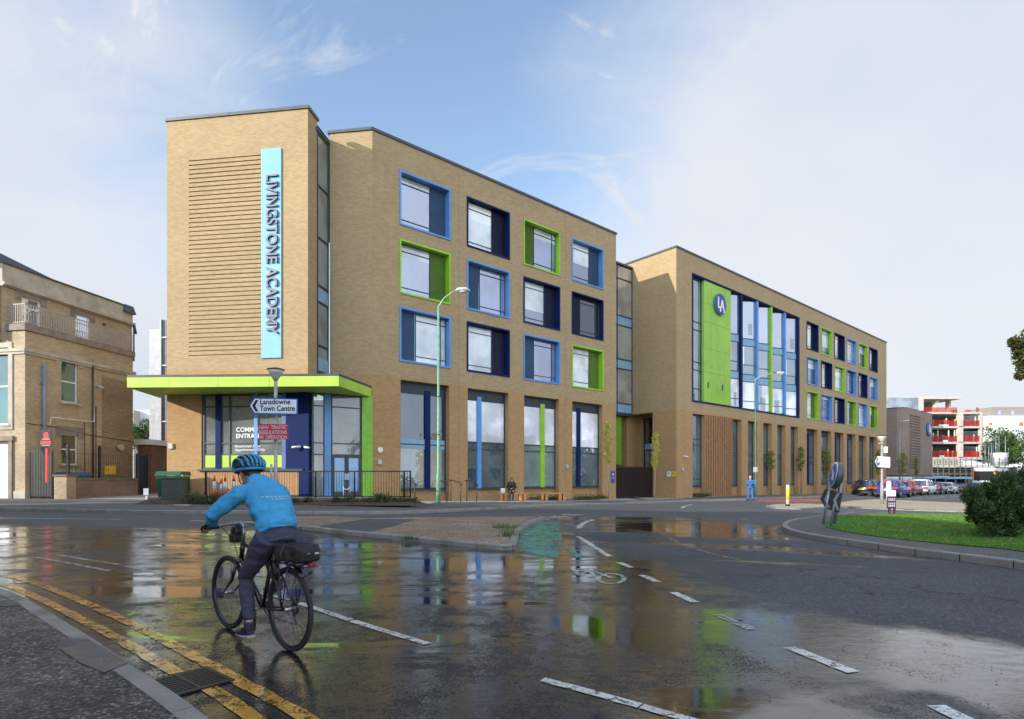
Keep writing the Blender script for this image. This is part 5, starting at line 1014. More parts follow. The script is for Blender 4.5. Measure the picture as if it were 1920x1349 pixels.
# ================= far right: second school block with drum =================
dr_ = thing('sports_block', 'brown brick drum block with round logo beyond the long school block', 'building', (*Fb.pt(55, 0, 0).xy, 0)); BRC = brick_mat('brown_brick', (.30, .22, .17), (.24, .17, .13), (.24, .19, .15)); ZC = EYE+9.5
mb = MB(); 
pts = [Fb.pt(53.2, -8, 0), Fb.pt(54.0, -.9, 0), Fb.pt(54.4, -.35, 0), Fb.pt(55.0, 0, 0), Fb.pt(67.2, 0, 0), Fb.pt(67.2, -10, 0)]
for a, b_ in zip(pts, pts[1:]): mb.face([Vector((a.x, a.y, 1.9)), Vector((b_.x, b_.y, 1.9)), Vector((b_.x, b_.y, ZC)), Vector((a.x, a.y, ZC))])
zz = 3.0
while zz < 10.4: mb.fbox(Fb, 56.3, 61.2, .0, .14, zz, zz+.17); zz += .38
mb.build('wall', BRC, dr_)
mb = MB(); mb.prism([Vector((p.x, p.y, ZC)) for p in pts], (0, 0, .15)); mb.build('coping', COPE, dr_, normals=True); mb = MB(); mb.prism([Vector((p.x, p.y, 1.7)) for p in pts], (0, 0, .19)); mb.build('soffit', FRAME, dr_, normals=True)
mb = MB(); mb.fbox(Fb, 54.5, 66.5, -2.5, -2.4, -1, 1.7); mb.build('ground_floor_glazing', GL_TEAL, dr_)
mb = MB(); mb.wall(F(*fp(Fb, 0, -3.0), .761, .6486), 46.7, 54.5, -1, 7.7, [(48.2, 49.6, -.5, 5.5, .4), (51.3, 52.7, -.5, 5.5, .4)]); mb.build('link_wall', BRC, dr_)
Fc = F(*fp(Fb, 0, -3.0), .761, .6486)
for s_ in (48.2, 51.3): mb = MB(); mb.fbox(Fc, s_, s_+1.4, -.4, -.34, -.5, 5.5); mb.build('window', GL_TEAL, dr_)
for k in range(3): mb = MB(); mb.fbox(Fc, 46.8+2.4*k, 49.1+2.4*k, -.1, 0, 7.75, 9.2); mb.build('window', GL_SHEET, dr_); mb = MB(); mb.fbox(Fc, 46.8+2.4*k, 49.1+2.4*k, -.1, 0, 10.0, 10.9); mb.build('window', GL_SHEET, dr_); mb = MB(); mb.fbox(Fc, 46.8+2.4*k, 49.1+2.4*k, -.1, 0, 9.22, 9.98); mb.build('spandrel', FRAME, dr_)
mb = MB(); mb.fbox(Fc, 46.7, 54.6, -6, .08, 10.95, 11.2); mb.build('roof', COPE, dr_)
disc_logo(Fb, 65.0, EYE+7.2, 1.0, dr_, .05, .2)
# glass stair box above
gx = thing('glass_roof_box', 'pale glass upper storey beyond the sports block roof', 'building', P(1700, 760, 112)); mb = MB(); p0, p1 = P(1664, 775, 112), P(1722, 746, 112); mb.box(p0.x, p1.x, 112, 120, -2, p1.z); mb.build('glazing', glass_mat('pale_glass', (.35, .42, .45), .35), gx)
# ---- concrete frame building under construction ----
Yf = 118.; cf = thing('concrete_frame_building', 'pale concrete frame under construction with red edge netting', 'building', P(1790, 896, Yf)); mb = MB()
def bx(px0, px1, py0, py1, y0=0, y1=14): p0, p1 = P(px0, py1, Yf), P(px1, py0, Yf); mb.box(p0.x, p1.x, Yf+y0, Yf+y1, p0.z, p1.z)
fl = [(773, 776.5), (799.5, 803), (829, 832.5), (857.5, 862)]
for k, (a, b_) in enumerate(fl): bx(1700, 1842, a, b_)
bx(1700, 1803, 744, 748.5); bx(1722, 1732, 748.6, 772.9, 0, 1); bx(1761, 1768, 748.6, 772.9, 1, 2); bx(1793, 1797, 748.6, 772.9, 2, 3)
for k in range(3): bx(1796, 1804, fl[k][1]+.05, fl[k+1][0]-.05, -.3, .5); bx(1838, 1842, fl[k][1]+.05, fl[k+1][0]-.05, 0, .6); bx(1838, 1842, fl[k][1]+.05, fl[k+1][0]-.05, 10, 11)
bx(1796, 1804, 862.1, 895, -.3, .5); mb.build('frame', CONC, cf)
mb = MB(); 
for k in range(3): bx(1700, 1884, fl[k][1]-5, fl[k+1][0]+5, 5.5, 5.7); bx(1750, 1758, fl[k][1]+.1, fl[k+1][0]-.1, 3, 3.4); bx(1815, 1821, fl[k][1]+.1, fl[k+1][0]-.1, 3, 3.4)
bx(1733, 1792, 748.7, 772.8, 6, 6.2); mb.build('inner_wall', M('raw_blockwork', (.22, .20, .18), .9, 0, .3, 1), cf)
mb = MB()
for k in range(3): bx(1740, 1795.5, fl[k+1][0]-11.5, fl[k+1][0]-.2, .15, .18); bx(1804.5, 1837.5, fl[k+1][0]-11.5, fl[k+1][0]-.2, .15, .18)
bx(1727, 1796, 764, 772.8, .15, .18); bx(1812, 1822, 768, 772.8, .3, .33); bx(1832, 1838, 764, 772.8, .3, .33); bx(1726, 1736, 770, 774, -.1, -.05); bx(1784, 1794, 769, 774, -.1, -.05)
mt_ = glass_mat('edge_netting', (.55, .04, .035), .0, .58, rise=.05); mb.build('edge_netting', mt_, cf)
mb = MB(); random.seed(5)
for k in range(3):
    for px in (1752, 1764, 1772, 1780, 1791, 1807, 1832): jj = random.uniform(-3, 3); bx(px+jj, px+jj+1.1, fl[k][1]+8+random.uniform(-6, 6), fl[k+1][0]-.1, .4, .6)
for k in range(4): a = random.choice((1745, 1760, 1810)); bx(a+k*8, a+k*8+9, fl[k % 3+1][0]-3.2, fl[k % 3+1][0]+.6, -.06, -.01)
mb.build('props', WHITE, cf)
sf = thing('scaffold_deck', 'long scaffold deck and boards in front of the concrete frame', 'scaffold', P(1800, 896, 108)); Yf = 108.
mb = MB(); bx(1735, 1890, 872.5, 875, 0, 2.5); bx(1735, 1800, 858, 872.3, .5, .6); mb.build('deck', M('scaffold_board', (.48, .42, .30), .85), sf); mb = MB()
for k in range(14): bx(1747+k*10.5, 1748+k*10.5, 858, 900, -.1, 0)
for yy in (862, 866.5, 880, 887.5): bx(1745, 1890, yy, yy+.8, -.16, -.11)
mb.build('tubes', GALV, sf)
mb = MB(); bx(1733, 1930, 876, 925, 2.6, 3); mb.build('hoarding', M('dark_hoarding', (.07, .06, .055), .9), sf); mb = MB(); bx(1733, 1890, 883, 890.5, 2.2, 2.5); mb.build('fascia', M('brown_fascia', (.25, .18, .12), .9), sf)
wb = thing('water_tank', 'pale wrapped tank standing on the scaffold deck', 'tank', P(1872, 873, 110)); mb = MB(); a = P(1873, 873, 110); mb.loft([a, a+UP*2.4], [(1.3, 1.3)]*2, 16, side=(1, 0, 0)); mb.build('tank', M('wrap_white', (.50, .52, .52), .7), wb)
for i, (px, top) in enumerate(((1847, 832), (1854, 834), (1859, 831), (1862, 834), (1867, 815), (1870, 834), (1873, 817), (1885, 818), (1891, 840))):
    a, b_ = P(px, 874, 109+.3*i), P(px, top, 109+.3*i); mb = MB(); mb.cyl(a, b_, .07, n=6); tag(mb.build('scaffold_pole', GALV), ('leftmost short scaffold pole beside the concrete frame', 'second scaffold pole from the left before the trees', 'third scaffold pole from the left before the trees', 'short scaffold pole just left of the first tall one', 'first of the two tallest adjoining scaffold poles', 'short scaffold pole between the two tallest ones', 'second of the two tallest adjoining scaffold poles', 'lone tall scaffold pole right of the white tank', 'rightmost short scaffold pole before the trees')[i], 'pole', 'scaffold poles in front of the trees')
Yf = 175.; fw_ = thing('far_white_block', 'white and grey apartment block at the far right', 'building', P(1900, 896, Yf)); mb = MB(); bx(1853, 2000, 780, 930, 0, 20); mb.build('wall', WHITE, fw_); mb = MB(); bx(1869, 2000, 762, 780-.2, 2, 18); mb.build('upper_storey', M('taupe_render', (.28, .24, .21), .85), fw_)
mb = MB()
for px in (1881, 1906, 1930): bx(px, px+6, 769, 777, 1.9, 1.97)
mb.build('window', GL_SKY, fw_); mb = MB(); bx(1911, 1918, 792, 799, -.1, -.02); bx(1854, 1860, 793, 797, -.1, -.02); mb.build('orange_panel', M('orange_panel', (.65, .16, .04), .6), fw_)
fg_ = thing('far_grey_block', 'small grey block between the concrete frame and the white block', 'building', P(1848, 896, 185)); Yf = 185.; mb = MB(); bx(1838, 1853.5, 790, 930, 0, 10); mb.build('wall', M('far_grey', (.33, .34, .36), .85), fg_)
aw = thing('blue_awning', 'long pale blue canopy roof behind the parked cars', 'canopy', P(1780, 900, 98)); Yf = 98.; mb = MB(); bx(1733, 1778, 892.5, 897.5, 0, 3); bx(1778.1, 1832, 894.5, 898.5, .4, 3); mb.build('roof', M('awning_blue', (.30, .46, .56), .5), aw); mb = MB(); bx(1735, 1832, 898.6, 925, 2, 2.1); mb.build('back_panel', M('dark_blue_shade', (.012, .015, .03), .8), aw)
for k in range(6):
    mb = MB(); Yf = 97.2; bx(1735+k*19, 1736+k*19, 897.6, 925, 0, .2); mb.build('post', GALV, aw)
# ================= buildings opposite, outside the picture, that the windows mirror and that shade the road =================
def offblock(name, label, Fr, L_, dp, h, mt, rows, cols, wmat, groundf=None):
    t = thing(name, label, 'building', (*Fr.pt(L_/2, 0, 0).xy, 0)); mb = MB(); mb.fbox(Fr, 0, L_, -dp, 0, -1, h); mb.build('wall', mt, t); mb = MB()
    for r in range(rows):
        for c in range(cols):
            a = (c+.25)*L_/cols; b_ = (c+.75)*L_/cols; z0 = h*(r+.28)/rows; z1 = h*(r+.75)/rows; mb.fbox(Fr, a, b_, 0.003, .04, z0, z1)
    o = mb.build('window', wmat, t); return t
Fo = F(88, 62, -.761, -.6486)
offblock('opposite_white_block', 'white rendered block across the road, mirrored in the school windows', Fo, 34, 12, 9.5, M('bright_render', (.72, .72, .72), .8), 2, 7, GL_DARK)
offblock('opposite_grey_block', 'tall stepped grey block across the road, mirrored in the school windows', F(140, 100, -.761, -.6486), 50, 15, 24, M('mid_grey_render', (.25, .26, .29), .8), 7, 14, GL_SKY)
offblock('opposite_brick_row', 'brick shop row across the road, mirrored in the school windows', F(60, 38, -.761, -.6486), 26, 11, 7.5, BRO, 2, 6, GL_DARK)
offblock('near_side_block', 'brick block behind the viewer that shades the road', F(-5, -4.0, -1, .03), 60, 14, 13.5, BRO, 4, 14, GL_DARK)
offblock('sign_shade_block', 'unseen tall brick block added behind the viewer to shade the direction sign', F(-36, -4.2, -1, 0), 15, 12, 21, BRO, 6, 4, GL_DARK)  # added out of view so that the direction sign stands in shade
offblock('side_street_block', 'brick block left of the viewer that shades the junction', F(-30, 17.5, -.15, -1), 12, 14, 7.2, BRO, 2, 4, GL_DARK)
# ================= vegetation =================
def leafmat(name, c1, c2, c3=None, rough=.6, trans=.35):
    m, t, b = newmat(name); n = NT(m); gi = n.n('NewGeometry'); c = n.mix(gi.outputs['Random Per Island'], c1, c2)
    if c3: c = n.mix(n.rng(n.noise(n.pos(), 1.6, 3), .45, .65), c, c3)
    n.set('Base Color', c); n.set('Roughness', rough); o = t.nodes['Material Output']; tr = n.n('BsdfTranslucent'); n.l(c, tr.inputs['Color']); mx = n.n('MixShader'); mx.inputs[0].default_value = trans; n.l(b.outputs[0], mx.inputs[1]); n.l(tr.outputs[0], mx.inputs[2]); n.l(mx.outputs[0], o.inputs[0]); return m
BARK = M('bark', (.16, .12, .08), .9, 0, .3, 12, .5); BARKP = M('pale_bark', (.42, .36, .26), .8, 0, .2, 12)
def leaf(mb, p, s, rnd, up=None):
    a = Vector((rnd.gauss(0, 1), rnd.gauss(0, 1), rnd.gauss(0, .7))).normalized(); b = a.cross(Vector((rnd.gauss(0, 1), rnd.gauss(0, 1), rnd.gauss(0, 1)))).normalized()
    mb.face([p-a*s, p+b*s*.45, p+a*s, p-b*s*.45])
def clump(mb, c, r, n, s, rnd, shell=.35):
    for _ in range(n):
        d = Vector((rnd.gauss(0, 1), rnd.gauss(0, 1), rnd.gauss(0, 1))).normalized(); q = rnd.uniform(shell, 1)**.6
        leaf(mb, c+Vector((d.x*r[0], d.y*r[1], d.z*r[2]))*q, s*rnd.uniform(.6, 1.3), rnd)
Y1 = leafmat('yellow_green_leaf', (.75, .66, .10), (.42, .46, .08)); G1 = leafmat('olive_leaf', (.20, .23, .05), (.38, .35, .09)); 
DG1 = leafmat('dark_needles', (.035, .08, .025), (.10, .16, .045), (.025, .055, .022), .55, .2); G2 = leafmat('park_leaf', (.05, .11, .02), (.14, .22, .04), (.03, .07, .02))
RL = leafmat('autumn_leaf', (.10, .07, .025), (.06, .10, .025)); SH = leafmat('shrub_leaf', (.05, .09, .02), (.11, .14, .05), (.10, .06, .03)); RDR = leafmat('red_leaf', (.30, .10, .03), (.40, .25, .05))
def small_tree(px, base, top, clow, wd, mat, bark, label, seed, Yd=None, dense=260):
    x, y = G(px, base, .12) if Yd is None else ((px-CX)/FPX*Yd, Yd); z = g(x, y)+.11; rnd = random.Random(seed); sc_ = y/FPX; H = EYE+(896-top)*sc_-z; c0 = EYE+(896-clow)*sc_-z; W = wd*sc_/2
    dense = int(dense*1.9); W = W*1.15; t = thing('street_tree', label, 'tree', (x, y, z), 0, 'young trees along the school front'); b0 = Vector((x, y, z)); bend = Vector((rnd.uniform(-.06, .06), 0, 0))
    mb = MB(); mb.loft([b0, b0+UP*c0+bend, b0+UP*H*.97+bend*2], [.04, .03, .008], 7)
    for k in range(16): h = c0+(H-c0)*k/16; a = rnd.uniform(0, 6.28); p = b0+UP*h+bend; mb.cyl(p, p+Vector((math.cos(a), math.sin(a), 1.6))*W*.6, .008, .003, 4)
    mb.build('trunk', bark, t); mb = MB()
    for k in range(40):
        f = (k+rnd.random())/40; prof = (math.sin(math.pi*min(1, f*.93+.07))**.6); h = c0+(H-c0)*f; a = rnd.uniform(0, 6.28); rr = W*prof*rnd.uniform(.2, .75)
        clump(mb, b0+Vector((math.cos(a)*rr, math.sin(a)*rr, h))+bend, (W*.5, W*.5, (H-c0)*.06), dense//26, .06*(y/40)**.7, rnd, .1)
    mb.build('crown', mat, t); return t
small_tree(1142, 934.5, 793, 868, 17, Y1, BARKP, 'slender tree with yellow leaves left of the porch gate', 1, 38.5, 520)
small_tree(1227, 934.5, 813, 880, 17, Y1, BARKP, 'slender tree with yellow leaves right of the porch gate', 2, 40, 420)
small_tree(1325, 930, 810, 877, 16, G1, BARK, 'young dark tree in front of the timber slats', 3, 46, 420)
small_tree(1446, 928, 847, 880, 17, G1, BARK, 'young tree right of the second green street lamp', 4, 52, 400)
small_tree(1502, 925, 839, 882, 15, G1, BARK, 'young tree between the narrow windows and the first framed window column', 5, 56, 400)
small_tree(1550, 922, 845, 884, 16, G1, BARK, 'young tree behind the round blue road sign', 6, 61, 400)
small_tree(1647, 920, 845, 890, 14, G1, BARK, 'young tree partly hidden by the white sign post', 7, 66, 400)
small_tree(1693, 918, 851, 888, 20, G1, BARK, 'fuller dark tree before the brown drum block', 8, 72, 500)
small_tree(1718, 915, 859, 890, 10, G1, BARK, 'thin tree under the right part of the drum block', 9, 78, 300)
def big_tree(name, c, R, mat, label, seed, n=9000, s=.25, trunkh=3, group=None, nb=26):
    rnd = random.Random(seed); t = thing(name, label, 'tree', (c[0], c[1], g(c[0], c[1])), 0, group); b0 = Vector((c[0], c[1], g(c[0], c[1])-.5)); ct = Vector(c); mb = MB(); mb.loft([b0, b0+(ct-b0)*.5, ct], [.3, .2, .08], 9); blobs = []
    for k in range(nb):
        d = Vector((rnd.gauss(0, 1), rnd.gauss(0, 1), rnd.gauss(.1, 1))).normalized()*rnd.uniform(.35, .85); p = ct+Vector((d.x*R[0], d.y*R[1], d.z*R[2])); blobs.append(p); st = b0+(ct-b0)*rnd.uniform(.45, .95); mb.loft([st, (st+p)/2+UP*.3, p], [.08, .05, .02], 5)
    mb.build('trunk', BARK, t); mb = MB()
    for p in blobs: q = rnd.uniform(.26, .42); clump(mb, p, (R[0]*q, R[1]*q, R[2]*q*.8), n//nb, s, rnd, .5)
    mb.build('crown', mat, t); return t
p_ = P(1878, 842, 118); big_tree('park_tree', (p_.x-1, p_.y, p_.z), (4.6, 4, 4.6), G2, 'broad green tree directly right of the concrete frame', 21, 9000, .20)
p_ = P(1912, 850, 112); big_tree('park_tree', (p_.x+2, p_.y, p_.z), (5.2, 4, 5.2), G2, 'broad green tree at the far right edge behind the coach', 22, 9000, .20)
p_ = P(268, 815, 60); big_tree('garden_tree', (p_.x, p_.y, p_.z), (1.9, 1.6, 1.9), G2, 'green tree in the gap left of the tower', 23, 3500, .13)
# conifer shrubs on the grass island
def shrub(px, py, rx, rz, Yd, label, seed, n):
    rnd = random.Random(seed); c = P(px, py, Yd); R = (rx*Yd/FPX, rx*Yd/FPX*.8, rz*Yd/FPX); t = thing('conifer_shrub', label, 'shrub', (c.x, c.y, .2), 0, 'dark shrubs on the grass island'); mb = MB()
    for k in range(6): a = rnd.uniform(0, 6.28); mb.loft([Vector((c.x+.03*math.cos(a), c.y+.03*math.sin(a), .12)), Vector((c.x+.5*math.cos(a)*R[0], c.y+.5*math.sin(a)*R[1], c.z))], [.04, .02], 5)
    mb.build('stems', BARK, t); mb = MB(); nb = 46
    for k in range(nb):
        d = Vector((rnd.gauss(0, 1), rnd.gauss(0, 1), rnd.gauss(.15, .9))).normalized()*rnd.uniform(.45, .9); p = c+Vector((d.x*R[0], d.y*R[1], d.z*R[2])); q = rnd.uniform(.16, .30); rr = min(R)*q*1.25; p.z = max(p.z, .22+rr*.6)
        for _ in range(n//nb):
            d2 = Vector((rnd.gauss(0, 1), rnd.gauss(0, 1), rnd.gauss(0, 1))).normalized(); pp = p+d2*rr*rnd.uniform(.25, 1.1); a = (d2+Vector((rnd.gauss(0, .4), rnd.gauss(0, .4), .5+rnd.gauss(0, .3)))).normalized(); b_ = a.cross(Vector((rnd.gauss(0, 1), rnd.gauss(0, 1), rnd.gauss(0, 1)))).normalized(); s = rnd.uniform(.035, .07)
            mb.face([pp-b_*s*.30, pp+b_*s*.30, pp+a*s*1.5+b_*s*.05, pp+a*s*1.5-b_*s*.05])
    mb.build('foliage', DG1, t); return t
shrub(1868, 950, 60, 58, 13.2, 'nearer rounded dark green conifer shrub on the grass island', 31, 26000); shrub(1935, 940, 66, 64, 13.8, 'larger dark conifer shrub cut off by the right edge', 32, 24000)
# overhanging branch at the upper right edge
ot = thing('overhanging_tree', 'reddish brown leaves of a tree reaching in at the upper right edge', 'tree', (13.6, 12.6, .2)); rnd = random.Random(40); mb = MB(); mb.loft([(13.6, 12.6, 0), (13.5, 12.5, 3), (13, 12.3, 5.5)], [.22, .17, .06], 9); mb.loft([(13.5, 12.5, 3), (12.2, 12.2, 4.6), (11.0, 12, 4.3)], [.08, .04, .012], 6); mb.build('trunk', BARK, ot)
mb = MB()
for px, py, r in ((1905, 648, .16), (1918, 670, .22), (1912, 705, .10), (1930, 640, .3), (1925, 690, .22), (1945, 660, .4), (1985, 640, .6), (2060, 600, .9), (1898, 640, .07)): clump(mb, P(px, py, 12.0), (r, r*.8, r), int(140+500*r), .055, rnd, .1)
mb.build('crown', RL, ot)
# planting bed shrubs
rnd = random.Random(50)
beds = [(360, 934, .42, 'bushy shrub right of the street cabinet', 'c'), (385, 935, .36, 'green shrub below the left fence end', 'c'), (407, 934, .34, 'low shrub under the left cones', 'c'), (425, 932, .36, 'olive shrub left of the cyclist in the bed', 'c'), (553, 941, .16, 'small grey tuft right of the cyclist in the bed', 'c'), (578, 942, .2, 'small tuft below the navy corner post', 'c'), (632, 942, .22, 'low grey green tuft left of the doors', 'c'), (655, 942, .26, 'round grey green tuft below the doors', 'c'), (690, 942, .18, 'small tuft between two larger ones', 'c'), (716, 936, .42, 'tall loose shrub below the lime door post', 'c'), (750, 941, .24, 'low shrub near the right end of the railings', 'c'), (772, 942, .2, 'last small tuft right of the railings', 'c')]
for i, (px, py, r, lab, _) in enumerate(beds):
    Yd = 24.3; c = P(px, py, Yd); c.z = .42+r*.4; mb = MB()
    for _k in range(int(900*r)+60):
        a = Vector((rnd.gauss(0, .5), rnd.gauss(0, .4), 1)).normalized(); b_ = Vector((rnd.uniform(-1, 1), rnd.uniform(-1, 1), 0)).normalized(); p = c+Vector((rnd.gauss(0, .42)*r*1.25, rnd.gauss(0, .3)*r, -r*.4+abs(rnd.gauss(0, .4))*r)); s = rnd.uniform(.5, 1)*.12
        mb.face([p-b_*.02, p+b_*.02, p+a*s*1.3+b_*.03, p+a*s*1.6-b_*.015])
    tag(mb.build('bed_shrub', SH), lab, 'shrub', 'shrubs in the entrance bed')
mb = MB()
for _k in range(900):
    s_ = rnd.uniform(-2.4, Lf); d_ = rnd.uniform(.05, .9); p = FF.pt(s_, d_, .6-.2*d_/.95+.012); leaf(mb, p, .035, rnd)
struct(mb.build('bed_litter', leafmat('leaf_litter', (.20, .10, .03), (.10, .06, .03))), 'stuff')
for (s0_, s1_, lab) in ((10.2, 12.6, 'low hedge strip under the third tall window'), (14.2, 17.3, 'low hedge strip under the fourth tall window')):
    mb = MB()
    for _k in range(1100): p = Fa.pt(rnd.uniform(s0_, s1_), rnd.uniform(.05, .6), .12+abs(rnd.gauss(0, .13))); leaf(mb, p, .05, rnd)
    tag(mb.build('ground_cover_plants', SH), lab, 'plants')
mb = MB()
for _k in range(700): p = Fb.pt(rnd.uniform(2.2, 4.2), rnd.uniform(-.4, .5), .1+abs(rnd.gauss(0, .12))); leaf(mb, p, .06, rnd)
tag(mb.build('ground_cover_plants', SH), 'low plants under the first narrow window of the far block', 'plants')
# weeds at island edge
for px, py, hh, lab in ((956, 1005, .32, 'tall grassy weed at the rounded tip of the sandy island'), (940, 990, .2, 'weed patch on the sandy island near its tip'), (768, 1011, .12, 'small green weed on the island kerb'), (963, 990, .15, 'small weed at the island edge by the cycle lane')):
    x, y = G(px, py, .07); mb = MB(); z = g(x, y)+.06
    for _k in range(90): a = Vector((rnd.gauss(0, .45), rnd.gauss(0, .45), 1)).normalized(); p = Vector((x+rnd.gauss(0, .12), y+rnd.gauss(0, .12), z)); b_ = Vector((rnd.uniform(-1, 1), rnd.uniform(-1, 1), 0)).normalized()*.009; h = hh*rnd.uniform(.4, 1.1); mb.face([p-b_, p+b_, p+a*h])
    tag(mb.build('weed', G2), lab, 'weed')
# grass blades on the island
rnd = random.Random(60); mb = MB(); GRB = leafmat('grass_blade', (.08, .21, .02), (.15, .29, .035), (.10, .22, .02), .6, .3)
def inpoly(x, y, P_):
    c = False; j = len(P_)-1
    for i in range(len(P_)):
        if (P_[i][1] > y) != (P_[j][1] > y) and x < (P_[j][0]-P_[i][0])*(y-P_[i][1])/(P_[j][1]-P_[i][1])+P_[i][0]: c = not c
        j = i
    return c
cnt = 0
while cnt < 42000:
    y = 8.5+15*rnd.random()**1.3; x = rnd.uniform(7.5, min(21, y*.93+.6))
    if not inpoly(x, y, gp): continue
    cnt += 1; z = g(x, y)+gz(x, y)-.01; h = rnd.uniform(.03, .07); a = rnd.uniform(0, 6.28); wx, wy = math.cos(a)*.007*(y/12), math.sin(a)*.007*(y/12)
    mb.face([Vector((x-wx, y-wy, z)), Vector((x+wx, y+wy, z)), Vector((x+rnd.gauss(0, .02), y+rnd.gauss(0, .02), z+h))])
struct(mb.build('grass', GRB), 'stuff')
mb = MB()
for _k in range(170):
    y = rnd.uniform(9, 22); x = rnd.uniform(8, y*.92)
    if inpoly(x, y, gp): leaf(mb, Vector((x, y, g(x, y)+gz(x, y)+.05)), .035, rnd)
struct(mb.build('fallen_leaves', leafmat('fallen_leaf', (.50, .20, .05), (.45, .33, .08))), 'stuff')
mb = MB()
for _k in range(420):
    y = 3.2+rnd.random()**1.5*14; x = rnd.uniform(-4, 6); p = Vector((x, y, g(x, y)+.012))
    mb.ell(p, (rnd.uniform(.004, .009), rnd.uniform(.004, .009), .004), 5, 4)
struct(mb.build('road_grit', leafmat('grit_bits', (.10, .09, .07), (.22, .17, .10))), 'stuff')

# ================= street furniture =================
def lamp_big(px, base, Yd, top, hx, hy, label, seed=0, notice=False):
    x = (px-CX)/FPX*Yd; z = g(x, Yd)+.11; H = EYE+(896-top)*Yd/FPX; t = thing('street_lamp', label, 'street lamp', (x, Yd, z), 0, 'green street lamps'); b0 = Vector((x, Yd, z)); e = P(hx, hy, Yd)
    mb = MB(); mb.loft([b0, b0+UP*1.35, b0+UP*1.5, Vector((x, Yd, H))], [.105, .105, .065, .05], 14); mb.build('pole', GREENP, t)
    mb = MB(); mb.loft([Vector((x, Yd, H-.5)), Vector((x, Yd, H)), Vector((x+(e.x-x)*.25, Yd, H+(e.z-H)*.55)), Vector((x+(e.x-x)*.6, Yd, H+(e.z-H)*.93)), e-Vector((.25, 0, 0))], [.045, .04, .035, .03, .03], 8); mb.build('arm', M('pale_green_paint', (.30, .42, .34), .5), t)
    mb = MB(); mb.loft([e-Vector((.35, 0, .0)), e-Vector((.2, 0, -.04)), e+Vector((.15, 0, .04)), e+Vector((.35, 0, -.02))], [(.04, .05), (.10, .13), (.11, .15), (.03, .05)], 12, side=UP); mb.build('lamp_head', M('lamp_grey', (.50, .50, .48), .45), t)
    mb = MB(); mb.ell(e+Vector((.02, 0, -.06)), (.2, .1, .06), 12, 8); mb.build('lamp_glass', M('lamp_lens', (.55, .55, .50), .15), t)
    for zz in (5.4, 3.6): mb = MB(); mb.torus((x, Yd, zz+z-.3), UP, .075, .02, 14, 6); mb.build('collar', COPE, t)
    if notice: mb = MB(); p_ = P(px, 881, Yd-.1); mb.box(p_.x-.17, p_.x+.17, p_.y-.03, p_.y, p_.z-.2, p_.z+.2); mb.build('notice', WHITE, t)
lamp_big(822, 945, 27.0, 576, 868, 545, 'green street lamp with curved arm in front of the first tall window')
lamp_big(1416, 930, 45.5, 712, 1464, 700.5, 'farther green street lamp with white notice beside the man in blue', notice=True)
def lamp_bell(px, base, top, Yd, label):
    x = (px-CX)/FPX*Yd; z = g(x, Yd)+.06; H = EYE+(896-top)*Yd/FPX; t = thing('sign_post', label, 'sign post', (x, Yd, z), 0, 'white posts with bell lamps'); b0 = Vector((x, Yd, z)); PW = grit('worn_white_post', (.44, .43, .41), (.58, .57, .55), 25, .6, 0, .15)
    mb = MB(); mb.loft([b0, b0+UP*1.25, b0+UP*1.32, Vector((x, Yd, H-.42))], [.085, .085, .058, .055], 12); mb.build('pole', PW, t)
    T_ = Vector((x, Yd, H)); mb = MB(); mb.loft([T_-UP*.42, T_-UP*.36, T_-UP*.2, T_-UP*.08], [.07, .10, .20, .265], 20); mb.build('lamp_bowl', M('lamp_bowl_glass', (.50, .48, .42), .2, 0, .15), t); mb = MB(); mb.loft([T_-UP*.08, T_-UP*.05, T_+UP*.0], [.28, .28, .10], 20); mb.build('lamp_cap', M('lamp_cap_brown', (.045, .035, .03), .5), t)
    mb = MB(); mb.cyl(Vector((x-.22, Yd-.02, H-.88)), Vector((x+.14, Yd-.02, H-.96)), .015, n=6); mb.build('bracket', COPE, t); return t, b0
lp, lb = lamp_bell(517, 969, 690, 19.0, 'white lamp post carrying the direction sign and the red traffic notice behind the cyclist')
def arrow_sign(x0, x1, z0, z1, Y_, parent, tip, rim, fill, tilt=0.):
    h = z1-z0; m_ = (z0+z1)/2
    def shp(i): return [Vector((x0+i, Y_, m_)), Vector((x0+tip+i*.3, Y_, z1-i)), Vector((x1-i, Y_, z1-i-tilt)), Vector((x1-i, Y_, z0+i-tilt)), Vector((x0+tip+i*.3, Y_, z0+i))]
    mb = MB(); mb.prism(shp(0), (0, .03, 0)); a = mb.build('direction_sign', rim, parent, normals=True); mb = MB(); mb.prism([p-Vector((0, .006, 0)) for p in shp(h*.07)], (0, .004, 0)); mb.build('sign_face', fill, a, normals=True); return a
Y_ = 18.9; q = lambda px: (px-CX)/FPX*Y_; zq = lambda py: EYE+(896-py)*Y_/FPX
ds = arrow_sign(q(470), q(560), zq(777), zq(747), Y_-.1, lp, .17, SIGNBLUE, SIGNW, .03)
mb = MB(); m_ = zq(762); X0 = q(475.5)
mb.prism([Vector((X0, Y_-.113, m_)), Vector((X0+.12, Y_-.113, m_+.19)), Vector((X0+.21, Y_-.113, m_+.19)), Vector((X0+.10, Y_-.113, m_)), Vector((X0+.21, Y_-.113, m_-.19)), Vector((X0+.12, Y_-.113, m_-.19))], (0, .003, 0)); mb.build('arrow_mark', BLACK, ds, normals=True)
flat = lambda x, y, z: Matrix.Translation((x, y, z)) @ Matrix.Rotation(math.radians(90), 4, 'X')
text('sign_lettering', 'Lansdowne', .25, BLACK, ds, flat(q(490), Y_-.112, zq(759)), width=q(546)-q(490), extrude=.001, offset=.006); text('sign_lettering', 'Town Centre', .25, BLACK, ds, flat(q(490), Y_-.112, zq(771.5)), width=q(555.5)-q(490), extrude=.001, offset=.006)
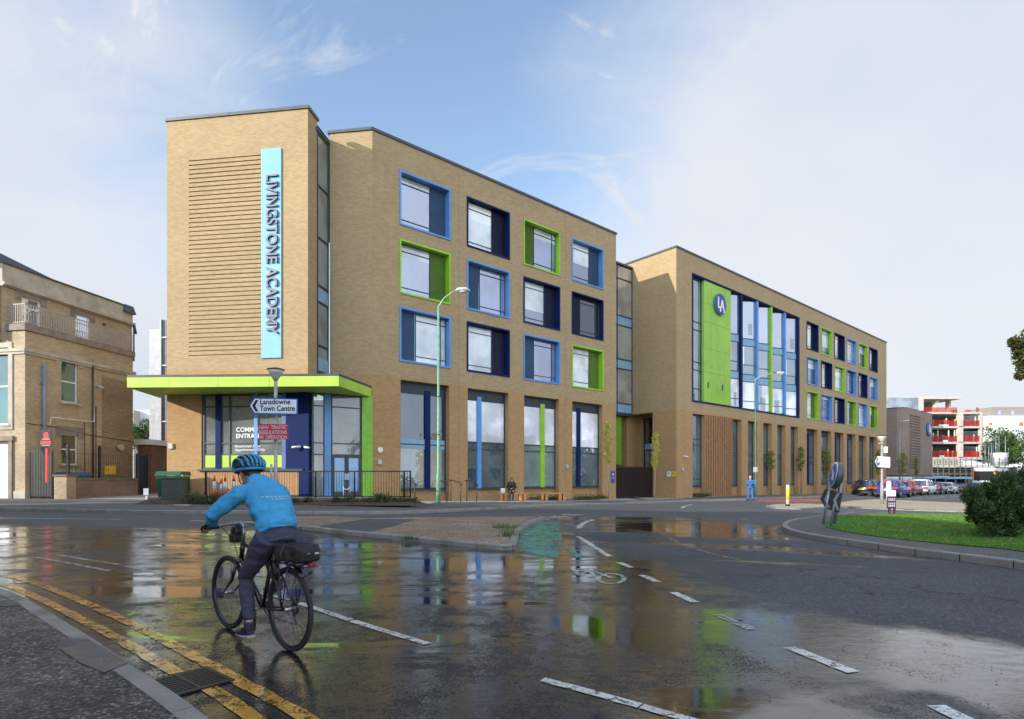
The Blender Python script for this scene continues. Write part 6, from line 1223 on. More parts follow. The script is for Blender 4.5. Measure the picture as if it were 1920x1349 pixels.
mb = MB(); mb.prism([Vector((q(486), Y_-.1, zq(796))), Vector((q(541), Y_-.1, zq(796.5))), Vector((q(543), Y_-.1, zq(824))), Vector((q(488.5), Y_-.1, zq(826)))], (0, .025, 0)); rn = mb.build('traffic_notice', SIGNRED, lp, normals=True)
PINK = M('pale_pink', (.62, .52, .56), .5)
for tx, yb, wd_, x_ in (('NEW  TRAFFIC', 805.5, 51, 488), ('REGULATIONS', 814.8, 51, 488.5), ('IN  OPERATION', 824, 51, 489)): text('notice_lettering', tx, .175, PINK, rn, flat(q(x_), Y_-.107, zq(yb)), width=wd_*Y_/FPX, extrude=.001, offset=.001)
mb = MB()
for zz in (758, 768, 800, 820): mb.torus((lb.x, lb.y, zq(zz)), UP, .065, .012, 14, 6)
mb.build('clips', GALV, lp)
mb = MB(); mb.loft([Vector((lb.x-.14, lb.y-.02, z_)) for z_ in (1.1, 2.0)], .04, 8); mb.build('side_pipe', MATS['worn_white_post'], lp)
lp2, lb2 = lamp_bell(1653.5, 946, 816, 34.5, 'white lamp post with parking direction sign on the far beige island')
Y_ = 34.4; ds = arrow_sign(q(1639), q(1667), zq(876), zq(856), Y_-.1, lp2, .16, M('rim_white', (.7, .7, .7), .5), SIGNW, .05)
mb = MB(); mb.box(q(1644), q(1647.5), Y_-.12, Y_-.11, zq(872), zq(867.5)); mb.build('parking_symbol', SIGNBLUE, ds); mb = MB(); X0 = q(1640.5); m_ = zq(866)
mb.prism([Vector((X0, Y_-.113, m_)), Vector((X0+.09, Y_-.113, m_+.25)), Vector((X0+.14, Y_-.113, m_+.25)), Vector((X0+.06, Y_-.113, m_)), Vector((X0+.14, Y_-.113, m_-.25)), Vector((X0+.09, Y_-.113, m_-.25))], (0, .003, 0)); mb.build('arrow_mark', BLACK, ds, normals=True)
text('sign_lettering', 'Town Centre', .14, M('sign_text_grey', (.25, .25, .28), .5), ds, flat(q(1645), Y_-.113, zq(862.5)), width=.5, extrude=.001); text('sign_lettering', 'Car Park', .14, MATS['sign_text_grey'], ds, flat(q(1649.5), Y_-.113, zq(872.5)), width=.4, extrude=.001)
mb = MB(); mb.box(q(1655.5), q(1663), Y_-.08, Y_-.05, zq(849.5), zq(838)); mb.build('upper_sign', SIGNW, lp2); mb = MB(); mb.cyl((q(1647), Y_, zq(832)), (q(1661), Y_, zq(832)), .03, n=6); mb.build('cross_bar', MATS['worn_white_post'], lp2)
wc = thing('white_bollard', 'white rounded traffic bollard with red top behind the lamp post on the beige island', 'bollard', (*G(1667, 939), 0)); x, y = G(1666.5, 938.5, .1); z = g(x, y)+.09; mb = MB(); mb.loft([(x, y, z), (x, y, z+1.05), (x, y, z+1.25), (x, y, z+1.34)], [(.17, .12), (.17, .12), (.15, .11), (.06, .05)], 14, side=(1, 0, 0)); mb.build('body', WHITE, wc); mb = MB(); mb.loft([(x-.12, y+.1, z+1.2), (x-.12, y+.1, z+1.42)], [(.2, .08), (.16, .07)], 10, side=(1, 0, 0)); mb.build('top_marker', RED, wc)
kb = thing('yellow_bollard', 'yellow and white marker bollard standing on the small far island', 'bollard', (*G(1477, 950, .07), 0)); x, y = G(1477, 949, .07); z = g(x, y)+.07; mb = MB(); mb.loft([(x, y, z), (x, y, z+.09), (x, y, z+.1)], [.13, .11, .1], 12); mb.build('base', BLACK, kb); mb = MB(); mb.loft([(x, y, z+.1), (x, y, z+1.12), (x, y, z+1.17)], [.085, .085, .05], 12); mb.build('body', WHITE, kb); mb = MB(); mb.loft([(x, y, z+.35), (x, y, z+.98)], [.09, .09], 12); mb.build('yellow_band', YEL, kb)
# leaning keep-left sign with chevron board
kl = thing('keep_left_sign', 'leaning round blue arrow sign with chevron board on steel legs at the island edge', 'road sign', (*G(1560, 984, .13), .1))
Yk = 16.6; z0 = .22; k_ = lambda px, py, dy=0: P(px, py, Yk+dy)
mb = MB(); 
for (a, b_, dy, r) in (((1543.5, 983), (1557, 905), .0, .035), ((1558, 987), (1568, 920), -.1, .03), ((1564, 983), (1577, 905), .1, .05), ((1556, 918), (1567, 918), 0., .03)): A_ = k_(*a, dy); A_.z = max(A_.z, .15); mb.cyl(A_, k_(*b_, dy), r, n=10)
mb.build('posts', GALV, kl)
c = k_(1567, 891.5); nrm = Vector((-.93, .28, .20)).normalized(); R_ = .385
mb = MB(); mb.loft([c-nrm*.09, c+nrm*.06], [R_, R_], 36, side=UP); mb.loft([c-nrm*.09, c-nrm*.17], [R_*.97, R_*.6], 36, side=UP); hs = mb.build('sign_housing', M('housing_green_grey', (.06, .08, .075), .4), kl)
mb = MB(); mb.loft([c+nrm*.062, c+nrm*.07], [R_*.98]*2, 36, side=UP); mb.build('sign_rim', WHITE, hs); mb = MB(); mb.loft([c+nrm*.072, c+nrm*.078], [R_*.88]*2, 36, side=UP); mb.build('sign_disc', SIGNBLUE, hs)
tv = Vector((-nrm.y, nrm.x, 0)).normalized(); uv_ = nrm.cross(tv); uv_ = uv_ if uv_.z > 0 else -uv_; D_ = c+nrm*.08; ri = Vector((.48, -.86, 0)).normalized()
tl_ = tv if tv.y < 0 else -tv; dv = (tl_*.7-uv_*.7).normalized(); pv = dv.cross(nrm).normalized()
def ap(a, b_): return D_+dv*a*R_+pv*b_*R_
mb = MB(); mb.prism([ap(-.55, -.1), ap(.15, -.1), ap(.15, .1), ap(-.55, .1)], nrm*.004); mb.prism([ap(.6, 0), ap(.1, .36), ap(.1, -.36)], nrm*.004); mb.build('arrow_mark', WHITE, hs, normals=True)
c2 = k_(1559.5, 938, -.05); n2 = Vector((-.72, -.69, 0)).normalized(); t2 = Vector((.69, -.72, 0)).normalized(); CHB = M('chevron_brown', (.035, .025, .025), .5)
def cp2(a, b_, d_=0): return c2+t2*a+UP*b_+n2*d_
mb = MB(); mb.prism([cp2(-.30, .02), cp2(-.16, .33), cp2(.28, .20), cp2(.20, -.36), cp2(-.16, -.24)], n2*.03); ch = mb.build('chevron_board', CHB, kl, normals=True); mb = MB()
for o_ in (-.16, .08): mb.prism([cp2(o_-.03, .0, .032), cp2(o_+.08, .24-o_*.3, .032), cp2(o_+.14, .22-o_*.3, .032), cp2(o_+.04, .0, .032), cp2(o_+.13, -.27-o_*.25, .032), cp2(o_+.06, -.26-o_*.25, .032)], n2*.003)
mb.build('chevron_mark', M('chevron_grey', (.26, .26, .26), .5), ch, normals=True)
# twin-post notice board
nb_ = thing('notice_board', 'maroon and white lettered board on two short posts behind the grass', 'sign', (*G(1672, 962, .1), .1)); Yn = 23.6
kk = lambda px, py, dy=0: P(px, py, Yn+dy); MAR = M('maroon', (.07, .02, .05), .5); mb = MB()
for px in (1668.5, 1678): a = kk(px, 963, .02); mb.box(a.x-.04, a.x+.04, Yn+.02, Yn+.08, .05, kk(px, 919).z)
mb.build('post', MAR, nb_); mb = MB(); a, b_ = kk(1663, 954), kk(1679.5, 931.5); mb.box(a.x, b_.x, Yn-.02, Yn+.01, a.z, b_.z); mb.build('board', MAR, nb_); mb = MB(); a, b_ = kk(1663.3, 931), kk(1679, 919.5); mb.box(a.x, b_.x, Yn-.02, Yn+.01, a.z+.003, b_.z); mb.build('upper_board', SIGNW, nb_)
mb = MB()
for py in (936.5, 939, 944.5, 948, 950):
    for k in range(4): a = kk(1665+k*3.3, py); mb.box(a.x, a.x+.045+.01*(k % 2), Yn-.027, Yn-.022, a.z, a.z+.028)
mb.build('lettering', SIGNW, nb_)
# benches
def bench(px, Yd, label, L_=2.0, dup_from=None):
    x = (px-CX)/FPX*Yd; z = g(x, Yd)+.12; rz = math.atan2(.6486, .761)
    rz = .12 if Yd < 45 else .5
    if dup_from: return dup(dup_from, (x, Yd, z), rz, label)
    t = thing('timber_bench', label, 'bench', (x, Yd, z), rz, 'timber benches before the school'); mb = MB()
    for k in range(3): mb.box(-L_/2, L_/2, -.22+k*.155, -.085+k*.155, .40, .46)
    mb.build('seat', M('bench_timber', (.55, .22, .07), .6, 0, .25, 5), t, world=False)
    for sx in (-1, 1):
        mb = MB()
        for q_ in (-.28, -.02): mb.box(sx*L_/2*.8+q_*sx-.10, sx*L_/2*.8+q_*sx+.06, -.2, .2, 0, .398)
        mb.build('leg', MATS['bench_timber'], t, world=False)
    return t
bz = bench(962, 32.75, 'timber bench with the seated woman', 1.75); bench(1037, 35.1, 'empty timber bench right of the seated woman', dup_from=bz); bench(1490, 57, 'far timber bench before the narrow windows', dup_from=bz); bench(1618, 62, 'timber bench beside the parked dark estate car', dup_from=bz)
# far black railings near the cars
fr = thing('far_railings', 'black railings by the far ramp beside the parked cars', 'railings', (*G(1560, 925), 0)); mb = MB(); Fq = F(*fp(Fb, 31, 2.2), .761, .6486); L_ = 10.5
mb.fbox(Fq, 0, L_, -.02, .02, 1.15, 1.2); mb.fbox(Fq, 0, L_, -.02, .02, .15, .19); mb.build('rail', BLACK, fr); mb = MB(); k = 0
while k < L_: mb.cyl(Fq.pt(k, 0, .15), Fq.pt(k, 0, 1.17), .012, n=4); k += .12
mb.build('bars', BLACK, fr)
hr = thing('handrail', 'thin handrail pair before the far framed windows', 'handrail', (*G(1538, 925), 0), 0, 'black step handrails'); mb = MB(); Fq = F(*fp(Fb, 24, 2.3), .761, .6486)
for s_ in (0, 1.3, 2.6, 4.6): mb.cyl(Fq.pt(s_, 0, 0), Fq.pt(s_, 0, 1.15), .025, n=6)
mb.build('post', BLACK, hr); mb = MB(); mb.cyl(Fq.pt(0, 0, 1.1), Fq.pt(2.6, 0, 1.15), .025, n=6); mb.cyl(Fq.pt(2.6, 0, 1.15), Fq.pt(4.6, 0, 1.15), .025, n=6); mb.build('rail', BLACK, hr)
ls = thing('far_street_lamp', 'slim grey street lamp before the drum block', 'street lamp', (*P(1688, 915, 66).xy, 0)); mb = MB(); a = P(1687, 920, 66); b_ = P(1687, 791, 66); mb.loft([a, b_], [.08, .05], 8); mb.build('pole', GALV, ls); mb = MB(); mb.loft([b_, b_+Vector((.7, 0, .1)), b_+Vector((1.0, 0, .1))], [.04, .05, .12], 8); mb.build('lamp_head', LGREY, ls)
# ================= vehicles =================
def carpaint(name, c): return M(name, c, .22, 0, .05, 2, 0, .8)
TYRE = M('tyre_rubber', (.018, .018, .018), .8); RIM = M('wheel_rim', (.40, .41, .42), .3, .8); TAIL = M('tail_light', (.55, .02, .02), .25, coat=.8); CHROME = M('chrome_trim', (.5, .5, .5), .2, .9)
def car(name, label, loc, rz, paint, L_=4.3, W=1.8, H=1.48, hatch=True, plate=True, big_tail=False, roundtail=False):
    t = thing(name, label, 'car', loc, rz, 'cars parked along the road'); hw = W/2
    # side profile of lower body, x forward (0 = rear), z
    low = [(0.0, .32), (.0, .62), (.03, .88), (.10, .98), (L_*.24, 1.0), (L_*.62, .98), (L_*.80, .92), (L_*.95, .78), (L_, .60), (L_, .30), (L_*.9, .22), (.25, .22)]
    xr = .22 if hatch else .75; top = [(xr*.35+.02, .96), (xr+.30, H-.06), (L_*.35, H), (L_*.52, H-.02), (L_*.60, H-.10), (L_*.78, .95)]
    mb = MB(); bm = mb.bm
    def extr(prof, ws):   # list of (x,z) and half widths per point
        n = len(prof); Lf_ = [bm.verts.new((x, w_, z)) for (x, z), w_ in zip(prof, ws)]; Rt = [bm.verts.new((x, -w_, z)) for (x, z), w_ in zip(prof, ws)]
        for i in range(n): j = (i+1) % n; f = bm.faces.new((Lf_[i], Lf_[j], Rt[j], Rt[i])); f.smooth = False
        bm.faces.new(Lf_[::-1]); bm.faces.new(Rt)
    # belt layered for rounding
    def ring(z, x0, x1, w_, k=14):
        pts = []; ex = 5.0
        for i in range(k*2):
            a = 2*math.pi*i/(k*2); cx_, sy = math.cos(a), math.sin(a); r = (abs(cx_)**ex+abs(sy)**ex)**(-1/ex); pts.append(bm.verts.new(((x0+x1)/2+(x1-x0)/2*r*cx_, w_*r*sy, z)))
        return pts
    lv = [(.20, .12, L_-.12, hw*.93), (.34, .0, L_, hw*.985), (.60, .0, L_-.0, hw), (.80, .03, L_-.16, hw*.99), (.95, .09, L_-.62, hw*.94)]
    rs = [ring(*q) for q in lv]
    for a, b_ in zip(rs, rs[1:]):
        for i in range(len(a)): f = bm.faces.new((a[i], a[(i+1) % len(a)], b_[(i+1) % len(a)], b_[i])); f.smooth = True
    cf_ = bm.faces.new(rs[-1]); cf_.smooth = False; bm.faces.new(rs[0][::-1])
    # bonnet fill and roof shell
    r2 = [ring(H-.13, xr+.28, L_*.56, hw*.74), ring(H-.03, xr+.38, L_*.52, hw*.68), ring(H, xr+.6, L_*.47, hw*.52)]
    for a, b_ in zip(r2, r2[1:]):
        for i in range(len(a)): f = bm.faces.new((a[i], a[(i+1) % len(a)], b_[(i+1) % len(a)], b_[i])); f.smooth = True
    bm.faces.new(r2[-1]); bm.faces.new(r2[0][::-1])
    # pillars
    for sy in (-1, 1):
        for (xa, xb) in ((xr*.5+.12, xr+.34), (L_*.70, L_*.545), (L_*.40, L_*.385), (xr*.5+.62, xr+.68)):
            mb.loft([(xa, sy*hw*.915, .93), (xb, sy*hw*.735, H-.1)], .04, 5)
    bo = mb.build('body', paint, t, world=False)
    # greenhouse
    mb = MB(); bm = mb.bm; g0 = ring(.94, xr*.5+.06, L_*.755, hw*.915); g1 = ring(H-.115, xr+.30, L_*.56, hw*.745)
    for i in range(len(g0)): f = bm.faces.new((g0[i], g0[(i+1) % len(g0)], g1[(i+1) % len(g0)], g1[i])); f.smooth = True
    mb.build('windows', GL_CAR, t, world=False)
    wz = .315
    for x in (.78, L_-.84):
        for sy in (-1, 1):
            mb = MB(); yy = sy*(hw-.10); mb.loft([(x, yy-sy*.12, wz), (x, yy-sy*.11, wz), (x, yy+sy*.085, wz), (x, yy+sy*.11, wz)], [(.28, .28), (.315, .315), (.315, .315), (.27, .27)], 22, side=(0, 0, 1)); wh = mb.build('wheel', TYRE, t, world=False)
            mb = MB(); mb.loft([(x, yy+sy*.112, wz), (x, yy+sy*.118, wz)], [(.20, .20), (.17, .17)], 20, side=(0, 0, 1))
            for k in range(5): a = k*1.2566; mb.loft([(x, yy+sy*.12, wz), (x+.19*math.cos(a), yy+sy*.122, wz+.19*math.sin(a))], .022, 5)
            mb.build('rim', RIM, wh, world=False)
            mb = MB(); mb.torus((x, sy*(hw-.005), wz), (0, 1, 0), .345, .035, 20, 6, (math.pi*0, math.pi) ); mb.build('wheel_arch', BLACK, t, world=False)
    for sy in (-1, 1):
        mb = MB()
        if roundtail: mb.loft([(-.01, sy*hw*.80, .78), (-.04, sy*hw*.80, .78)], .13, 16, side=UP)
        else: mb.box(-.03, .22, sy*hw*.97-(.36 if sy > 0 else 0)+.0, sy*hw*.97+(.36 if sy < 0 else 0), .70, .86)
        mb.build('tail_light', TAIL, t, bevel=.02, world=False)
        mb = MB(); mb.box(L_-.3, L_-.05, sy*hw*.62-.2, sy*hw*.62+.2, .58, .72); mb.build('headlight', WHITE, t, bevel=.03, world=False)
        mb = MB(); mb.loft([(L_*.66, sy*hw*.95, .95), (L_*.66, sy*(hw+.12), .99)], [(.06, .08), (.08, .1)], 8, side=UP); mb.build('mirror', paint, t, world=False)
    if plate: mb = MB(); mb.box(-.035, -.012, -.26, .26, .58, .69); mb.build('number_plate', YEL, t, world=False)
    mb = MB(); mb.box(-.03, .35, -hw*.9, hw*.9, .24, .42); mb.build('rear_bumper', BLACK, t, bevel=.03, world=False)
    for xx in (L_*.40, L_*.62, L_*.20):
        pass
    mb = MB(); mb.box(xr*.35+.0, xr*.35+.02, -.25, .2, .99, 1.0, None); mb.build('wiper', BLACK, t, world=False)
    return t
def cz(x, y): return g(x, y)
HDG = math.atan2(.655, .755)
def park(px, Yd, **k):    # px = rear right wheel position
    # rear right corner local (0.78,-0.8); place root so that this wheel projects at px
    x = (px-CX)/FPX*Yd; W = k.get('W', 1.8); c_, s_ = math.cos(HDG), math.sin(HDG); lx, ly = .78, -(W/2-.1); rx, ry = x-(lx*c_-ly*s_), Yd-(lx*s_+ly*c_); return (rx, ry, g(x, Yd)), HDG
def pcar(px, Yd, label, paint, **k): loc, rz = park(px, Yd, **k); return car('parked_car', label, loc, rz, paint, **k)
pcar(1638.5, 53, 'black estate car with yellow plate parked nearest the school railings', carpaint('paint_black', (.02, .018, .018)), L_=4.6, H=1.52)
pcar(1686, 47, 'dark blue hatchback parked behind the white sign post', carpaint('paint_blue', (.03, .04, .22)), L_=4.3, H=1.47)
pcar(1713, 54, 'red car with a maroon side parked behind the blue hatchback', carpaint('paint_red', (.32, .015, .02)), L_=4.2, H=1.45)
pcar(1741, 60, 'white tall family car behind the red one', carpaint('paint_white', (.70, .70, .68)), L_=4.4, H=1.66)
pcar(1765, 65.5, 'dark small car with round red tail lights between two white cars', carpaint('paint_navy', (.02, .025, .07)), L_=3.9, H=1.45, roundtail=True)
pcar(1787, 70.5, 'smaller white hatchback farther along the row', carpaint('paint_white2', (.66, .66, .64)), L_=3.9, H=1.45)
pcar(1813, 75.5, 'low black car at the far end of the row next to the coach', carpaint('paint_black2', (.015, .015, .02)), L_=4.5, H=1.32, hatch=False)
# coach
def coach():
    Yd = 76.; x0 = (1827-CX)/FPX*Yd; z = g(x0+1.2, Yd); t = thing('coach', 'white and blue coach with orange trim behind the dark shrubs', 'coach', (x0+1.25, Yd, z), math.radians(-48)); CW = carpaint('coach_white', (.70, .72, .74)); CB = carpaint('coach_blue', (.02, .16, .50)); CO = carpaint('coach_orange', (.75, .14, .04)); W, H, L_ = 2.5, 3.45, 11.5
    mb = MB(); mb.box(-W/2, W/2, 0, L_, 1.35, H-.15); mb.box(-W/2+.12, W/2-.12, .15, L_-.1, H-.152, H); b_ = mb.build('body', CW, t, bevel=.12, world=False)
    mb = MB(); mb.box(-W/2-.012, W/2+.012, -.012, L_, .35, 1.5); mb.build('lower_body', CB, t, bevel=.05, world=False)
    mb = MB(); mb.box(-W/2+.22, W/2-.22, -.02, .02, 1.75, 3.0); mb.build('windscreen', GL_CAR, t, bevel=.01, world=False)
    mb = MB(); mb.box(-W/2+.02, -W/2+.2, -.025, .01, 1.7, 3.2); mb.box(W/2-.2, W/2-.02, -.025, .01, 1.7, 3.2); mb.build('trim', CO, t, world=False)
    mb = MB(); 
    for sx in (-1, 1): mb.box(sx*(W/2+.004)-.01, sx*(W/2+.004)+.01, .6, L_-.5, 1.9, 2.95)
    mb.build('side_windows', GL_CAR, t, world=False)
    for sx in (-1, 1):
        mb = MB(); mb.box(sx*W/2*.75-.2, sx*W/2*.75+.2, -.03, .0, .7, .9); mb.build('headlight', WHITE, t, bevel=.02, world=False)
        mb = MB(); mb.loft([(sx*(W/2), .1, 3.0), (sx*(W/2+.3), -.15, 2.9), (sx*(W/2+.3), -.15, 2.4)], .05, 6); mb.build('mirror', BLACK, t, world=False)
        for y in (2.4, 8.6): mb = MB(); mb.loft([(sx*(W/2-.2), y, .5), (sx*(W/2+.03), y, .5)], .5, 20, side=UP); mb.build('wheel', TYRE, t, world=False)
    mb = MB(); mb.box(-.8, .8, -.03, -.014, 1.1, 1.3); mb.build('front_panel', CW, t, world=False)
coach()

# ---- people ----
def remesh(mb, name, mat, parent, voxel=.012, smooth=6, wr=0., wscale=14, dirz=None):
    me0 = bpy.data.meshes.new('t'); bmesh.ops.recalc_face_normals(mb.bm, faces=mb.bm.faces); mb.bm.to_mesh(me0); mb.bm.free(); o = bpy.data.objects.new('t', me0); ts = bpy.data.scenes.new('tmp'); ts.collection.objects.link(o)
    r = o.modifiers.new('r', 'REMESH'); r.mode = 'VOXEL'; r.voxel_size = voxel; s = o.modifiers.new('s', 'SMOOTH'); s.iterations = smooth; s.factor = .6
    vl = ts.view_layers[0]; vl.update(); dg = vl.depsgraph; me = bpy.data.meshes.new_from_object(o.evaluated_get(dg)); bpy.data.objects.remove(o); bpy.data.scenes.remove(ts)
    if wr:
        for v in me.vertices:
            p = v.co; q = Vector((p.x*wscale, p.y*wscale, p.z*wscale*1.9)); n_ = noise.noise(q)+.5*noise.noise(q*2.1); v.co = p+v.normal*(n_*wr)
    for p in me.polygons: p.use_smooth = True
    me.name = name; me.materials.clear(); me.materials.append(mat); ob_ = bpy.data.objects.new(name, me); COL.objects.link(ob_); ob_.parent = parent; return ob_
# ================= bicycle and rider =================
R0 = (-1.86, 4.78); BZ = math.atan2(.64, -.77); zb = g(*R0)
bk = thing('bicycle', 'black hybrid bicycle with rear rack and black bag ridden across the wet road', 'bicycle', (R0[0], R0[1], zb), BZ)
BLK = M('bicycle_black', (.012, .013, .016), .3, .3, .1, 9, 0, .5); ALU = M('alloy', (.35, .36, .38), .3, .8); WR = .352; WB = 1.12
lean = 0.0
for x in (0, WB):
    mb = MB(); mb.torus((x, 0, WR), (0, 1, 0), WR-.019, .019, 64, 10); wh = mb.build('wheel', TYRE, bk, world=False)
    mb = MB(); mb.torus((x, 0, WR), (0, 1, 0), WR-.046, .009, 56, 6, flat=1.4); mb.build('rim', BLK, wh, world=False)
    mb = MB(); mb.loft([(x, -.05, WR), (x, .05, WR)], .02, 10); 
    for k in range(28): a = 2*math.pi*k/28; a2 = a+(.35 if k % 2 else -.35); s_ = 1 if k % 4 < 2 else -1; mb.cyl((x+.02*math.cos(a2), s_*.03, WR+.02*math.sin(a2)), (x+(WR-.05)*math.cos(a), 0, WR+(WR-.05)*math.sin(a)), .0013, n=4)
    mb.build('spokes', ALU, wh, world=False)
BBx, BBz = .455, .30; SP = (.27, 0, .80); HT, HB = (.83, 0, .86), (.86, 0, .70)
mb = MB()
mb.cyl((BBx, 0, BBz), SP, .017); mb.cyl(SP, (.25, 0, .90), .013); mb.cyl(HT, HB, .022); mb.loft([(.285, 0, .74), (.835, 0, .84)], .017, 10); mb.loft([(BBx, 0, BBz), HB], .023, 12)
for s_ in (-1, 1): mb.loft([(BBx, s_*.03, BBz), (0, s_*.062, WR)], [.012, .009], 8); mb.loft([(.28, s_*.02, .73), (0, s_*.062, WR)], [.010, .008], 8)
mb.build('frame', BLK, bk, world=False)
mb = MB()
for s_ in (-1, 1): mb.loft([(.868, s_*.045, .66), (.93, s_*.055, .50), (WB, s_*.055, WR)], [.018, .015, .009], 10)
mb.cyl((.865, -.055, .675), (.865, .055, .675), .02); mb.build('fork', BLK, bk, world=False)
mb = MB(); mb.cyl(HT, (.80, 0, .99), .016); mb.loft([(.80, 0, .99), (.87, 0, 1.03)], .018, 10); mb.loft([(.87, -.31, 1.0), (.88, -.15, 1.015), (.88, 0, 1.03), (.88, .15, 1.015), (.87, .31, 1.0)], .0125, 10); hb = mb.build('handlebar', ALU, bk, world=False)
for s_ in (-1, 1): mb = MB(); mb.cyl((.872, s_*.20, 1.005), (.866, s_*.32, .998), .017); mb.build('grip', BLACK, hb, world=False); mb = MB(); mb.loft([(.89, s_*.19, 1.0), (.95, s_*.22, .985), (.94, s_*.29, .975)], .006, 6); mb.build('brake_lever', ALU, hb, world=False)
mb = MB()
for s_ in (-1, 1): mb.loft([(.90, s_*.17, 1.0), (1.0, s_*.10, .97), (.95, s_*.03, .85), (.87, .02*s_, .70)], .0035, 5)
mb.build('cables', BLACK, bk, world=False)
mb = MB(); mb.ell((.95, 0, .95), (.06, .055, .075), 12, 8); mb.box(.90, 1.0, -.06, .06, .84, .93); mb.build('handlebar_bag', BLACK, bk, bevel=.02, world=False)
mb = MB(); mb.loft([(.12, 0, .91), (.18, 0, .925), (.28, 0, .915), (.40, 0, .905)], [(.03, .06), (.035, .075), (.03, .04), (.02, .015)], 14, side=(0, 0, 1)); mb.build('saddle', BLACK, bk, world=False)
mb = MB()
for s_ in (-1, 1): mb.cyl((-.33, s_*.06, .735), (.22, s_*.06, .745), .006, n=6); mb.cyl((0, s_*.07, WR), (-.10, s_*.07, .735), .005, n=6); mb.cyl((0, s_*.07, WR), (.05, s_*.07, .735), .005, n=6)
for k in range(5): mb.cyl((-.33+k*.12, -.06, .738), (-.33+k*.12, .06, .738), .005, n=6)
mb.build('rack', BLK, bk, world=False)
# bag: rounded box by remesh-free loft
mb = MB(); mb.box(-.30, .08, -.10, .10, .765, .89); mb.box(-.27, .04, -.11, .11, .84, .905); mb.box(-.33, -.25, -.085, .085, .78, .87); mb.box(-.2, .0, .09, .135, .77, .86); mb.box(-.2, .0, -.135, -.09, .77, .86); bg_ = remesh(mb, 'rack_bag', M('bag_black', (.010, .010, .012), .7, 0, .3, 14, .6), bk, .012, 7, .008, 16)
mb = MB(); mb.box(-.330, -.324, -.07, .07, .835, .848); mb.build('reflective_strip', M('strap_grey', (.45, .46, .48), .3), bg_, world=False); mb = MB(); mb.loft([(-.12, .138, .78), (-.12, .14, .85), (-.12, .11, .908), (-.12, -.11, .908), (-.12, -.14, .85)], [(.003, .012)]*5, 6, side=(0, 1, 0)); mb.build('strap', M('strap_dark', (.05, .05, .055), .6), bg_, world=False)
mb = MB(); mb.box(-.365, -.33, -.03, .03, .735, .77); mb.build('rear_light', M('dark_red_lens', (.22, .01, .01), .3), bk, bevel=.01, world=False)
mb = MB(); mb.torus((BBx, -.055, BBz), (0, 1, 0), .085, .006, 30, 6); mb.loft([(BBx, -.05, BBz), (BBx, -.058, BBz)], .05, 14, side=UP); mb.torus((0, -.05, WR), (0, 1, 0), .045, .012, 24, 6); mb.cyl((BBx, -.055, BBz+.088), (0, -.05, WR+.05), .004, n=5); mb.cyl((BBx, -.055, BBz-.088), (-.02, -.05, WR-.14), .004, n=5); mb.cyl((-.02, -.05, WR-.14), (0.02, -.05, WR-.05), .012, n=6); mb.build('drivetrain', M('drivetrain', (.05, .05, .05), .35, .6), bk, world=False)
mb = MB(); ca = Vector((.01, 0, -.17)); L0 = Vector((BBx, .07, BBz)); mb.cyl(L0, L0+ca, .011); mb.cyl(L0-Vector((0, .14, 0)), L0-Vector((0, .14, 0))-ca, .011); mb.build('cranks', BLK, bk, world=False)
for s_ in (1, -1): mb = MB(); c = L0+ca if s_ > 0 else L0-Vector((0, .14, 0))-ca; mb.box(c.x-.045, c.x+.045, c.y+s_*.01 if s_ > 0 else c.y-.10, c.y+.10 if s_ > 0 else c.y-.01, c.z-.012, c.z+.012); mb.build('pedal', BLACK, bk, world=False)
for c_, x, ra in (('mudguard', 0, (math.radians(60), math.radians(150))),): pass
mb = MB(); mb.loft([(0.0, 0, WR*2+.03), (-.12, 0, WR*2+.01), (-.22, 0, WR*2-.06)], [(.005, .03)]*3, 8, side=(0, 0, 1)); mb.build('mudguard', BLK, bk, world=False)

SKIN = M('skin', (.50, .30, .21), .55, 0, .08, 10); HAIR = M('brown_hair', (.05, .028, .015), .6, 0, .3, 30)
def fabric(name, c, b=.3): return M(name, c, .85, 0, .12, 5, b)
def head(mb, c, f, up, s=1.):
    f = Vector(f).normalized(); up = Vector(up).normalized(); l = up.cross(f).normalized(); B = Matrix((f, l, up)).transposed().to_4x4(); c = Vector(c)
    def e(o, r): 
        m2 = MB(); m2.ell((0, 0, 0), [q*s for q in r], 16, 10); M2 = Matrix.Translation(c) @ B @ Matrix.Translation(Vector(o)*s)
        vm = {v: mb.bm.verts.new(M2 @ v.co) for v in m2.bm.verts}
        for fc in m2.bm.faces: mb.bm.faces.new([vm[v] for v in fc.verts])
        m2.bm.free()
    e((0, 0, .02), (.098, .077, .105)); e((.03, 0, -.055), (.062, .055, .062)); e((.10, 0, -.02), (.018, .014, .022)); e((.088, 0, -.062), (.012, .024, .008)); e((.075, 0, -.098), (.02, .022, .016))
    for q in (-1, 1): e((0, q*.078, -.015), (.02, .01, .03)); e((.083, q*.032, .008), (.012, .016, .008))
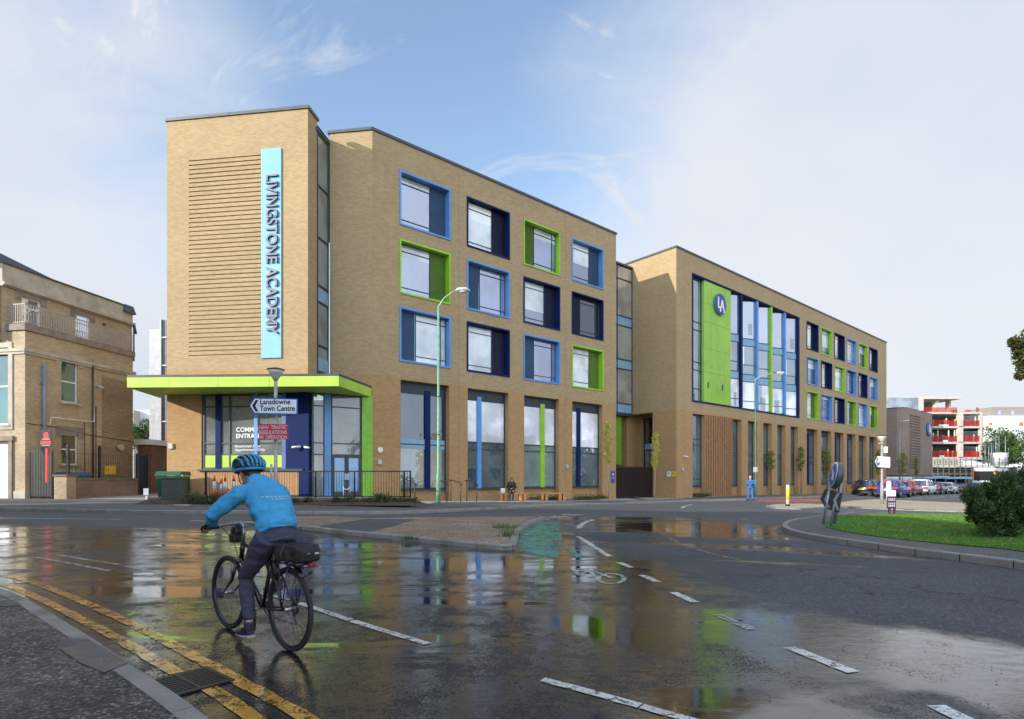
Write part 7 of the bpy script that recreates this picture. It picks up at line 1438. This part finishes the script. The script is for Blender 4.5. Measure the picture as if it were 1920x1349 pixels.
def hand(mb, wrist, dirv, palmn, curl=1., s=1.):
    d = Vector(dirv).normalized(); n = Vector(palmn).normalized(); w_ = n.cross(d).normalized(); W0 = Vector(wrist); pm = W0+d*.045*s
    mb.loft([W0, W0+d*.03*s, W0+d*.085*s], [(.022*s, .028*s), (.018*s, .040*s), (.014*s, .042*s)], 10, side=n)
    for k, (o_, ln) in enumerate(((-.032, .062), (-.011, .072), (.011, .068), (.032, .052))):
        b0 = W0+d*.082*s+w_*o_*s; b1 = b0+(d*math.cos(.6*curl)+n*math.sin(.6*curl))*ln*.45*s; b2 = b1+(d*math.cos(1.7*curl)+n*math.sin(1.7*curl))*ln*.35*s; b3 = b2+(d*math.cos(2.6*curl)+n*math.sin(2.6*curl))*ln*.28*s
        mb.loft([b0, b1, b2, b3], [.0095*s, .009*s, .008*s, .007*s], 8)
    t0 = W0+d*.03*s-w_*.03*s; mb.loft([t0, t0+(d*.6-w_*.7+n*.3).normalized()*.035*s, t0+(d*.8-w_*.4+n*.6).normalized()*.065*s], [.012*s, .010*s, .008*s], 8)
rd = thing('cyclist', 'person in bright blue jacket, blue helmet and dark trousers riding the bicycle', 'person', (R0[0], R0[1], zb), BZ)
sL, sR = Vector((.51, .185, 1.315)), Vector((.51, -.185, 1.315)); eL, eR = Vector((.66, .34, 1.13)), Vector((.66, -.34, 1.13)); wL, wR = Vector((.82, .285, 1.035)), Vector((.82, -.285, 1.035))
hL, hR = Vector((.21, .095, .93)), Vector((.21, -.095, .93)); kL, kR = Vector((.55, .105, .57)), Vector((.60, -.11, .80)); aL, aR = Vector((.455, .12, .185)), Vector((.42, -.12, .53))
hc = Vector((.71, 0, 1.50))
mb = MB()   # body: one continuous mesh
mb.loft([(.18, 0, .88), (.21, 0, 1.0), (.30, 0, 1.14), (.42, 0, 1.27), (.52, 0, 1.35)], [(.07, .10), (.08, .11), (.09, .13), (.10, .155), (.06, .09)], 16, side=(1, 0, -.3))
mb.loft([(.52, 0, 1.34), (.61, 0, 1.42), hc-Vector((0.01, 0, .03))], [.06, .052, .05], 12)
for s_, e_, w_ in ((sL, eL, wL), (sR, eR, wR)): mb.loft([Vector((.48, 0, 1.32)), s_, (s_+e_)/2, e_, (e_+w_)/2, w_], [.06, .052, .045, .038, .034, .024], 12)
for h_, k_2, a_ in ((hL, kL, aL), (hR, kR, aR)): mb.loft([h_, (h_+k_2)/2, k_2, (k_2+a_)/2, a_], [.085, .075, .055, .048, .032], 12)
for a_ in (aL, aR): mb.loft([a_, a_+Vector((.05, 0, -.05)), a_+Vector((.15, 0, -.07))], [.035, .035, .022], 10)
head(mb, hc, (.98, .05, -.12), (.15, 0, 1), 1.02)
hand(mb, wL, (.85, .0, -.25), (.3, 0, -1)); hand(mb, wR, (.85, .0, -.25), (.3, 0, -1))
remesh(mb, 'body', SKIN, rd, .009, 4)
JK = M('jacket_blue', (.04, .27, .50), .85, 0, .14, 6, .25)
mb = MB()   # jacket
mb.loft([(.185, 0, .985), (.20, 0, 1.02), (.255, 0, 1.12), (.35, 0, 1.245), (.45, 0, 1.345), (.54, 0, 1.40)], [(.13, .165), (.135, .17), (.145, .175), (.145, .195), (.115, .18), (.06, .085)], 26, side=(1, 0, -.45))
for s_, e_, w_ in ((sL, eL, wL), (sR, eR, wR)): mb.loft([Vector((.45, s_.y*.45, 1.315)), s_-Vector((.01, 0, .01)), (s_+e_)/2, e_, (e_+w_)/2, w_-(w_-e_)*.06], [.095, .082, .072, .064, .056, .042], 16)
mb.loft([(.43, 0, 1.365), (.47, 0, 1.40), (.54, 0, 1.43), (.59, 0, 1.445)], [(.05, .12), (.065, .125), (.062, .105), (.05, .08)], 18, side=(1, 0, -.6))
jk = remesh(mb, 'jacket', JK, rd, .0085, 4, .013, 8)
# torso folds: long soft ridges
for v in jk.data.vertices:
    p = v.co
    fz = 0
    if abs(p.y) < .2 and p.z < 1.32: fz = .010*math.sin((p.z*1.0+p.x*.4)*46+2.2*noise.noise(p*5))*max(0, min(1, (1.26-p.z)*5))
    v.co += v.normal*fz
mb = MB()
for k in range(2): 
    for i in range(8):
        pass
LT_ = M('jacket_reflective', (.25, .42, .58), .5)
# lettering band: two thin reflective strips following the shoulders
import mathutils
bvh = mathutils.bvhtree.BVHTree.FromPolygons([v.co for v in jk.data.vertices], [p.vertices for p in jk.data.polygons])
mb = MB()
for row, (z0_, y0_, y1_) in enumerate(((1.285, -.15, .12), (1.265, -.13, .05))):
    n_ = 26; prev_ = None
    for i in range(n_+1):
        yy = y0_+(y1_-y0_)*i/n_; pr = []
        for zz in (z0_+.10*0-.004, z0_+.006):
            h_ = bvh.ray_cast(Vector((-.4, yy, zz)), Vector((1, 0, 0)))
            pr.append(h_[0]+h_[1]*(.002 if h_[1].x < 0 else -.002) if h_[0] else None)
        if prev_ and all(pr) and all(prev_) and i % 3: mb.face([prev_[0], pr[0], pr[1], prev_[1]], True)
        prev_ = pr
mb.build('reflective_band', LT_, jk, world=False)
mb = MB()   # trousers
mb.loft([(.16, 0, .88), (.185, 0, .93), (.22, 0, 1.0), (.25, 0, 1.06)], [(.12, .14), (.13, .15), (.12, .145), (.10, .13)], 22, side=(1, 0, -.2))
for h_, k_2, a_ in ((hL, kL, aL), (hR, kR, aR)): mb.loft([h_+Vector((-.04, 0, .03)), h_+(k_2-h_)*.25, (h_+k_2)/2, k_2, (k_2+a_)/2, a_+(k_2-a_)*.08], [.105, .10, .086, .068, .060, .048], 16)
remesh(mb, 'trousers', fabric('trousers_slate', (.045, .045, .075)), rd, .009, 4, .010, 10)
for a_, d_ in ((aL, Vector((1, 0, -.12))), (aR, Vector((1, 0, -.15)))):
    mb = MB(); d_.normalize(); hl = a_+Vector((-.035, 0, -.075))
    mb.loft([hl, hl+d_*.05, hl+d_*.14, hl+d_*.22, hl+d_*.26], [(.028, .034), (.036, .038), (.032, .045), (.026, .042), (.014, .026)], 14, side=(0, 0, 1)); mb.loft([a_+Vector((.0, 0, .015)), a_+Vector((0.01, 0, -.05))], [.045, .045], 12); sh_ = remesh(mb, 'shoe', M('shoe_dark', (.035, .02, .06), .6), rd, .008, 3)
    mb = MB(); mb.loft([hl-Vector((.01, 0, .034)), hl+d_*.12-Vector((0, 0, .036)), hl+d_*.25-Vector((0, 0, .026))], [(.012, .038), (.012, .046), (.010, .030)], 12, side=(0, 0, 1)); mb.build('sole', M('sole_grey', (.30, .26, .30), .6), sh_, world=False)
for w_ in (wL, wR): mb = MB(); hand(mb, w_-Vector((.01, 0, -.004)), (.85, .0, -.25), (.3, 0, -1), 1., 1.12); remesh(mb, 'glove', BLACK, rd, .006, 2)
mb = MB(); hb_ = Vector((.71, 0, 1.525)); mb.ell(hb_, (.105, .086, .10), 16, 10); mb.loft([hb_+Vector((-.09, 0, -.02)), hb_+Vector((-.10, 0, -.10)), hb_+Vector((-.08, 0, -.13))], [(.03, .06), (.03, .055), (.02, .04)], 10, side=(1, 0, 0)); remesh(mb, 'hair', HAIR, rd, .01, 2)
# helmet with vents: shell ribs over a dark liner
HB_ = M('helmet_blue', (.015, .19, .36), .35, 0, .1, 6, 0, .4); HD = M('helmet_dark', (.012, .016, .022), .45)
hcv = Vector((.71, 0, 1.545)); tilt = Matrix.Rotation(math.radians(8), 4, 'Y')
mb = MB(); mb.ell((0, 0, 0), (.146, .114, .108), 28, 16)
bmesh.ops.delete(mb.bm, geom=[v for v in mb.bm.verts if v.co.z < -.045], context='VERTS'); bmesh.ops.transform(mb.bm, matrix=Matrix.Translation(hcv) @ tilt, verts=mb.bm.verts); hm = mb.build('helmet', HD, rd, world=False)
mb = MB()
for k in range(-3, 4):
    y = k*.031; w_ = .0125; pts = []
    for i in range(23):
        a = math.radians(-15+205*i/22); rr = math.sqrt(max(.05, 1-(y/.118)**2)); pts.append(Vector((.155*math.cos(a)*rr, y*(1.08+.12*math.sin(a)), .118*math.sin(a)*rr)))
    mb.loft(pts, [(.010, w_)]*23, 8, side=(0, 0, 1) if False else None)
for zz, s_ in ((-.03, 1.0), (.025, .95)): 
    ring_ = [Vector((.157*s_*math.cos(2*math.pi*i/40)*math.sqrt(1-(zz/.115)**2), .123*s_*math.sin(2*math.pi*i/40)*math.sqrt(1-(zz/.115)**2), zz)) for i in range(41)]; 
    if zz < 0: mb.loft(ring_, [(.014, .010)]*41, 8, side=UP, cap=False)
for sx in (-1, 1):
    for i in range(3): a0 = math.radians(40+50*i); 
bmesh.ops.transform(mb.bm, matrix=Matrix.Translation(hcv) @ tilt, verts=mb.bm.verts); mb.build('helmet_shell', HB_, hm, world=False)
mb = MB(); mb.loft([Vector((.85, -.055, 1.515)), Vector((.885, 0, 1.51)), Vector((.85, .055, 1.515))], [(.006, .02)]*3, 8, side=UP); mb.build('visor', HB_, hm, world=False)
mb = MB()
for sy in (-1, 1): mb.loft([hcv+Vector((.0, sy*.1, -.04)), hcv+Vector((.03, sy*.075, -.13)), hcv+Vector((.06, sy*.02, -.165))], .005, 5)
mb.build('chin_strap', BLACK, hm, world=False)
mb = MB(); mb.loft([Vector((.81, .085, 1.495)), Vector((.75, .09, 1.50))], .004, 5); mb.build('glasses', BLACK, rd, world=False)

def simple_person(label, loc, rz, top, bottom, pose, s=1., hair=HAIR, longhair=False, bald=False, coat=None):
    t = thing('person', label, 'person', loc, rz)
    J = pose; v = {k: Vector(q)*s for k, q in J.items()}
    def limbs(mb, keys, rad, n=10): mb.loft([v[k] for k in keys], [r*s for r in rad], n)
    mb = MB(); mb.loft([v['pel'], (v['pel']+v['chest'])/2, v['chest'], v['neck']], [(.10*s, .15*s), (.10*s, .14*s), (.11*s, .16*s), (.055*s, .055*s)], 14, side=(1, 0, 0)); mb.loft([v['neck'], v['head']], [.05*s, .05*s], 8); head(mb, v['head'], v['look'] if 'look' in v else (1, 0, -.3), (.2, 0, 1), s)
    for q in 'lr':
        limbs(mb, ['chest', 's'+q, 'e'+q, 'w'+q], [.06, .05, .038, .025]); limbs(mb, ['h'+q, 'k'+q, 'a'+q], [.08, .052, .034]); limbs(mb, ['a'+q, 't'+q], [.038, .028])
        d_ = (v['w'+q]-v['e'+q]).normalized(); hand(mb, v['w'+q], d_, Vector((0, 0, -1)) if abs(d_.z) < .7 else Vector((1, 0, 0)), .5, s)
    remesh(mb, 'body', SKIN, t, .016, 3)
    mb = MB(); hem = v['pel']-(v['chest']-v['pel'])*.18; mb.loft([hem, (v['pel']+v['chest'])/2, v['chest'], v['chest']+(v['neck']-v['chest'])*.75], [(.16*s, .20*s), (.155*s, .19*s), (.15*s, .20*s), (.08*s, .11*s)], 18, side=(1, 0, 0))
    for q in 'lr': mb.loft([v['chest']*.6+v['s'+q]*.4, v['s'+q], v['e'+q], v['w'+q]-(v['w'+q]-v['e'+q])*.08], [.085*s, .082*s, .068*s, .05*s], 12)
    remesh(mb, 'jacket', top, t, .02, 3, .008, 12)
    mb = MB(); mb.loft([v['pel']-Vector((0, 0, .06*s)), v['pel']+Vector((0, 0, .08*s))], [(.13*s, .17*s), (.13*s, .16*s)], 16, side=(1, 0, 0))
    for q in 'lr': mb.loft([v['h'+q], (v['h'+q]+v['k'+q])/2, v['k'+q], v['a'+q]], [.105*s, .095*s, .075*s, .06*s], 12)
    remesh(mb, 'trousers', bottom, t, .02, 3, .006, 12)
    for q in 'lr': mb = MB(); d_ = (v['t'+q]-v['a'+q]); mb.loft([v['a'+q]-d_*.35, v['a'+q]+d_*.4, v['t'+q]+d_*.15], [.045*s, .048*s, .03*s], 12); mb.build('shoe', BLACK, t, world=False)
    if not bald:
        mb = MB(); f = v['look'] if 'look' in v else Vector((1, 0, -.3)); f = Vector(f).normalized(); mb.ell(v['head']-f*.02*s+Vector((0, 0, .035*s)), (.108*s, .092*s, .10*s), 14, 10)
        if longhair:
            mb.loft([v['head']-f*.05+UP*.02, v['head']-f*.07-UP*.14*s, v['chest']+UP*.02], [(.07*s, .09*s), (.07*s, .10*s), (.04*s, .10*s)], 12, side=(1, 0, 0))
            for sy in (-1, 1): mb.loft([v['head']+Vector((.02, sy*.08, .0))*s, v['chest']+Vector((.10, sy*.10, .06))*s, v['chest']+Vector((.15, sy*.10, -.10))*s], [.035*s, .04*s, .02*s], 8)
        remesh(mb, 'hair', hair, t, .018, 2)
    return t, v
stand = dict(pel=(0, 0, .93), chest=(.02, 0, 1.32), neck=(.03, 0, 1.50), head=(.08, 0, 1.62), sl=(.0, .20, 1.42), sr=(.0, -.20, 1.42), el=(.05, .27, 1.14), er=(.05, -.27, 1.14), wl=(.27, .10, 1.18), wr=(.27, -.08, 1.16), hl=(0, .10, .9), hr=(0, -.10, .9), kl=(.03, .13, .48), kr=(.03, -.13, .48), al=(0, .15, .09), ar=(0, -.16, .09), tl=(.15, .19, .04), tr=(.15, -.2, .04), look=(1, 0, -.9))
x, y = G(1407, 935.5, .0); Yd = 41.; xx = (1407-CX)/FPX*Yd
pm, v_ = simple_person('man in blue jacket and jeans standing with head bowed by the far green lamp', (xx, Yd, g(xx, Yd)+.0), math.radians(-118), fabric('denim_jacket', (.03, .12, .30)), fabric('jeans_blue', (.03, .13, .36)), stand, 1.02, M('grey_hair', (.30, .26, .22), .7))
mb = MB(); mb.box(.36, .38, -.03, .04, 1.19, 1.32); mb.build('phone', BLACK, pm, world=False)
sit = dict(pel=(0, 0, .56), chest=(.08, 0, .93), neck=(.14, 0, 1.08), head=(.21, 0, 1.19), sl=(.08, .17, 1.02), sr=(.08, -.17, 1.02), el=(.16, .24, .76), er=(.18, -.24, .76), wl=(.40, .06, .74), wr=(.40, -.08, .72), hl=(.02, .09, .54), hr=(.02, -.09, .54), kl=(.42, .08, .56), kr=(.44, -.09, .55), al=(.40, .06, .10), ar=(.50, -.13, .12), tl=(.53, .07, .05), tr=(.62, -.18, .05), look=(1, .1, -.5))
Yd = 32.6; xx = (959-CX)/FPX*Yd
pw2, v_ = simple_person('woman in dark coat with long brown hair sitting on the left timber bench', (xx, Yd, g(xx, Yd)+.12), math.radians(-88), fabric('coat_black', (.022, .015, .014)), fabric('ripped_jeans_black', (.02, .02, .022)), sit, 1.0, M('auburn_hair', (.10, .04, .015), .6, 0, .3, 30), True)
mb = MB(); mb.loft([v_['chest']+Vector((.07, 0, .10)), v_['neck']+Vector((.05, 0, -.02))], [(.12, .14), (.08, .10)], 14, side=(1, 0, 0)); mb.build('fur_collar', M('fur_brown', (.14, .07, .025), .95, 0, .4, 30, 1.), pw2, world=False)
mb = MB()
for sy in (-1, 1): mb.ell((.46, .085*sy, .58), (.04, .035, .045), 8, 6)
mb.build('knee_rips', SKIN, pw2, world=False)
mb = MB(); mb.box(xx-.62, xx-.34, Yd-.15, Yd+.05, g(xx, Yd)+.585, g(xx, Yd)+.85); tag(mb.build('white_bag', WHITE, bevel=.03), 'small white bag on the bench beside the seated woman', 'bag')
Yd = 73.; xx = (1834-CX)/FPX*Yd
simple_person('person in dark clothes standing in front of the coach', (xx, Yd, g(xx, Yd)), math.radians(-100), fabric('coat_dark2', (.03, .03, .035)), fabric('trousers_dark2', (.03, .03, .04)), stand, .98)
Yd = 56.5; xx = (1658-CX)/FPX*Yd
simple_person('person in black with head showing above the parked cars', (xx, Yd, g(xx, Yd)+.1), math.radians(-60), fabric('coat_dark3', (.02, .02, .022)), MATS['trousers_dark2'], stand, .97)
